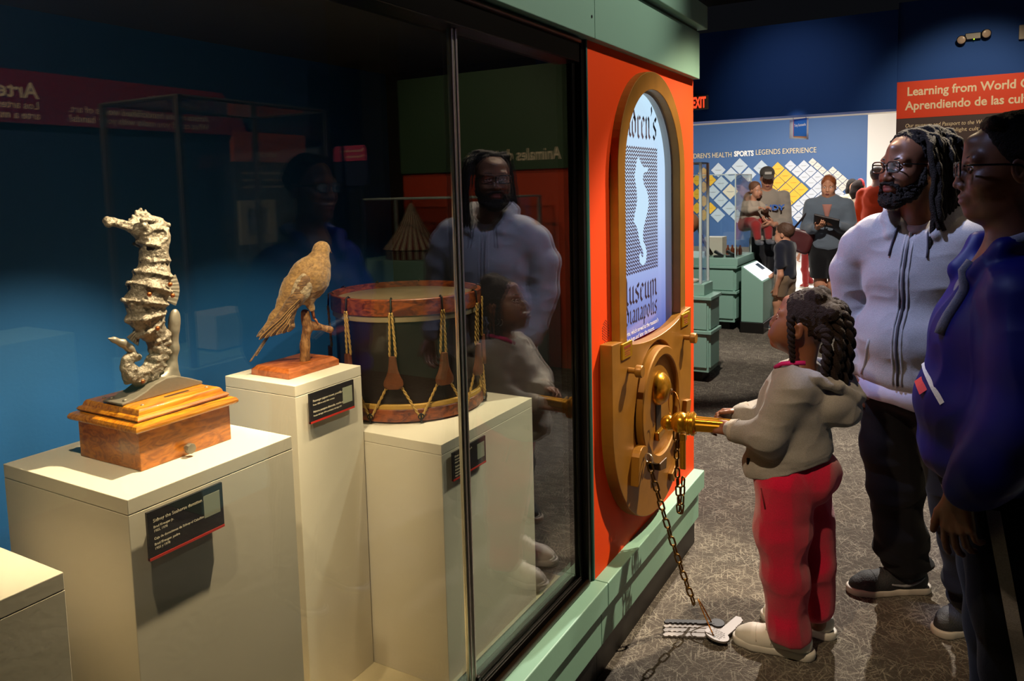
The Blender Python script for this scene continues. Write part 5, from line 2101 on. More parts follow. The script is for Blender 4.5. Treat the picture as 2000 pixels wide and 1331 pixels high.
    # collar / hood folded round the neck, open in front
    G.chain([(-.072, .088, 1.405), (-.096, .045, 1.465), (-.108, -.02, 1.492), (-.085, -.085, 1.498), (0, -.115, 1.490), (.085, -.085, 1.498), (.108, -.02, 1.492), (.096, .045, 1.465), (.072, .088, 1.405)], [.022, .030, .034, .038, .040, .038, .034, .030, .022], .012)
    G.ell((0, -.13, 1.42), (.11, .06, .09), None, .03)
    G.ell((0, .012, 1.535), (.070, .078, .12), None, .015, 's')
    G.chain([(0, .115, 1.43), (0, .06, 1.50)], [.034, .055], .012, 's')
    G.cut((0, 0, .852), (0, 0, -1), .006)
    G.frame()
    ridges(G, .0055, (5, 5, 8))
    ridges(G, .0028, (13, 13, 19), off=4.0)
    gm = fabric('man_grey_fleece', '#96959a')
    hd = G.build('hoodie', gm, p)

    def on(u, z, out=.0):
        """front surface point of the hoodie at lateral offset u (to his right)"""
        c = V3(cx, cy, 0)
        q = c + np.append((Rt @ V3(u, .5, 0))[:2], z)
        h = G.hit(q, (-F).tolist(), .7)
        return None if h is None else h + Vector((F * out).tolist())
    zs = [1.405 - .0525 * k for k in range(11)]
    pts = [on(.004, z, .001) for z in zs]
    pts = [q for q in pts if q]
    zt_ = mat('grey_zip_tape', '#3a3a42', .6)
    MB().tube(pts, .0052, 8, flat=1.0).build('zip', zt_, hd, smooth=True)
    for s in (-1, 1):
        e = [on(.004 + s * .015, z, .0005) for z in zs]
        e = [q for q in e if q]
        if len(e) > 2:
            MB().tube(e, .0042, 8).build('placket', gm, hd, smooth=True)
    if pts:
        m = MB()
        m.obox(pts[0] + Vector((F * .005).tolist()), (.010, .010, .018))
        m.obox(pts[0] + Vector((F * .007).tolist()) + Vector((0, 0, -.022)), (.007, .005, .026))
        m.build('zip_pull', CHROME, hd, bevel=.002)
    for s in (1, -1):
        e = [on(s * .052 + .012 * s * k / 5, 1.435 - .021 * k, .004) for k in range(6)]
        e = [q for q in e if q]
        if len(e) > 2:
            MB().tube(e, .0034, 8).build('drawstring', mat('slate_cord', '#3d3c48', .8), hd, smooth=True)
        e = [on(s * (.105 + .045 * k / 4), 1.03 - .035 * k, .0) for k in range(5)]
        e = [q for q in e if q]
        if len(e) > 2:
            MB().tube(e, .006, 8).build('pocket_edge', gm, hd, smooth=True)
    # t-shirt: neck and a hem below the hoodie
    S = Sdf((-.40, 2.80, .70), (.22, 3.40, 1.52), .004)
    S.frame((cx, cy, 0), Rt)
    S.ell((0, 0, 1.36), (.14, .088, .11), None, .04)
    S.chain([(-.055, .05, 1.425), (0, .068, 1.412), (.055, .05, 1.425)], .016, .02)
    S.ell((0, 0, 1.0), (.19, .14, .30), None, .05)
    S.ell((0, .006, .84), (.222, .168, .10), None, .04)
    S.ell((0, .03, 1.50), (.058, .07, .075), None, .01, 's')
    S.cut((0, 0, .795), (.12, 0, -1), .004)
    S.frame()
    ridges(S, .004, (6, 6, 5)).noise(.002, 30)
    S.build('shirt', fabric('lavender_cotton', '#a9a7c0', 500, .1, .03), p)
    # trousers
    T = Sdf((-.36, 2.84, .04), (.32, 3.42, .92), .0042)
    T.frame((cx, cy, 0), Rt)
    T.ell((0, 0, .85), (.195, .150, .13), None, .05)
    T.frame()
    T.chain([(-.175, 3.14, .80), (-.175, 3.16, .60), (-.165, 3.17, .44), (-.140, 3.195, .24), (-.128, 3.205, .13)], [.118, .108, .098, .088, .086], .03)
    T.chain([(.005, 3.075, .80), (.035, 3.06, .60), (.058, 3.05, .44), (.090, 3.055, .24), (.102, 3.06, .12)], [.118, .108, .098, .086, .084], .03)
    for c in ((-.128, 3.205), (.102, 3.06)):
        T.ell((c[0] - .035, c[1] - .03, .17), (.075, .07, .028), rotm(14, 12, 0), .02)
        T.ell((c[0] + .02, c[1], .115), (.088, .085, .030), rotm(-8, -6, 0), .02)
    T.cut((0, 3.1, .075), (0, 0, -1), .006)
    ridges(T, .010, (6, 6, 9)).noise(.005, (12, 12, 24))
    T.build('trousers', fabric('black_cotton', '#0c0c10', 300, .1, .05, sheen=.05), p)
    bu, sl = mat('black_mesh_shoe', '#1a1a1d', .7, bump=.3, bscale=200), mat('offwhite_sole', '#b5aca0', .5)
    u1, U = shoe(p, (-.045, 3.262), (-.86, -.50), .312, bu, sl, mat('black_lace', '#2a2a2c', .8), .105, .10, .003)
    m = MB()
    # pale curved flash on the side of the shoe
    d = V3(-.86, -.50, 0)
    d /= np.linalg.norm(d)
    r = V3(d[1], -d[0], 0)
    for k in range(10):
        pass
    path = []
    for k in range(9):
        u = k / 8
        y = .035 + .13 * u
        z = .052 + .020 * (1 - u) ** 2 - .012 * math.sin(u * 3)
        q = V3(-.045, 3.262, 0) + d * y + r * (-.12) + V3(0, 0, z)
        h = U.hit(q, r, .14)
        if h:
            path.append(h)
    if len(path) > 3:
        m.tube(path, [.003 + .004 * math.sin(math.pi * k / (len(path) - 1)) * .8 for k in range(len(path))], 8)
        m.build('side_flash', mat('grey_flash', '#6f6f73', .6), u1, smooth=True)
    shoe(p, (.150, 3.185), (-.52, -.86), .300, bu, sl, mat('pale_lace', '#b9b4ae', .8), .105, .09, .003)
    return p


man()


# ------------------------------------------------------------------ the woman in the blue track jacket
def woman():
    hF = V3(-1, -.10, 0)
    F = V3(-.97, -.24, 0)
    F /= np.linalg.norm(F)
    hc, hs = (.112, 2.150, 1.622), 0.98
    R = headR(hF, -2)
    Rt = headR(F)
    cx, cy = .115, 2.15
    B = Sdf((-.16, 1.78, .04), (.42, 2.50, 1.78), .003)
    B.chain([(.135, 2.15, 1.40), (.118, 2.15, 1.54)], [.060, .054], .03)
    B.frame((cx, cy, 0), Rt)
    B.ell((0, 0, 1.26), (.155, .105, .18), None, .05).ell((0, .01, 1.02), (.16, .12, .16), None, .05).ell((0, 0, .86), (.17, .125, .12), None, .05)
    B.frame()
    shl, el_, wl = (.150, 1.965, 1.34), (.150, 1.925, 1.08), (.028, 1.928, .893)
    shr, elr, wr = (.125, 2.335, 1.34), (.165, 2.40, 1.08), (.17, 2.37, .88)
    for a, b, c in ((shl, el_, wl), (shr, elr, wr)):
        B.chain([a, b, c], [.055, .043, .027], .03)
    hand(B, wl, V3(.02, 0.0, -1), V3(.45, .9, 0), 'L', .96, (30, 30, 22), 1.5, (.85, .60, .0), .002, [(12, 16, 12), (18, 22, 16), (22, 26, 20), (28, 30, 22)])
    hand(B, wr, V3(-.2, -.05, -1), V3(.1, -1, 0), 'R', .86, (30, 35, 25))
    for a, b, c in (((.125, 2.065, .80), (.160, 2.05, .46), (.19, 2.05, .09)), ((.115, 2.235, .80), (.14, 2.25, .46), (.16, 2.25, .09))):
        B.chain([a, b, c], [.090, .060, .043], .03)
    head_sdf(B, hc, R, hs, wide=1.0, jaw=.95)
    B.frame(hc, R, hs)
    B.ell((0, .03, -.105), (.045, .05, .030), None, .03)
    B.frame()
    p = B.build('person', [SKIN_WOMAN, LIPS], None, (.12, 2.15, 0), [(1, lip_region(hc, R, hs))])
    tag(p, 'woman with glasses in a navy blue track jacket at the right edge, seen in profile', 'person')
    eyes(p, hc, R, hs, SKIN_WOMAN)
    brows(p, hc, R, hs, LASH, .003)
    glasses(p, hc, R, hs, lens_h=.017, lens_w=.026)
    H = Sdf((-.02, 2.02, 1.46), (.30, 2.29, 1.80), .0028)
    H.frame(hc, R, hs)
    H.ell((0, -.018, .038), (.081, .103, .096), None, .01)
    H.cut((0, .052, .085), (0, .86, -.40), .008)
    H.cut((0, .006, -.005), (0, .80, -.58), .01)
    H.ell((0, -.108, .030), (.045, .036, .042), None, .03)
    H.cone((-.055, .035, .105), (.055, .035, .105), .016, None, .015)
    H.frame()
    H.noise(.002, 80).noise(.0015, (200, 60, 200))
    H.build('hair', HAIRB, p)
    # jacket
    G = Sdf((-.20, 1.78, .80), (.46, 2.54, 1.54), .0036)
    G.frame((cx, cy, 0), Rt)
    G.ell((0, -.01, 1.335), (.185, .100, .11), None, .05)
    G.ell((0, .010, 1.20), (.195, .155, .16), None, .05)
    G.ell((0, .022, 1.05), (.205, .172, .15), None, .05)
    G.ell((0, .012, .93), (.205, .165, .10), None, .04)
    G.frame()
    G.chain([(.150, 1.985, 1.33), (.170, 1.945, 1.20), (.150, 1.925, 1.07), (.075, 1.925, .96), (.036, 1.928, .908)], [.085, .086, .078, .060, .048], .05)
    G.chain([(.125, 2.315, 1.33), (.145, 2.375, 1.20), (.165, 2.395, 1.07), (.17, 2.37, .91)], [.085, .086, .076, .050], .05)
    G.frame((cx, cy, 0), Rt)
    G.chain([(-.062, .085, 1.375), (-.085, .03, 1.435), (-.075, -.055, 1.460), (0, -.085, 1.465), (.075, -.055, 1.460), (.085, .03, 1.435), (.062, .085, 1.375)], [.020, .024, .026, .028, .026, .024, .020], .025)
    G.ell((0, .025, 1.50), (.062, .075, .11), None, .012, 's')
    G.chain([(0, .13, 1.36), (0, .06, 1.46)], [.030, .05], .012, 's')
    G.cut((0, 0, .862), (0, 0, -1), .006)
    G.frame()
    ridges(G, .0085, (6, 6, 2.6))
    ridges(G, .0045, (14, 14, 7), off=6.0)
    jm = mat('royal_blue_nylon', '#0d1260', .5, var=.08, vscale=10, spec=.25)
    jk = G.build('jacket', jm, p)

    def fr(x, z, out=.0):
        h = G.hit((x, 1.70, z), (0, 1, 0), .7)
        return None if h is None else h + Vector((0, -out, 0))

    def strip(name, pts, w, mt, dirn):
        q = []
        for (xa, za), (xb, zb) in zip(pts, pts[1:]):
            for k in range(6):
                q.append(fr(xa + (xb - xa) * k / 6, za + (zb - za) * k / 6, .001))
        q = [v for v in q if v]
        if len(q) < 2:
            return
        q = [q[0]] + [(q[i - 1] + q[i] * 2 + q[i + 1]) / 4 for i in range(1, len(q) - 1)] + [q[-1]]
        mb = MB()
        dv = Vector(dirn).normalized()
        for v in q:
            ww = w
            mb.v += [tuple(v - dv * ww / 2), tuple(v + dv * ww / 2 + Vector((0, 0, 0))), tuple(v + dv * ww / 2 + Vector((0, .004, 0))), tuple(v - dv * ww / 2 + Vector((0, .004, 0)))]
        for i in range(len(q) - 1):
            for j in range(4):
                mb.f.append((i * 4 + j, i * 4 + (j + 1) % 4, i * 4 + 4 + (j + 1) % 4, i * 4 + 4 + j))
                mb.mi.append(0)
        n = len(q) * 4
        mb.f += [(0, 1, 2, 3), (n - 1, n - 2, n - 3, n - 4)]
        mb.mi += [0, 0]
        mb.build(name, mt, jk)
    strip('white_piping', [(-.074, 1.180), (-.060, 1.155), (-.042, 1.128), (-.022, 1.100), (-.004, 1.075)], .018, fabric('grey_white_tape', '#d6d4d2'), (1, 0, .9))
    strip('red_patch', [(-.074, 1.140), (-.056, 1.112), (-.040, 1.090)], .040, mat('red_nylon', '#c01a22', .5), (1, 0, .9))
    # pale lining turned out along the open front
    q = []
    for k in range(9):
        u = k / 8
        loc = V3(cx, cy, 0) + Rt @ V3(-.050 - .012 * u, .5, 1.40 - .17 * u)
        h = G.hit(loc, (-F).tolist(), .7)
        if h:
            q.append(h)
    if len(q) > 3:
        MB().tube(q, .017, 8, flat=.7).build('pale_lapel', fabric('pale_grey_lining', '#7d7b86'), jk, smooth=True)
    q = [Vector((V3(cx, cy, 0) + Rt @ V3(*c)).tolist()) for c in ((-.070, .088, 1.382), (-.092, .03, 1.445), (-.082, -.055, 1.472), (0, -.088, 1.478), (.082, -.055, 1.472), (.092, .03, 1.445), (.070, .088, 1.382))]
    MB().tube(q, [.010, .017, .018, .018, .018, .017, .010], 10).build('collar_lining', fabric('pale_grey_lining', '#7d7b86'), jk, smooth=True)
    # inner top
    S = Sdf((-.10, 1.95, 1.1), (.32, 2.35, 1.45), .005)
    S.frame((cx, cy, 0), Rt)
    S.ell((0, .0, 1.28), (.13, .115, .14), None, .04)
    S.ell((0, .03, 1.45), (.056, .07, .08), None, .01, 's')
    S.frame()
    S.build('inner_top', fabric('grey_jersey', '#6c6a72'), p)
    # trousers with a side stripe
    T = Sdf((-.10, 1.86, .04), (.44, 2.46, .96), .0042)
    T.frame((cx, cy, 0), Rt)
    T.ell((0, -.02, .87), (.185, .150, .12), None, .05)
    T.frame()
    T.chain([(.135, 2.065, .80), (.158, 2.05, .60), (.180, 2.05, .44), (.205, 2.05, .12)], [.115, .098, .090, .082], .03)
    T.chain([(.125, 2.235, .80), (.140, 2.25, .60), (.150, 2.25, .44), (.170, 2.25, .12)], [.115, .100, .090, .082], .03)
    T.cut((0, 2.1, .06), (0, 0, -1), .006)
    ridges(T, .006, (6, 6, 4)).noise(.003, (10, 10, 20))
    tr = T.build('trousers', fabric('black_track_trousers', '#0a0a0d', 300, .1, .05, sheen=.03), p)
    mb = MB()
    q = []
    for k in range(48):
        z = .855 - .0162 * k
        x = .096 + .0052 * (0.855 - z) * 36
        h = T.hit((x, 1.80, z), (0, 1, 0), .5)
        if h:
            q.append(h + Vector((0, -.002, 0)))
    for v in q:
        mb.v += [tuple(v + Vector((-.014, -.001, 0))), tuple(v + Vector((.014, -.001, 0))), tuple(v + Vector((.014, .004, 0))), tuple(v + Vector((-.014, .004, 0)))]
    for i in range(len(q) - 1):
        for j in range(4):
            mb.f.append((i * 4 + j, i * 4 + (j + 1) % 4, i * 4 + 4 + (j + 1) % 4, i * 4 + 4 + j))
            mb.mi.append(0)
    mb.build('side_stripe', fabric('grey_stripe_cloth', '#a29a96'), tr)
    bu = mat('black_mesh_shoe', '#1a1a1d', .7, bump=.3, bscale=200)
    shoe(p, (.29, 2.05), (-1, -.1), .26, bu, RUBBERW, None, .09, .08, .005)
    shoe(p, (.26, 2.25), (-1, -.05), .26, bu, RUBBERW, None, .09, .08, .005)
    return p


woman()


# ------------------------------------------------------------------ chains and keys
CHAINM = mat('aged_brass_chain', '#6b4e22', 0.3, metal=0.9)
BRASS = mat('brass_wire', '#b9772e', 0.25, metal=0.9)
KEYG = mat('bright_gold_key', '#c98f22', 0.22, metal=0.8)
KEYS = mat('grey_painted_key', '#8a8380', 0.5, metal=0.2)
KEYD = mat('dark_key_edge', '#17131a', 0.5)


def link_mesh(L, W, r):
    n, m = 28, 8
    mb = MB()
    path = []
    st = L / 2 - W / 2
    for i in range(n):
        a = 2 * math.pi * i / n
        x, y = math.cos(a), math.sin(a)
        path.append((x * (W / 2 - r) + 0, y * (W / 2 - r) + (st if y > 0 else -st), 0))
    mb.tube(path, r, m, closed=True, up=(0, 0, 1))
    return mb


def chain(label, path, L, W, r, group=None):
    """a row of interlocking links along a path; every other link is turned a quarter"""
    P = [Vector(p) for p in path]
    seg = [0.0]
    for a, b in zip(P, P[1:]):
        seg.append(seg[-1] + (b - a).length)
    pitch = L - 2 * r - 0.001
    n = int(seg[-1] / pitch)
    t = thing('chain', label, 'chain', tuple(P[0]), group)
    base = link_mesh(L, W, r)
    me = None
    for i in range(n):
        s = (i + 0.5) * pitch
        k = max(j for j in range(len(seg) - 1) if seg[j] <= s)
        f = (s - seg[k]) / (seg[k + 1] - seg[k])
        c = P[k].lerp(P[k + 1], f)
        d = (P[k + 1] - P[k]).normalized()
        sd, u, _ = frame_of(d, (0.3, 0.9, 0.2))
        if i % 2:
            sd, u = u, -sd
        ang = 0.35
        sd, u = sd * math.cos(ang) + u * math.sin(ang), u * math.cos(ang) - sd * math.sin(ang)
        if me is None:
            o = base.build('link', CHAINM, None, smooth=True)
            me = o.data
        else:
            o = bpy.data.objects.new('link', me)
            COL.objects.link(o)
        o.parent = t
        o.matrix_local = Matrix.Translation(c - P[0]) @ Matrix((sd, d, u)).transposed().to_4x4()
    return t


def sag(a, b, drop, n=14):
    a, b = Vector(a), Vector(b)
    return [a.lerp(b, i / n) + Vector((0, 0, -drop * 4 * (i / n) * (1 - i / n))) for i in range(n + 1)]


chain('long brass chain running from the vault door down to the keys on the carpet', sag((-.878, 2.425, .655), (-.775, 2.628, .052), .025, 16), .047, .026, .0036)
ul = []
for i in range(25):
    u = i / 24
    x = -.826 + .020 * u
    if u < .56:
        ul.append((x, 2.553, .735 - (.735 - .455) * (u / .56)))
    elif u < .66:
        a = (u - .56) / .10 * math.pi
        ul.append((x, 2.568 - .015 * math.cos(a), .455 - .018 * math.sin(a)))
    else:
        ul.append((x, 2.583, .455 + .135 * (u - .66) / .34))
chain('short looped brass chain hanging from the gold key handle', ul, .041, .022, .0033)
r_ = MB()
r_.torus((-.879, 2.428, .668), .017, .0024, (.4, 1, .1), 26, 8)
r_ = solo(r_.build('split_ring', CHROME, None, smooth=True), 'small steel split ring joining the long chain to the vault door lug', 'ring')

# the gold key the girl holds
kc = Vector((-.806, 2.552, .768))
hd_ = Vector((-.640, 2.570, .772))
kd = (hd_ - kc).normalized()
kt = thing('key', 'big gold key with ball head and ribbed handle in the hands of the girl', 'key', tuple(kc))
MB().ell(kc, .038, nu=32, nv=20).build('ball', KEYG, kt, smooth=True)
MB().ell(kc - kd * .046 + Vector((0, .004, -.004)), (.027, .027, .027), nu=28, nv=18).build('nose_ball', KEYG, kt, smooth=True)
s, u, d = frame_of(kd)
m = MB()
m.lathe([(.030, .020), (.041, .024), (.041, .030), (.038, .032), (.038, .036), (.042, .038), (.042, .046), (.036, .050), (.034, .054)], kc, kd, 36)
m.build('collar', KEYG, kt, smooth=True, angle=35)
m = MB()
prof = []
n = 40
vs = []
for h, sc in ((.048, 1.0), (.10, .96), (.15, .92), (.178, .90), (.180, .82)):
    for i in range(n):
        a = 2 * math.pi * i / n
        rr = .027 * (1 + .06 * math.cos(a * 8)) * sc
        vs.append(kc + d * h + (s * math.cos(a) + u * math.sin(a)) * rr)
m.add(vs, [(k * n + i, k * n + (i + 1) % n, (k + 1) * n + (i + 1) % n, (k + 1) * n + i) for k in range(4) for i in range(n)] + [tuple(range(n))[::-1], tuple(range(4 * n, 5 * n))])
m.build('ribbed_handle', KEYG, kt, smooth=True, angle=40)
# hanging flat gold key below
m = MB()
m.box((-.812, 2.556, .598), (-.792, 2.566, .725))
m.box((-.808, 2.554, .60), (-.796, 2.568, .70))
g2 = m.build('key', KEYG, None, bevel=.002)
g2 = solo(g2, 'narrow flat gold key hanging under the ball of the gold handle', 'key')
m = MB()
cc = Vector((-.842, 2.588, .815))
cv = []
for i in range(30):
    a = 2 * math.pi * i / 30
    cv.append(cc + Vector((.030 * math.cos(a), -.030 * math.cos(a), .052 * math.sin(a))))
m.tube(cv, .0016, 6, closed=True)
solo(m.build('wire_ring', BRASS, None, smooth=True), 'thin copper wire ring tying the gold key to the vault lock', 'ring')

# keys lying on the carpet
kx, ky = Vector((.905, .425, 0)), Vector((-.425, .905, 0))


def blade(mb, o, d, q, L, w, t, z):
    """key blade with a notched edge, lying flat"""
    out = [(0, -w / 2)]
    x = 0
    k = 0
    while x < L * .62:
        out += [(L * .30 + x, -w / 2 + (.004 if k % 2 else 0)), (L * .30 + x + .008, -w / 2 + (.004 if k % 2 else 0))]
        x += .009
        k += 1
    out += [(L - .006, -w / 2), (L, -w * .1), (L - .012, w / 2), (0, w / 2)]
    mb.prism(out, lambda a, b, c: o + d * a + q * b + Vector((0, 0, z + c)), 0, t)


for i, (lab, dy, z, mt) in enumerate((('dark thin key farthest back in the fan on the carpet', .030, .012, KEYD), ('grey key second in the fan lying on the carpet', .012, .006, KEYS),
                                      ('grey key third in the fan lying on the carpet', -.012, .004, KEYS), ('grey key nearest the front of the fan on the carpet', -.036, .002, KEYS))):
    o = Vector((-.725, 2.590, 0)) + ky * dy + kx * (.030 - .004 * i)
    t = thing('key', lab, 'key', tuple(o), 'keys on the ring on the carpet')
    m = MB()
    blade(m, o, -kx, ky, .180, .024, .007, z)
    m.build('blade', mt, t, bevel=.001)
    m = MB()
    m.box(tuple(o + Vector((-.002, -.002, 0))), tuple(o + Vector((.004, .004, z + .002))))
    m = MB()
    m.lathe([(.026, 0), (.026, .006)], o + kx * .012 + Vector((0, 0, z)), (0, 0, 1), 28)
    m.build('bow', mt, t, bevel=.001)
t = thing('key', 'pale grey key with a printed round bow nearest the white shoe of the girl', 'key', (-.672, 2.520, 0), 'keys on the ring on the carpet')
R_ = Matrix.Rotation(math.radians(-16), 3, 'X') @ Matrix.Rotation(math.radians(10), 3, 'Y')
o = Vector((-.668, 2.545, .020))
dd = Vector((.22, .96, -.03)).normalized()
qq = Vector((.96, -.22, -.10)).normalized()
nn = qq.cross(dd).normalized()
m = MB()
out = [(.02, -.018), (.085, -.018)]
for k in range(5):
    out += [(.088 + .011 * k, -.018), (.0925 + .011 * k, -.0145)]
out += [(.152, -.014), (.165, .002), (.158, .018), (.02, .018)]
m.prism([(a, -b) for a, b in out], lambda a, b, c: o + dd * a + qq * b + nn * c, -.003, .004)
m.build('blade', KEYS, t, bevel=.001)
m = MB()
pl_ = [(math.cos(2 * math.pi * i / 36) * .044 - .010, math.sin(2 * math.pi * i / 36) * .034) for i in range(36)]
m.prism(pl_, lambda a, b, c: o + dd * b + qq * a + nn * c, -.003, .0045)
bw = m.build('bow', KEYS, t, bevel=.001)
m = MB()
rr = random.Random(9)
for row in range(5):
    a = -.036
    w_ = .030 - abs(row - 2) * .006
    while a < w_ - .012:
        l = rr.uniform(.004, .011)
        b = .020 - row * .010
        m.prism([(a, b), (a + l, b), (a + l, b + .006), (a, b + .006)], lambda x, y, c: o + dd * y + qq * x + nn * c, .0045, .0049)
        a += l + .0025
m.build('bow_print', mat('mid_grey_print', '#77706e', .6), bw)
m = MB()
m.cyl(o + dd * -.018 + qq * -.012 + nn * .0046, o + dd * -.018 + qq * -.012 + nn * .0052, .0055, n=16)
m.build('key_hole', KEYD, bw)
m = MB()
a0, a1 = o + dd * -.018 + qq * -.012 + nn * .003, Vector((-.718, 2.625, .018))
cv = []
for i in range(25):
    u = i / 24
    p = a0.lerp(a1, u)
    cv.append(p + Vector((-.075, .05, .085)) * math.sin(math.pi * u) * (1 - .25 * u))
m.tube(cv, .0024, 8)
solo(m.build('wire_ring', BRASS, None, smooth=True), 'brass wire hoop holding the keys on the carpet', 'ring')


# ------------------------------------------------------------------ far hall: cabinets, vitrines, signs, lobby wall
def cabinet(label, x0, x1, y0, y1, drawers=True):
    """mint cabinet with two drawer tiers under projecting ledges, on a black plinth; right side at x1, front at y0"""
    t = thing('cabinet', label, 'cabinet', ((x0 + x1) / 2, (y0 + y1) / 2, 0))
    MB().box((x0, y0 + .07, 0), (x1 - .07, y1, .10)).build('plinth', TOE, t)
    MB().box((x0, y0, .09), (x1, y1, .70)).build('carcass', MINT2, t, bevel=.004)
    for z0, z1 in ((.13, .40), (.44, .675)):
        MB().box((x0 + .01, y0 - .016, z0), (x1 - .012, y0 + .002, z1)).build('drawer', MINT2, t, bevel=.004)
        MB().box((x1 - .002, y0 + .012, z0), (x1 + .014, y1 - .01, z1)).build('side_panel', MINT2, t, bevel=.004)
    for z in (.405, .68):
        MB().box((x0, y0 - .035, z), (x1 + .030, y1, z + .028)).build('ledge', MINT2, t, bevel=.004)
    return t


c = cabinet('mint green cabinet nearest the orange kiosk, with a tall glass top', -3.2, -1.66, 5.98, 6.26)
MB().box((-3.2, 6.0, .708), (-1.70, 6.25, .80)).build('riser', MINT2, c, bevel=.004)
c = cabinet('mint green cabinet with two drawers behind the slanted reading desk', -3.0, -2.02, 8.30, 9.12)
MB().box((-3.0, 8.28, .708), (-1.985, 9.12, .79)).build('riser', MINT2, c, bevel=.004)
STEEL = mat('brushed_edge', '#b9b9b4', .3, metal=.8)


def vitrine(label, x0, x1, y0, y1, z0, z1, fr=0.006, edge=None):
    t = thing('glass_vitrine', label, 'glass case', ((x0 + x1) / 2, (y0 + y1) / 2, z0), None)
    for a, b in (((x0, y0), (x1, y0 + .008)), ((x1 - .008, y0), (x1, y1)), ((x0, y1 - .008), (x1, y1)), ((x0, y0), (x0 + .008, y1))):
        MB().box((a[0], a[1], z0 + .001), (b[0], b[1], z1)).build('glass_pane', GLASS2, t)
    MB().box((x0, y0, z1), (x1, y1, z1 + .008)).build('glass_top', GLASS2, t)
    m = None
    for x in (x0, x1):
        for y in (y0, y1):
            MB().box((x - fr, y - fr, z0 + .001), (x + fr, y + fr, z1 + .008)).build('corner_post', edge or mat('clear_acrylic_edge', '#aebfc0', .15, spec=.8), t)
    for a, b in (((x0, y0), (x1, y0)), ((x1, y0), (x1, y1)), ((x0, y1), (x1, y1)), ((x0, y0), (x0, y1))):
        MB().tube([(a[0], a[1], z1 + .004), (b[0], b[1], z1 + .004)], fr * .8, 6).build('top_edge', edge or mat('clear_acrylic_edge', '#aebfc0', .15, spec=.8), t)
    return t


vitrine('tall glass case on the cabinet nearest the orange kiosk', -3.1, -1.735, 6.02, 6.23, .801, 1.76, .010)
c = cabinet('plain mint cabinet between the kiosk and the two-drawer cabinet', -3.2, -1.90, 6.62, 6.84)
vitrine('clear glass case on the farther cabinet, holding small exhibits', -2.9, -2.02, 8.32, 9.06, .791, 1.69, .006)
# exhibits
e = solo(MB().ell((-1.86, 6.125, 1.285), .085, nu=24, nv=16).build('leather_ball', mat('tan_leather', '#8a5a38', .6, bump=.1, bscale=60), None, smooth=True), 'brown leather ball inside the nearer glass case', 'ball')
st = MB().cyl((-1.86, 6.125, .802), (-1.86, 6.125, 1.20), .03, n=16)
st.lathe([(.075, 0), (.08, .01), (.08, .02)], (-1.86, 6.125, .802), (0, 0, 1), 24)
solo(st.build('display_stand', mat('cream_stand', '#cfc6b6', .6), None), 'cream stand carrying the leather ball', 'stand')
fb = Sdf((-2.30, 6.02, .79), (-1.90, 6.24, 1.18), .008)
fb.ell((-2.08, 6.13, .905), (.13, .075, .095), None, .02).ell((-2.05, 6.12, 1.04), (.07, .065, .07), None, .03)
fb.noise(.008, 45).cut((-2.1, 6.1, .803), (0, 0, -1))
solo(fb.build('fur_exhibit', mat('grey_brown_fur', '#5a4c42', .9, bump=.6, bscale=150), None), 'shaggy grey brown exhibit under the leather ball', 'exhibit')
solo(MB().box((-2.42, 8.55, .792), (-2.22, 8.75, 1.00)).build('cream_block', mat('cream_stand', '#cfc6b6', .6), None, bevel=.003), 'cream display block in the farther glass case', 'block')
solo(MB().tube([(-2.48, 8.50, 1.13), (-2.42, 8.47, .98), (-2.30, 8.42, .815)], .02, 8).build('metal_brace', mat('dark_bronze_metal', '#3a2a1c', .25, metal=.8), None, smooth=True), 'slanted dark metal rod leaning in the farther glass case', 'rod')
for i, (x, y, w, lab) in enumerate(((-2.22, 8.40, .05, 'small dark device on the left of the pair in the farther glass case'), (-2.10, 8.45, .05, 'small dark device on the right of the pair in the farther glass case'))):
    m = MB()
    m.obox((x, y, .832), (.10, .05, .03), Matrix.Rotation(.5, 3, 'Y'))
    m.box((x - .05, y - .03, .791), (x + .05, y + .03, .812))
    solo(m.build('camera_device', mat('black_plastic', '#141416', .4), None, bevel=.003), lab, 'device', 'small devices in the glass case')
for i, (x, y) in enumerate(((-2.20, 8.72), (-2.155, 8.74), (-2.11, 8.71), (-2.065, 8.73))):
    m = MB().lathe([(.020, 0), (.022, .01), (.022, .06), (.010, .085), (.009, .11)], (x, y, .792), (0, 0, 1), 14)
    solo(m.build('bottle', mat('amber_bottle', '#7a3516', .2), None, smooth=True, angle=40), 'small amber bottle in a row in the farther glass case', 'bottle', 'amber bottles in the glass case')

# slanted reading desk with a lit panel
MX_ = 0
t = thing('reading_desk', 'slanted mint reading desk with a bright lit panel the boy touches', 'reading desk', (-1.825, 8.55, 0))
y0, y1 = 8.25, 8.95
MB().box((-1.945, y0 - .02, 0), (-1.70, y1, .115)).build('plinth', TOE, t, bevel=.004)
pf = [(-1.94, .115), (-1.712, .115), (-1.712, .549), (-1.94, .716)]
MB().prism(pf, lambda a, b, c_: (a, c_, b), y0, y1).build('body', MINT2, t, bevel=.004)
n_ = Vector((.167, 0, .228)).normalized()
dn = Vector((.228, 0, -.167)).normalized()
LITP = mat('lit_panel', '#dfe8ee', .4, emit='#eef6ff', estr=1.6)
p0_ = Vector((-1.94, 0, .716))
m = MB()
m.prism([(.02, y0 + .03), (.262, y0 + .03), (.262, y1 - .03), (.02, y1 - .03)], lambda a, b, c_: p0_ + dn * a + Vector((0, b, 0)) + n_ * c_, .0005, .006)
lp = m.build('lit_panel', LITP, t)
m = MB()
for a, b, w, l in ((.05, y1 - .25, .10, .16), (.18, y1 - .22, .05, .12), (.05, y0 + .40, .03, .1)):
    m.prism([(a, b), (a + w, b), (a + w, b + l), (a, b + l)], lambda q, r, c_: p0_ + dn * q + Vector((0, r, 0)) + n_ * c_, .006, .0068)
    break
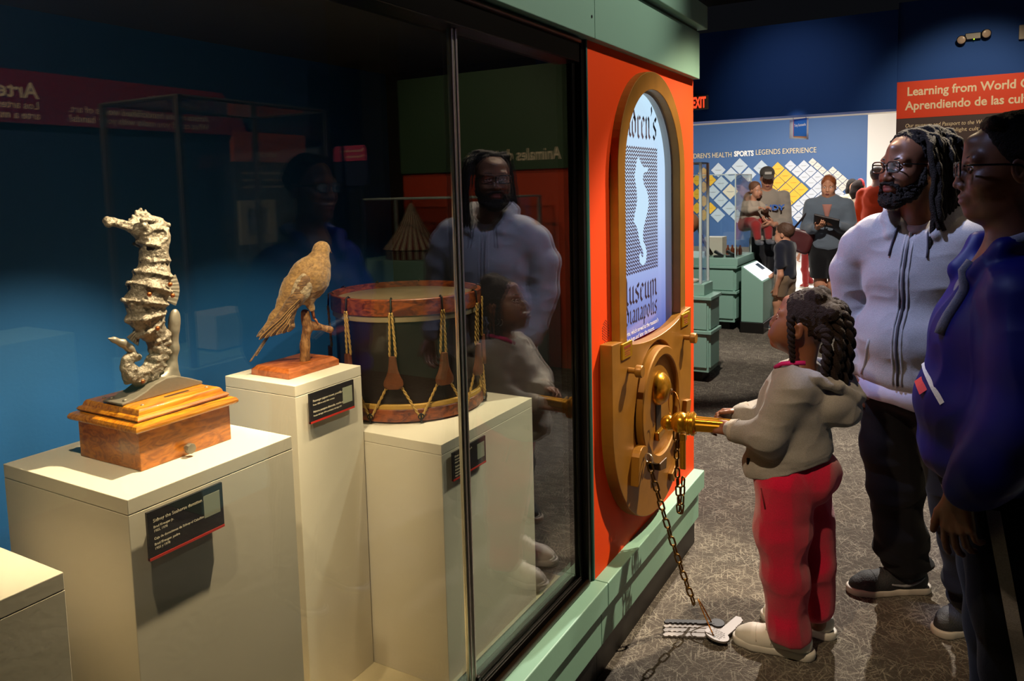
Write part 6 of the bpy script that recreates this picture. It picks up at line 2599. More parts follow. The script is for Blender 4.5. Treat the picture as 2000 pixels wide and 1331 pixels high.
m.build('panel_picture', mat('dark_blue_picture', '#2a4660', .5), lp)

# lobby wall panels: squares standing on a corner
TILES = [(-4.762,1.909,0.17,'B'),(-4.269,1.985,0.182,'B'),(-3.784,1.923,0.178,'B'),(-4.468,1.79,0.17,'B'),(-4.068,1.782,0.17,'B'),(-4.695,1.602,0.17,'B'),(-4.89,1.401,0.166,'B'),(-4.701,1.206,0.166,'B'),(-4.507,1.016,0.166,'B'),(-4.772,0.855,0.17,'B'),(-4.322,0.832,0.158,'B'),(-4.484,1.404,0.182,'C'),(-5.106,1.847,0.137,'Y'),(-4.947,1.679,0.137,'Y'),(-5.267,1.687,0.137,'Y'),(-5.106,1.519,0.137,'Y'),(-5.267,1.358,0.137,'Y'),(-5.107,1.19,0.137,'Y'),(-4.947,1.024,0.137,'Y'),(-5.268,1.027,0.137,'Y'),(-5.107,0.86,0.137,'Y'),(-3.431,1.895,0.15,'Y'),(-3.26,1.736,0.15,'Y'),(-3.091,1.579,0.15,'Y'),(-2.922,1.422,0.15,'Y'),(-3.421,1.585,0.15,'Y'),(-3.25,1.427,0.15,'Y'),(-3.08,1.27,0.15,'Y'),(-3.411,1.273,0.15,'Y'),(-3.239,1.116,0.15,'Y'),(-3.594,1.744,0.15,'Y'),(-3.584,1.431,0.15,'Y'),(-3.4,0.961,0.15,'Y'),(-3.157,1.952,0.123,'W'),(-2.874,1.945,0.123,'W'),(-3.01,1.822,0.123,'W'),(-2.728,1.817,0.123,'W'),(-2.863,1.693,0.123,'W'),(-2.584,1.689,0.123,'W'),(-2.718,1.565,0.123,'W'),(-2.441,1.562,0.123,'W'),(-2.574,1.438,0.123,'W'),(-2.708,1.313,0.123,'W'),(-2.563,1.187,0.123,'W'),(-2.431,1.312,0.123,'W'),(-2.843,1.187,0.123,'W'),(-2.979,1.059,0.123,'W'),(-2.697,1.061,0.123,'W'),(-2.832,0.933,0.123,'W'),(-3.117,0.931,0.123,'W'),(-2.969,0.804,0.123,'W'),(-2.299,1.436,0.123,'W'),(-2.288,1.187,0.123,'W'),(-2.42,1.062,0.123,'W'),(-2.158,1.311,0.123,'W'),(-2.018,1.187,0.123,'W'),(-2.553,0.935,0.123,'W'),(-2.694,2.017,0.087,'K'),(-2.591,1.922,0.087,'K'),(-2.489,1.827,0.087,'K'),(-2.387,1.732,0.087,'K'),(-2.279,1.818,0.087,'K'),(-2.178,1.724,0.087,'K'),(-2.078,1.63,0.087,'K'),(-1.979,1.537,0.087,'K'),(-2.276,1.634,0.087,'K'),(-2.176,1.54,0.087,'K'),(-2.075,1.447,0.087,'K')]
TC = {'B': ('pale blue', mat('tile_pale_blue', '#c2d2e0', .4)), 'C': ('cream', mat('tile_cream', '#e0d8c2', .4)), 'Y': ('yellow', mat('tile_yellow', '#f2bf3a', .4)),
      'W': ('white', mat('tile_white', '#d2d9e4', .4)), 'K': ('ivory', mat('tile_ivory', '#e2dcd2', .4))}
TM = {}
for (x, z, h, cc_) in TILES:
    nm, mt = TC[cc_]
    key = (cc_, h)
    if key not in TM:
        m = MB()
        m.prism([(-h, 0), (0, -h), (h, 0), (0, h)], lambda a, b, c_: (a, c_, b), -.025, 0.0)
        o = m.build('diamond_panel', mt, None)
        m = MB()
        m.box((-h * .45, -.0262, -h * .03), (h * .45, -.025, h * .02))
        m.box((-h * .30, -.0262, -h * .10), (h * .30, -.025, -h * .07))
        q = m.build('name_print', mat('tile_print', '#8d949c', .6) if cc_ != 'Y' else mat('tile_print_gold', '#c98a20', .6), o)
        TM[key] = (o.data, q.data, o)
        first = True
    else:
        o = bpy.data.objects.new('diamond_panel', TM[key][0])
        COL.objects.link(o)
        q = bpy.data.objects.new('name_print', TM[key][1])
        COL.objects.link(q)
        q.parent = o
    o.location = (x, 17.999, z)
    tag(o, nm + ' square panel standing on its corner on the blue lobby wall', 'wall panel', nm + ' diamond panels')
WL = bpy.data.objects['wall_lobby']
CT2 = mat('raised_cream_letters', '#e6d8b4', .5)
text('lettering', "CHILDREN'S HEALTH", (-4.45, 17.985, 2.20), (1, 0, 0), (0, 0, 1), .165, CT2, WL, .008, 'RIGHT', width=1.16)
text('lettering', 'SPORTS', (-4.40, 17.985, 2.21), (1, 0, 0), (0, 0, 1), .165, mat('raised_white_letters', '#ffffff', .5), WL, .010, 'LEFT', bold=.006, width=.44)
text('lettering', 'LEGENDS EXPERIENCE', (-3.92, 17.985, 2.225), (1, 0, 0), (0, 0, 1), .165, CT2, WL, .008, 'LEFT', width=1.29)
# hanging sign in the opening
t = thing('hanging_sign', 'white and blue sign hanging in the lobby opening', 'sign', (-1.70, 10.55, 2.10))
ps = [Vector((-1.86, 10.45, 0)), Vector((-1.60, 10.98, 0))]
dv = (ps[1] - ps[0]).normalized()
m = MB()
pa, pb_ = Vector((-1.855, 10.6, 0)), Vector((-1.615, 10.42, 0))
dv = (pb_ - pa).normalized()
nv = Vector((-dv.y, dv.x, 0))
if nv.y > 0:
    nv = -nv


def sg(u, v, c_):
    return pa + dv * u + Vector((0, 0, v)) + nv * c_


Ls = (pb_ - pa).length
MB().prism([(0, 2.16), (Ls, 2.13), (Ls, 2.40), (0, 2.40)], sg, 0, .03).build('sign_board', mat('white_sign', '#eeeeee', .5), t)
MB().prism([(.075, 2.185), (Ls, 2.165), (Ls, 2.40), (.075, 2.40)], sg, .03, .031).build('blue_field', mat('sign_blue', '#2f7fe0', .5), t)
MB().prism([(.068, 2.18), (.078, 2.18), (.078, 2.40), (.068, 2.40)], sg, .03, .0315).build('pink_line', mat('sign_pink', '#e05a80', .5), t)
MB().prism([(.075, 2.172), (Ls, 2.150), (Ls, 2.166), (.075, 2.186)], sg, .03, .0315).build('orange_line', mat('sign_orange', '#f0a050', .5), t)
text('lettering', 'Tony Summerlin', tuple(sg(.085, 2.305, .0316)), tuple(dv), (0, 0, 1), .05, WHITET, t, .0005, width=Ls - .10, bold=.001)
MB().tube([sg(.05, 2.40, .015), sg(.05, 2.97, .015)], .004, 6).build('hanger', STEEL, t)
MB().tube([sg(Ls - .03, 2.40, .015), sg(Ls - .03, 2.97, .015)], .004, 6).build('hanger', STEEL, t)
solo(MB().box((-1.98, 13.0, 2.87), (-1.70, 13.2, 2.968)).build('air_vent', mat('grey_vent', '#6e6458', .6), None), 'dark ceiling fixture near the hanging sign', 'fixture')
# exit sign on the lintel
t = thing('exit_sign', 'lit red exit sign on the dark blue wall beside the orange kiosk', 'exit sign', (-2.89, 9.93, 2.55))
MB().box((-3.05, 9.90, 2.555), (-2.755, 9.95, 2.735)).build('housing', mat('grey_sign_housing', '#8a857c', .4), t, bevel=.008)
text('lettering', 'EXIT', (-2.962, 9.8985, 2.58), (1, 0, 0), (0, 0, 1), .19, mat('lit_red', '#ff3a20', .5, emit='#ff4a28', estr=1.3), t, .002, 'LEFT', bold=.006, width=.175)
# banner
WB = bpy.data.objects['wall_banner']
t = thing('banner', 'red banner with pale lettering over a dark text panel behind the man', 'banner', (0.3, 9.97, 1.3))
MB().box((-.59, 9.975, 2.29), (3.0, 9.999, 2.705)).build('red_band', mat('banner_red', '#d93a12', .6), t)
MB().box((-.59, 9.978, 1.1), (3.0, 9.999, 2.29)).build('dark_band', mat('banner_dark', '#40343c', .6), t)
text('lettering', 'Learning from World Cultures', (-.488, 9.974, 2.545), (1, 0, 0), (0, 0, 1), .135, CREAMT, t, .001, width=1.50, bold=.003)
text('lettering', 'Aprendiendo de las culturas', (-.50, 9.974, 2.385), (1, 0, 0), (0, 0, 1), .135, CREAMT, t, .001, width=1.38, bold=.003)
text('lettering', 'Our museum and Passport to the World', (-.50, 9.976, 2.185), (1, 0, 0), (0, 0, 1), .062, CREAMT, t, .001, width=.83, shear=.2)
text('lettering', 'exhibits help to highlight cultures', (-.50, 9.976, 2.115), (1, 0, 0), (0, 0, 1), .06, CREAMT, t, .001, width=.83)
# twin emergency lamp and a box on the wall
t = thing('emergency_light', 'twin-headed black emergency light high on the blue wall', 'emergency light', (.145, 9.95, 3.1))
MB().box((.07, 9.93, 3.10), (.22, 9.999, 3.17)).build('housing', mat('black_plastic', '#141416', .4), t, bevel=.006)
for x, z in ((.05, 3.115), (.255, 3.155)):
    m = MB()
    m.lathe([(.02, 0), (.045, .03), (.048, .06)], (x, 9.96, z), (-.25 if x < .1 else .25, -1, -.25), 20)
    hd2 = m.build('lamp_head', mat('black_plastic', '#141416', .4), t, smooth=True)
    m = MB()
    dx = Vector((-.25 if x < .1 else .25, -1, -.25)).normalized()
    m.lathe([(.043, .060), (.040, .064), (.01, .066)], (x, 9.96, z), dx, 20)
    m.build('lens', mat('frosted_lens', '#b8a89c', .3), hd2, smooth=True)
MB().ell((.155, 9.926, 3.098), .006, nu=10, nv=6).build('indicator', mat('green_led', '#9aff20', .5, emit='#b0ff20', estr=3), t)
solo(MB().box((.565, 9.94, 3.05), (.70, 9.999, 3.20)).build('wall_box', mat('grey_sign_housing', '#8a857c', .4), None, bevel=.004), 'small grey box on the blue wall at the right edge', 'box')


# ------------------------------------------------------------------ visitors farther off
SKIN_FAIR = mat('fair_skin', '#b98468', .5, sss=.04)
HAIR_BR = mat('short_brown_hair', '#4a3020', .6, bump=.5, bscale=120)
HAIR_GI = mat('ginger_hair', '#8a4a22', .55, bump=.5, bscale=120)


def visitor(label, base, F, H, J, top, top_len, bottom, bot_len, hair, skin, shoes, child=0.0, h=.010, build=1.0, hs=None, hpitch=0, hyaw=None, hair_long=0.0, top_hem=.50, bare_feet=False, group=None):
    """standing visitor; J gives joints in (right, forward, up) metres from the base"""
    F = np.array([F[0], F[1], 0.0])
    F /= np.linalg.norm(F)
    Rb = headR(F).astype(float)
    base = np.array(base, float)

    def W(q):
        return base + Rb @ np.array(q, float)
    d = dict(pelvis=(0, 0, .52 * H), chest=(0, 0, .74 * H), neck=(0, -.005 * H, .83 * H), head=(0, .015 * H, .925 * H),
             shR=(.105 * H, 0, .80 * H), shL=(-.105 * H, 0, .80 * H), elR=(.135 * H, -.01 * H, .63 * H), elL=(-.135 * H, -.01 * H, .63 * H),
             wrR=(.13 * H, .06 * H, .49 * H), wrL=(-.13 * H, .06 * H, .49 * H), hipR=(.05 * H, 0, .51 * H), hipL=(-.05 * H, 0, .51 * H),
             knR=(.055 * H, .01 * H, .275 * H), knL=(-.055 * H, .01 * H, .275 * H), anR=(.055 * H, -.01 * H, .05 * H), anL=(-.055 * H, -.01 * H, .05 * H),
             haR=None, haL=None, paR=None, paL=None)
    d.update(J)
    P = {k: (W(v) if v is not None and k[:2] not in ('ha', 'pa') else v) for k, v in d.items()}
    b = H * build
    pts = [P[k] for k in P if P[k] is not None and k[:2] not in ('ha', 'pa')]
    lo, hi = bbox_of(pts, .26)
    lo[2] = base[2] - .01
    s = hs or H / 1.75
    hR = headR(hyaw if hyaw is not None else F, hpitch)
    B = Sdf(lo, hi, h)
    B.cone(P['neck'], P['head'] - np.array([0, 0, .05 * s]), .034 * b, .032 * b, .02)
    B.frame((0, 0, 0), None)
    Rf = Rb.astype(np.float32)
    B.ell(P['chest'], (.088 * b, .060 * b, .115 * b), Rf, .05)
    B.ell((P['chest'] + P['pelvis']) / 2, (.082 * b, .062 * b, .10 * b), Rf, .05)
    B.ell(P['pelvis'], (.092 * b, .066 * b, .07 * b), Rf, .05)
    for q in 'RL':
        B.chain([P['sh' + q], P['el' + q], P['wr' + q]], [.030 * b, .024 * b, .016 * b], .02)
        B.chain([P['hip' + q], P['kn' + q], P['an' + q]], [.048 * b, .034 * b, .024 * b], .03)
        fd = Rb @ np.array(d['ha' + q]) if d['ha' + q] is not None else np.array([0, 0, -1.0]) + F * .2
        pn = Rb @ np.array(d['pa' + q]) if d['pa' + q] is not None else Rb @ np.array([-1.0 if q == 'R' else 1.0, 0, 0])
        hand(B, P['wr' + q], fd, pn, q, s * (1 if not child else .9), (30, 35, 25))
    head_sdf(B, P['head'], hR, s * (1 + .12 * child), child=child, detail=h < .011)
    p = B.build('person', [skin, LIPS], None, tuple(base), [(1, lip_region(P['head'], hR, s * (1 + .12 * child)))])
    tag(p, label, 'person', group)
    hs2 = s * (1 + .12 * child)
    eyes(p, P['head'], hR, hs2)
    brows(p, P['head'], hR, hs2, hair or LASH, .004)
    if hair is not None:
        Hs = Sdf(P['head'] - .24 * np.array([1, 1, 1.6]), P['head'] + .22, h * .8).frame(P['head'], hR, hs2)
        Hs.ell((0, -.018, .042), (.081, .104, .094), None, .01)
        Hs.cut((0, .066, .062), (0, .82, -.42), .01)
        Hs.cut((0, .012, -.01), (0, .72, -.70), .01)
        if hair_long:
            Hs.chain([(0, -.09, .02), (0, -.10, -.08), (0, -.09, -hair_long)], [.06, .065, .045], .03)
            for x in (-1, 1):
                Hs.chain([(x * .07, .0, .03), (x * .078, -.01, -.05), (x * .07, -.03, -hair_long * .9)], [.025, .025, .02], .02)
        Hs.frame().noise(.003, 70)
        Hs.build('hair', hair, p)
    # top
    G = Sdf(lo, hi, h)
    G.ell(P['chest'] + np.array([0, 0, .02 * H]), (.100 * b, .072 * b, .105 * b), Rf, .05)
    G.ell((P['chest'] + P['pelvis']) / 2, (.097 * b, .078 * b, .10 * b), Rf, .05)
    G.ell(P['pelvis'] + np.array([0, 0, .02 * H]), (.100 * b, .078 * b, .07 * b), Rf, .05)
    for q in 'RL':
        G.cone(P['sh' + q], P['el' + q], .043 * b, .036 * b, .04) if top_len > .5 else G.cone(P['sh' + q], P['sh' + q] + (P['el' + q] - P['sh' + q]) * top_len * 1.6, .043 * b, .042 * b, .04)
        if top_len > .5:
            e = P['el' + q] + (P['wr' + q] - P['el' + q]) * min(1, (top_len - .5) * 2)
            G.cone(P['el' + q], e, .036 * b, .027 * b, .03)
    G.chain([P['neck'] + Rb @ np.array([.03 * H, .01 * H, -.01 * H]), P['neck'] + Rb @ np.array([0, -.025 * H, .005 * H]), P['neck'] + Rb @ np.array([-.03 * H, .01 * H, -.01 * H])], .016 * H, .02)
    G.ell(P['neck'] + np.array([0, 0, .035 * H]) + F * .01 * H, (.034 * H, .038 * H, .05 * H), Rf, .01, 's')
    G.cut(base + np.array([0, 0, top_hem * H]), (0, 0, -1))
    ridges(G, .006, (8, 8, 12))
    gt = G.build('top', top, p)
    T = Sdf(lo, hi, h)
    T.ell(P['pelvis'], (.101 * b, .074 * b, .075 * b), Rf, .04)
    for q in 'RL':
        kn = P['kn' + q]
        an = P['an' + q]
        if bot_len <= .5:
            T.cone(P['hip' + q], P['hip' + q] + (kn - P['hip' + q]) * bot_len * 2, .062 * b, .056 * b, .03)
            e = P['hip' + q] + (kn - P['hip' + q]) * bot_len * 2
            dd = (kn - P['hip' + q]) / np.linalg.norm(kn - P['hip' + q])
        else:
            T.chain([P['hip' + q], kn, an], [.060 * b, .047 * b, .042 * b], .03)
    if bot_len <= .5:
        zc = min((P['hip' + q] + (P['kn' + q] - P['hip' + q]) * bot_len * 2)[2] for q in 'RL')
        T.cut((base[0], base[1], zc), (0, 0, -1))
    T.cut(P['pelvis'] + np.array([0, 0, .05 * H]), (0, 0, 1))
    ridges(T, .005, (9, 9, 10))
    T.build('trousers' if bot_len > .5 else 'shorts', bottom, p)
    for q in 'RL':
        an = P['an' + q]
        L = .155 * H
        shoe(p, (an[0] - F[0] * .05 * H, an[1] - F[1] * .05 * H), tuple(F[:2]), L, shoes, RUBBERW, None, .055 * H, .05 * H, .007, z0=base[2] + max(0, an[2] - base[2] - .06 * H))
    return p, P, Rb, G, W, hR, hs2


DENIM = fabric('grey_blue_chambray', '#5a6470')
# boy at the reading desk
bp_, BP, BRb, BG_, BW, bhR, bhs = visitor('small boy in navy polo shirt and tan shorts touching the lit reading desk', (-1.535, 8.50, 0), (-.85, .30), 1.13,
    dict(wrR=(.045, .235, .545), elR=(.135, .10, .665), haR=(.0, .9, -.25), paR=(0, -.3, -1), wrL=(-.145, .02, .47), elL=(-.150, -.03, .62), knL=(-.05, .06, .30), anL=(-.05, .06, .055), anR=(.06, -.09, .055), knR=(.06, .0, .30)),
    fabric('navy_pique', '#1a1d2b'), .40, fabric('tan_twill', '#77634e'), .36, HAIR_BR, SKIN_FAIR, mat('grey_shoe', '#5a5a60', .7), child=.8, h=.0075, build=1.18, hs=.86, hyaw=(-.95, .25), top_hem=.47)
m = MB()
q = BG_.hit(BW((.0, .30, .80)), -np.array([-.85, .30, 0]))
for z in (.80, .77):
    q = BG_.hit(BW((0, .30, z)), (.85, -.30, 0))
    if q:
        MB().ell(q, .006, nu=8, nv=6).build('button', mat('brass_button', '#c9a24a', .4), bp_)
# man in a cap carrying a toddler
cp, CPj, CRb, CG, CW, chR, chs = visitor('man in a grey cap and grey sweatshirt carrying a toddler', (-1.885, 9.25, 0), (.30, -.95), 1.78,
    dict(elR=(.255, .02, 1.10), wrR=(.09, .24, 1.10), haR=(-.8, .35, .1), paR=(0, -.4, 1), elL=(-.215, .03, 1.12), wrL=(-.05, .27, 1.12), haL=(.9, .2, .25), paL=(0, -.6, .8)),
    fabric('grey_sweatshirt', '#8d8479'), .85, fabric('black_trousers', '#17181d'), .98, HAIR_BR, SKIN_FAIR, mat('black_shoe', '#17171a', .6), h=.009, hs=.98, hpitch=-14, top_hem=.485)
CAPM = mat('grey_cap', '#4f4a45', .85, bump=.2, bscale=90)
K = Sdf(CPj['head'] - .25, CPj['head'] + .28, .007).frame(CPj['head'], chR, chs)
K.ell((0, -.012, .062), (.086, .108, .078), None, .01)
K.cut((0, 0, .040), (0, .12, -1), .004)
K.ell((0, .125, .048), (.068, .070, .010), rotm(-12), .01)
K.frame()
kp = K.build('cap', CAPM, cp)
m = MB()
pc = Vector((CPj['head'] + chR @ np.array([0, .099, .085]) * chs).tolist())
m.obox(pc, (.075, .012, .028), ax=(Vector(chR[:, 0].tolist()), Vector(chR[:, 1].tolist()), Vector(chR[:, 2].tolist())))
m.build('cap_badge', mat('white_badge', '#c9c4bc', .6), kp)
# blue letters on the sweatshirt front
fdir = np.array([.30, -.95, 0]) / np.linalg.norm([.30, .95])
hp = CG.hit(CW((-.05, .5, 1.28)), -fdir)
if hp:
    rt = Vector(np.cross([0, 0, 1.0], fdir).tolist())
    text('lettering', 'INDY', tuple(hp + Vector((fdir * .026).tolist()) - rt * .11), tuple(rt), (0, 0, 1), .085, mat('blue_print', '#2a5fb8', .7), cp, .003, width=.24, bold=.003)

# the toddler he carries
tb = np.array([-2.00, 9.06, 1.12])
tF = np.array([.75, -.55, 0])
tF /= np.linalg.norm(tF)
tR = headR(tF).astype(float)


def TW(q):
    return tb + tR @ np.array(q, float)


B = Sdf(tb - np.array([.3, .3, .32]), tb + np.array([.35, .35, .52]), .007)
B.ell(TW((0, 0, .17)), (.075, .065, .11), tR.astype(np.float32), .03).ell(TW((0, 0, .04)), (.085, .08, .08), tR.astype(np.float32), .03)
B.cone(TW((0, 0, .25)), TW((0, .01, .31)), .035, .035, .02)
for sx in (-1, 1):
    B.chain([TW((sx * .085, .01, .23)), TW((sx * .11, .08, .17)), TW((sx * .06, .17, .19))], [.030, .026, .020], .02)
    hand(B, TW((sx * .06, .17, .19)), tR @ np.array([-.2 * sx, 1, .1]), tR @ np.array([0, 0, -1.0]), 'R' if sx > 0 else 'L', .5, (30, 30, 20))
    B.chain([TW((sx * .05, .02, .03)), TW((sx * .09, .15, -.01)), TW((sx * .08, .17, -.17))], [.055, .045, .032], .03)
thc = TW((-.02, .02, .395))
thR = headR(tF, -8, -8)
head_sdf(B, thc, thR, .76, child=1.0, detail=True)
tp = B.build('person', [SKIN_FAIR, LIPS], None, tuple(tb), [(1, lip_region(thc, thR, .76))])
tag(tp, 'toddler in pale top and red trousers held by the man in the cap', 'person')
eyes(tp, thc, thR, .76)
Hs = Sdf(thc - .18, thc + .2, .006).frame(thc, thR, .76)
Hs.ell((0, -.018, .042), (.080, .103, .093), None, .01)
Hs.cut((0, .066, .065), (0, .82, -.45), .01).cut((0, .012, -.0), (0, .72, -.70), .01)
Hs.frame()
Hs.build('hair', mat('light_brown_hair', '#6a4630', .6, bump=.4, bscale=120), tp)
G = Sdf(tb - np.array([.3, .3, .1]), tb + np.array([.35, .35, .36]), .007)
G.ell(TW((0, 0, .17)), (.092, .080, .12), tR.astype(np.float32), .03).ell(TW((0, 0, .08)), (.095, .09, .08), tR.astype(np.float32), .03)
for sx in (-1, 1):
    G.chain([TW((sx * .085, .01, .23)), TW((sx * .11, .08, .17)), TW((sx * .065, .155, .188))], [.042, .037, .028], .02)
G.ell(TW((0, .01, .32)), (.045, .05, .06), None, .01, 's')
G.cut(TW((0, 0, .03)), (0, 0, -1))
G.build('top', fabric('oatmeal_knit', '#a89a8a'), tp)
T = Sdf(tb - np.array([.3, .3, .30]), tb + np.array([.35, .35, .2]), .007)
T.ell(TW((0, 0, .03)), (.095, .09, .075), tR.astype(np.float32), .03)
for sx in (-1, 1):
    T.chain([TW((sx * .05, .02, .03)), TW((sx * .09, .15, -.01)), TW((sx * .08, .17, -.14))], [.066, .055, .042], .03)
T.build('trousers', fabric('brick_red_knit', '#8a2a2a'), tp)
for sx in (-1, 1):
    S_ = Sdf(TW((sx * .08, .19, -.19)) - .12, TW((sx * .08, .19, -.19)) + .12, .007)
    S_.chain([TW((sx * .08, .165, -.17)), TW((sx * .08, .175, -.195)), TW((sx * .08, .24, -.20))], [.030, .030, .024], .02)
    S_.build('shoe', mat('grey_shoe', '#5a5a60', .7), tp)

# woman with a tablet and a shoulder bag
wp_, WPj, WRb, WG, WW, whR, whs = visitor('ginger-haired woman in grey-blue shirt and black shorts holding a tablet', (-1.185, 9.05, 0), (.02, -1), 1.66,
    dict(elR=(.225, .0, 1.05), wrR=(.085, .245, 1.10), haR=(-.6, .75, .25), paR=(-.3, 0, 1), elL=(-.235, .0, 1.05), wrL=(-.10, .235, 1.12), haL=(.75, .5, .2), paL=(.2, -.2, 1), hipR=(.085, 0, .84), hipL=(-.085, 0, .84), knR=(.07, .01, .45), knL=(-.08, .06, .45), anR=(.05, -.03, .08), anL=(-.07, .05, .08)),
    DENIM, .93, fabric('black_jersey', '#0e0e11'), .40, HAIR_GI, SKIN_FAIR, mat('grey_shoe', '#5a5a60', .7), h=.009, build=1.17, hs=.96, hpitch=-8, top_hem=.50)
# open collar with a pink top beneath
m = MB()
rows = []
for i in range(9):
    z = 1.345 - .022 * i
    w_ = .050 * (1 - i / 9.5)
    r_row = []
    for j in range(5):
        q = WG.hit(WW((w_ * (j / 2 - 1), .5, z)), (-.02, 1, 0))
        if q:
            r_row.append(q + Vector((0, -.006, 0)))
    if len(r_row) == 5:
        rows.append(r_row)
if len(rows) > 2:
    n = len(rows)
    vs = [v for r_ in rows for v in r_] + [v + Vector((0, .012, 0)) for r_ in rows for v in r_]
    N = n * 5
    fs = []
    for i in range(n - 1):
        for j in range(4):
            k = i * 5 + j
            fs += [(k, k + 1, k + 6, k + 5), (N + k, N + k + 5, N + k + 6, N + k + 1)]
        for k in (i * 5, i * 5 + 4):
            fs.append((k, k + 5, N + k + 5, N + k))
    for k in list(range(4)) + list(range((n - 1) * 5, (n - 1) * 5 + 4)):
        fs.append((k, k + 1, N + k + 1, N + k))
    m.add(vs, fs)
    m.build('pink_top', fabric('dusty_pink_jersey', '#9a6a60'), wp_, smooth=True)
tbv = Vector(WW((-.015, .30, 1.165)).tolist())
m = MB()
Rt_ = Matrix.Rotation(math.radians(14), 3, 'Y') @ Matrix.Rotation(math.radians(-35), 3, 'X')
m.obox(tbv, (.26, .19, .022), Rt_)
tb_ = m.build('tablet_case', mat('dark_folio', '#2a2224', .5), None, bevel=.006)
solo(tb_, 'dark tablet in a folio held by the ginger-haired woman', 'tablet')
# bag
bgc = np.array([-1.475, 8.98, .95])
bgm = Sdf(bgc - .3, bgc + .3, .009)
bgm.rbox(bgc, (.15, .075, .135), .05, rotm(0, 18, 0))
bgm.cut(bgc + np.array([0, 0, .12]), (.25, 0, 1))
bgm.noise(.006, 14)
bag = bgm.build('shoulder_bag', mat('burgundy_leather', '#4a1e20', .4), None, tuple(bgc - np.array([0, 0, .13])))
tag(bag, 'burgundy leather shoulder bag at the side of the ginger-haired woman', 'bag')
m = MB()
m.tube([tuple(bgc + np.array([-.08, 0, .10])), (-1.40, 8.98, 1.25), (-1.32, 9.0, 1.375), (-1.29, 9.09, 1.33), (-1.40, 9.06, 1.12), tuple(bgc + np.array([.10, 0, .10]))], .011, 8, flat=1.0)
m.build('strap', mat('dark_leather', '#241a1c', .5), bag, smooth=True)

# man in the orange top, seen from behind
op, OP, ORb, OG, OW, ohR, ohs = visitor('man in a bright orange top and cap seen from behind, in the lobby', (-.86, 11.0, 0), (.45, .9), 1.76,
    dict(elL=(-.255, .0, 1.12), wrL=(-.24, .12, .90)),
    fabric('bright_orange_cotton', '#d8400c'), .95, fabric('dark_trousers', '#22242a'), .98, HAIR_BR, SKIN_FAIR, mat('black_shoe', '#17171a', .6), h=.012, build=1.12, hs=.98)
K = Sdf(OP['head'] - .25, OP['head'] + .28, .010).frame(OP['head'], ohR, ohs)
K.ell((0, -.012, .060), (.088, .110, .080), None, .01)
K.cut((0, 0, .030), (0, .12, -1), .004)
K.ell((0, .125, .042), (.068, .070, .010), rotm(-10), .01)
K.frame()
K.build('cap', mat('dark_cap', '#3a3a3a', .85), op)
# two more women in the lobby and a small child
vp, VP, VRb, VG, VW, vhR, vhs = visitor('woman with a red headband and beige top, far off in the lobby', (-1.24, 12.6, 0), (.75, .6), 1.60, {}, fabric('beige_knit', '#b09a80'), .95, fabric('dark_trousers', '#22242a'), .98, HAIRD, SKIN_FAIR, mat('black_shoe', '#17171a', .6), h=.014, hair_long=.16)
m = MB()
pts = []
for i in range(17):
    a = math.radians(-10 + 200 * i / 16)
    pts.append(Vector((VP['head'] + vhR @ np.array([math.cos(a) * .088, .015, .045 + math.sin(a) * .095]) * vhs).tolist()))
m.tube(pts, .016, 8)
m.build('headband', mat('red_headband', '#b01a20', .7), vp, smooth=True)
visitor('dark-haired woman partly hidden behind the one with the red headband', (-1.42, 13.5, 0), (.5, -.7), 1.62, {}, fabric('cream_knit', '#a8987c'), .95, fabric('dark_trousers', '#22242a'), .98, HAIRB, SKIN_FAIR, mat('black_shoe', '#17171a', .6), h=.014, hair_long=.16)
visitor('small child in red trousers far off between the boy and the ginger-haired woman', (-1.86, 12.1, 0), (-.8, .5), 1.0, dict(knR=(.04, .10, .27), anR=(.04, -.02, .10)), fabric('oatmeal_knit', '#a89a8a'), .4, fabric('brick_red_knit', '#8a2a2a'), .98, HAIR_BR, SKIN_FAIR, mat('red_shoe', '#8a2a20', .6), child=.8, h=.011, hs=.76)


# ------------------------------------------------------------------ exhibits across the hall, seen mirrored in the case glass
t = thing('crafts_banner', 'purple red banner about handmade crafts on the right wall, mirrored in the glass', 'banner', (2.5, 2.6, 1.9))
XW = 2.5
bm_ = mat('crafts_banner_red', '#b01c30', .6)
nt = bm_.node_tree
tc = nd(nt, 'ShaderNodeTexCoord')
sp = nd(nt, 'ShaderNodeSeparateXYZ')
nt.links.new(tc.outputs['Object'], sp.inputs[0])
mr = nd(nt, 'ShaderNodeMapRange')
mr.inputs['From Min'].default_value = -1.2
mr.inputs['From Max'].default_value = 1.2
nt.links.new(sp.outputs['Y'], mr.inputs['Value'])
rp = nd(nt, 'ShaderNodeValToRGB')
rp.color_ramp.elements[0].color = lin('#5e1c50')
rp.color_ramp.elements[1].color = lin('#9a1a24')
nt.links.new(mr.outputs[0], rp.inputs['Fac'])
nt.links.new(rp.outputs[0], nt.nodes['Principled BSDF'].inputs['Base Color'])
MB().prism([(.6, 2.025), (3.95, 2.025), (3.86, 2.19), (3.72, 2.315), (.6, 2.315)], lambda a, b, c_: (c_, a, b), XW - .034, XW - .004).build('banner_board', bm_, t)
for s_, y, z, sz in (('Clever Crafting', 3.60, 2.165, .105), ('Artists create handcrafted works of art.', 3.60, 2.105, .052), ('What could you make with your hands?', 3.60, 2.050, .052),
                     ('Artesanias', 2.47, 2.165, .105), ('Los artesanos crean obras de arte', 2.47, 2.105, .052), ('arte a mano.', 2.47, 2.050, .052)):
    text('lettering', s_, (XW - .0345, y, z), (0, -1, 0), (0, 0, 1), sz * 1.15, CREAMT, t, .0005, bold=.002 if sz > .1 else .0005, width={'Clever Crafting': .53, 'Artesanias': .50}.get(s_))
struct('wall_crafts', MB().box((2.5, -3, 0), (2.6, 4.6, 3.0)), mat('crafts_wall_blue', '#12315c', .7))
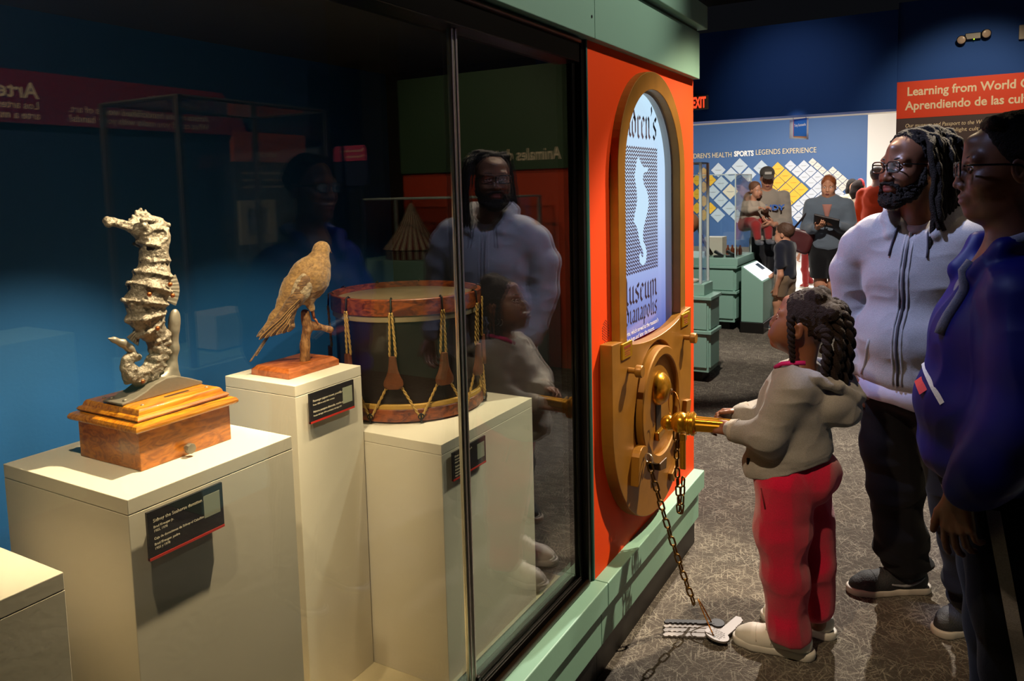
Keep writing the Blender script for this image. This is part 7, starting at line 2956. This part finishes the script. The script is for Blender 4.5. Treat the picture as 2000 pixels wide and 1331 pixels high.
t = thing('sports_panel', 'orange and black text panel with a framed picture, mirrored in the glass', 'panel', (2.47, 4.2, 1.2))
MB().box((2.46, 3.80, 1.84), (2.499, 4.5, 2.055)).build('orange_band', mat('panel_orange', '#c8561c', .6), t)
MB().box((2.46, 3.80, 1.0), (2.499, 4.5, 1.835)).build('black_panel', mat('panel_black', '#17151a', .6), t)
text('lettering', 'seleccion', (2.4595, 4.20, 1.88), (0, -1, 0), (0, 0, 1), .06, CREAMT, t, .0005)
for i, s_ in enumerate(('ropa deportiva y articulos de coleccion', 'recuerdan nuestro derecho de entregar', 'juego que es aficionado tenia por el juego')):
    text('lettering', s_, (2.4595, 4.46, 1.75 - i * .05), (0, -1, 0), (0, 0, 1), .032, CREAMT, t, .0005, width=.60)
t = thing('framed_picture', 'small picture in a pale wooden frame, mirrored left of the pigeon', 'picture', (2.45, 3.97, 1.25))
fr_o = [(3.80, 1.24), (4.13, 1.24), (4.13, 1.56), (3.80, 1.56)]
fr_i = [(3.86, 1.30), (4.07, 1.30), (4.07, 1.50), (3.86, 1.50)]
MB().band(fr_o, fr_i, lambda a, b, c_: (c_, a, b), 2.43, 2.459).build('frame', mat('pale_frame', '#b5a890', .5), t)
MB().box((2.45, 3.85, 1.29), (2.458, 4.08, 1.51)).build('picture', mat('muted_picture', '#7d7a86', .6, var=.5, vscale=14), t)
# framed glass case between
t = vitrine('large framed glass case across the hall, mirrored over the seahorse', 1.25, 1.85, 2.45, 3.45, .75, 2.08, .014, mat('dark_frame', '#4c463f', .5))
m = MB()
m.box((1.22, 2.42, 0), (1.88, 3.48, .749))
solo(m.build('case_base', MINT2, None, bevel=.005), 'mint base under the large framed glass case across the hall', 'base')
solo(MB().box((1.45, 2.75, .76), (1.70, 3.05, .95)).build('cream_block', mat('cream_stand', '#cfc6b6', .6), None, bevel=.003), 'cream block inside the large framed case across the hall', 'block')
# information sign on a post
t = thing('information_sign', 'pink and navy sign with rounded corners on a post, mirrored by the pigeon', 'sign', (1.2, 3.62, 0))


def rrect(x0, x1, z0, z1, r=.03):
    L = []
    for cx_, cz_, a0 in ((x1 - r, z0 + r, -90), (x1 - r, z1 - r, 0), (x0 + r, z1 - r, 90), (x0 + r, z0 + r, 180)):
        L += [(cx_ + r * math.cos(math.radians(a0 + 90 * i / 6)), cz_ + r * math.sin(math.radians(a0 + 90 * i / 6))) for i in range(7)]
    return L


MB().prism(rrect(1.07, 1.33, 1.64, 1.885), lambda a, b, c_: (a, c_, b), 3.60, 3.62).build('sign_board', mat('sign_navy', '#1c2340', .5), t)
MB().prism([(1.072, 1.79), (1.328, 1.79), (1.328, 1.86), (1.31, 1.883), (1.09, 1.883), (1.072, 1.86)], lambda a, b, c_: (a, c_, b), 3.597, 3.60).build('pink_band', mat('sign_pink2', '#c2406a', .5), t)
for i, s_ in enumerate(('Pequenos visitantes', 'Young visitors')):
    text('lettering', s_, (1.09, 3.5965, 1.845 - i * .035), (1, 0, 0), (0, 0, 1), .024, CREAMT, t, .0003)
MB().box((1.16, 3.621, 0), (1.24, 3.66, 1.72)).build('post', mat('black_plastic', '#141416', .4), t)
# toy animals wall: green above, orange below
struct('wall_toys', MB().box((.82, 6.0, 0), (3.3, 6.12, 2.66)), mat('toys_wall_orange', '#c8401c', .65))
t = thing('toys_header', 'green header board about toy animals, mirrored right of the mullion', 'header board', (1.8, 5.97, 1.76))
MB().box((.82, 5.96, 1.765), (2.66, 5.999, 2.66)).build('green_board', mat('header_green', '#34543c', .65), t)
text('lettering', 'Animales de juguete', (.93, 5.959, 1.845), (1, 0, 0), (0, 0, 1), .15, CREAMT, t, .001, width=.97, bold=.002)
struct('column_hall', MB().box((2.66, 5.7, 0), (3.3, 5.99, 3.9)), mat('black_ceiling', '#060607', .9))
c2 = solo(MB().box((1.0, 5.2, 0), (2.62, 5.80, 1.0)).build('case_base', MINT2, None, bevel=.005), 'mint base under the striped tent exhibit across the hall', 'base')
vitrine('glass case over the striped tent across the hall', 1.04, 2.58, 5.24, 5.76, 1.001, 1.53, .012)
# striped circus tent model
t = thing('tent_model', 'red and cream striped tent model in the case across the hall', 'tent model', (2.2, 5.5, 1.002))
ms_ = mat('tent_stripes', '#b8a890', .7)
nt = ms_.node_tree
tc = nd(nt, 'ShaderNodeTexCoord')
gr = nd(nt, 'ShaderNodeTexGradient', gradient_type='RADIAL')
mp = nd(nt, 'ShaderNodeMapping')
nt.links.new(tc.outputs['Object'], mp.inputs['Vector'])
nt.links.new(mp.outputs[0], gr.inputs['Vector'])
mu_ = nd(nt, 'ShaderNodeMath', operation='MULTIPLY')
mu_.inputs[1].default_value = 26.0
nt.links.new(gr.outputs['Fac'], mu_.inputs[0])
fr_ = nd(nt, 'ShaderNodeMath', operation='FRACT')
nt.links.new(mu_.outputs[0], fr_.inputs[0])
rp = nd(nt, 'ShaderNodeValToRGB')
rp.color_ramp.interpolation = 'CONSTANT'
rp.color_ramp.elements[0].color = lin('#c9bda8')
rp.color_ramp.elements[1].color = lin('#7a2a20')
rp.color_ramp.elements[1].position = .5
nt.links.new(fr_.outputs[0], rp.inputs['Fac'])
nt.links.new(rp.outputs[0], nt.nodes['Principled BSDF'].inputs['Base Color'])
MB().lathe([(.24, 0), (.24, .08), (.26, .085), (.17, .20), (.09, .33), (.03, .46), (.008, .49)], (2.2, 5.5, 1.002), (0, 0, 1), 40).build('tent_roof', ms_, t)
MB().tube([(2.2, 5.5, 1.49), (2.2, 5.5, 1.52)], .006, 8).build('pole', mat('dark_bronze_metal', '#3a2a1c', .25, metal=.8), t)
# toy crafts case further along the crafts wall
c3 = solo(MB().box((2.0, 1.2, 0), (2.46, 2.3, .9)).build('case_base', MINT2, None, bevel=.005), 'mint base along the right wall under the crafts banner', 'base')
solo(MB().box((2.1, 1.5, .901), (2.4, 1.9, 1.2)).build('woven_box', mat('woven_straw', '#8a7a60', .8, bump=.4, bscale=120), None, bevel=.01), 'woven straw box on the mint base under the crafts banner', 'box')
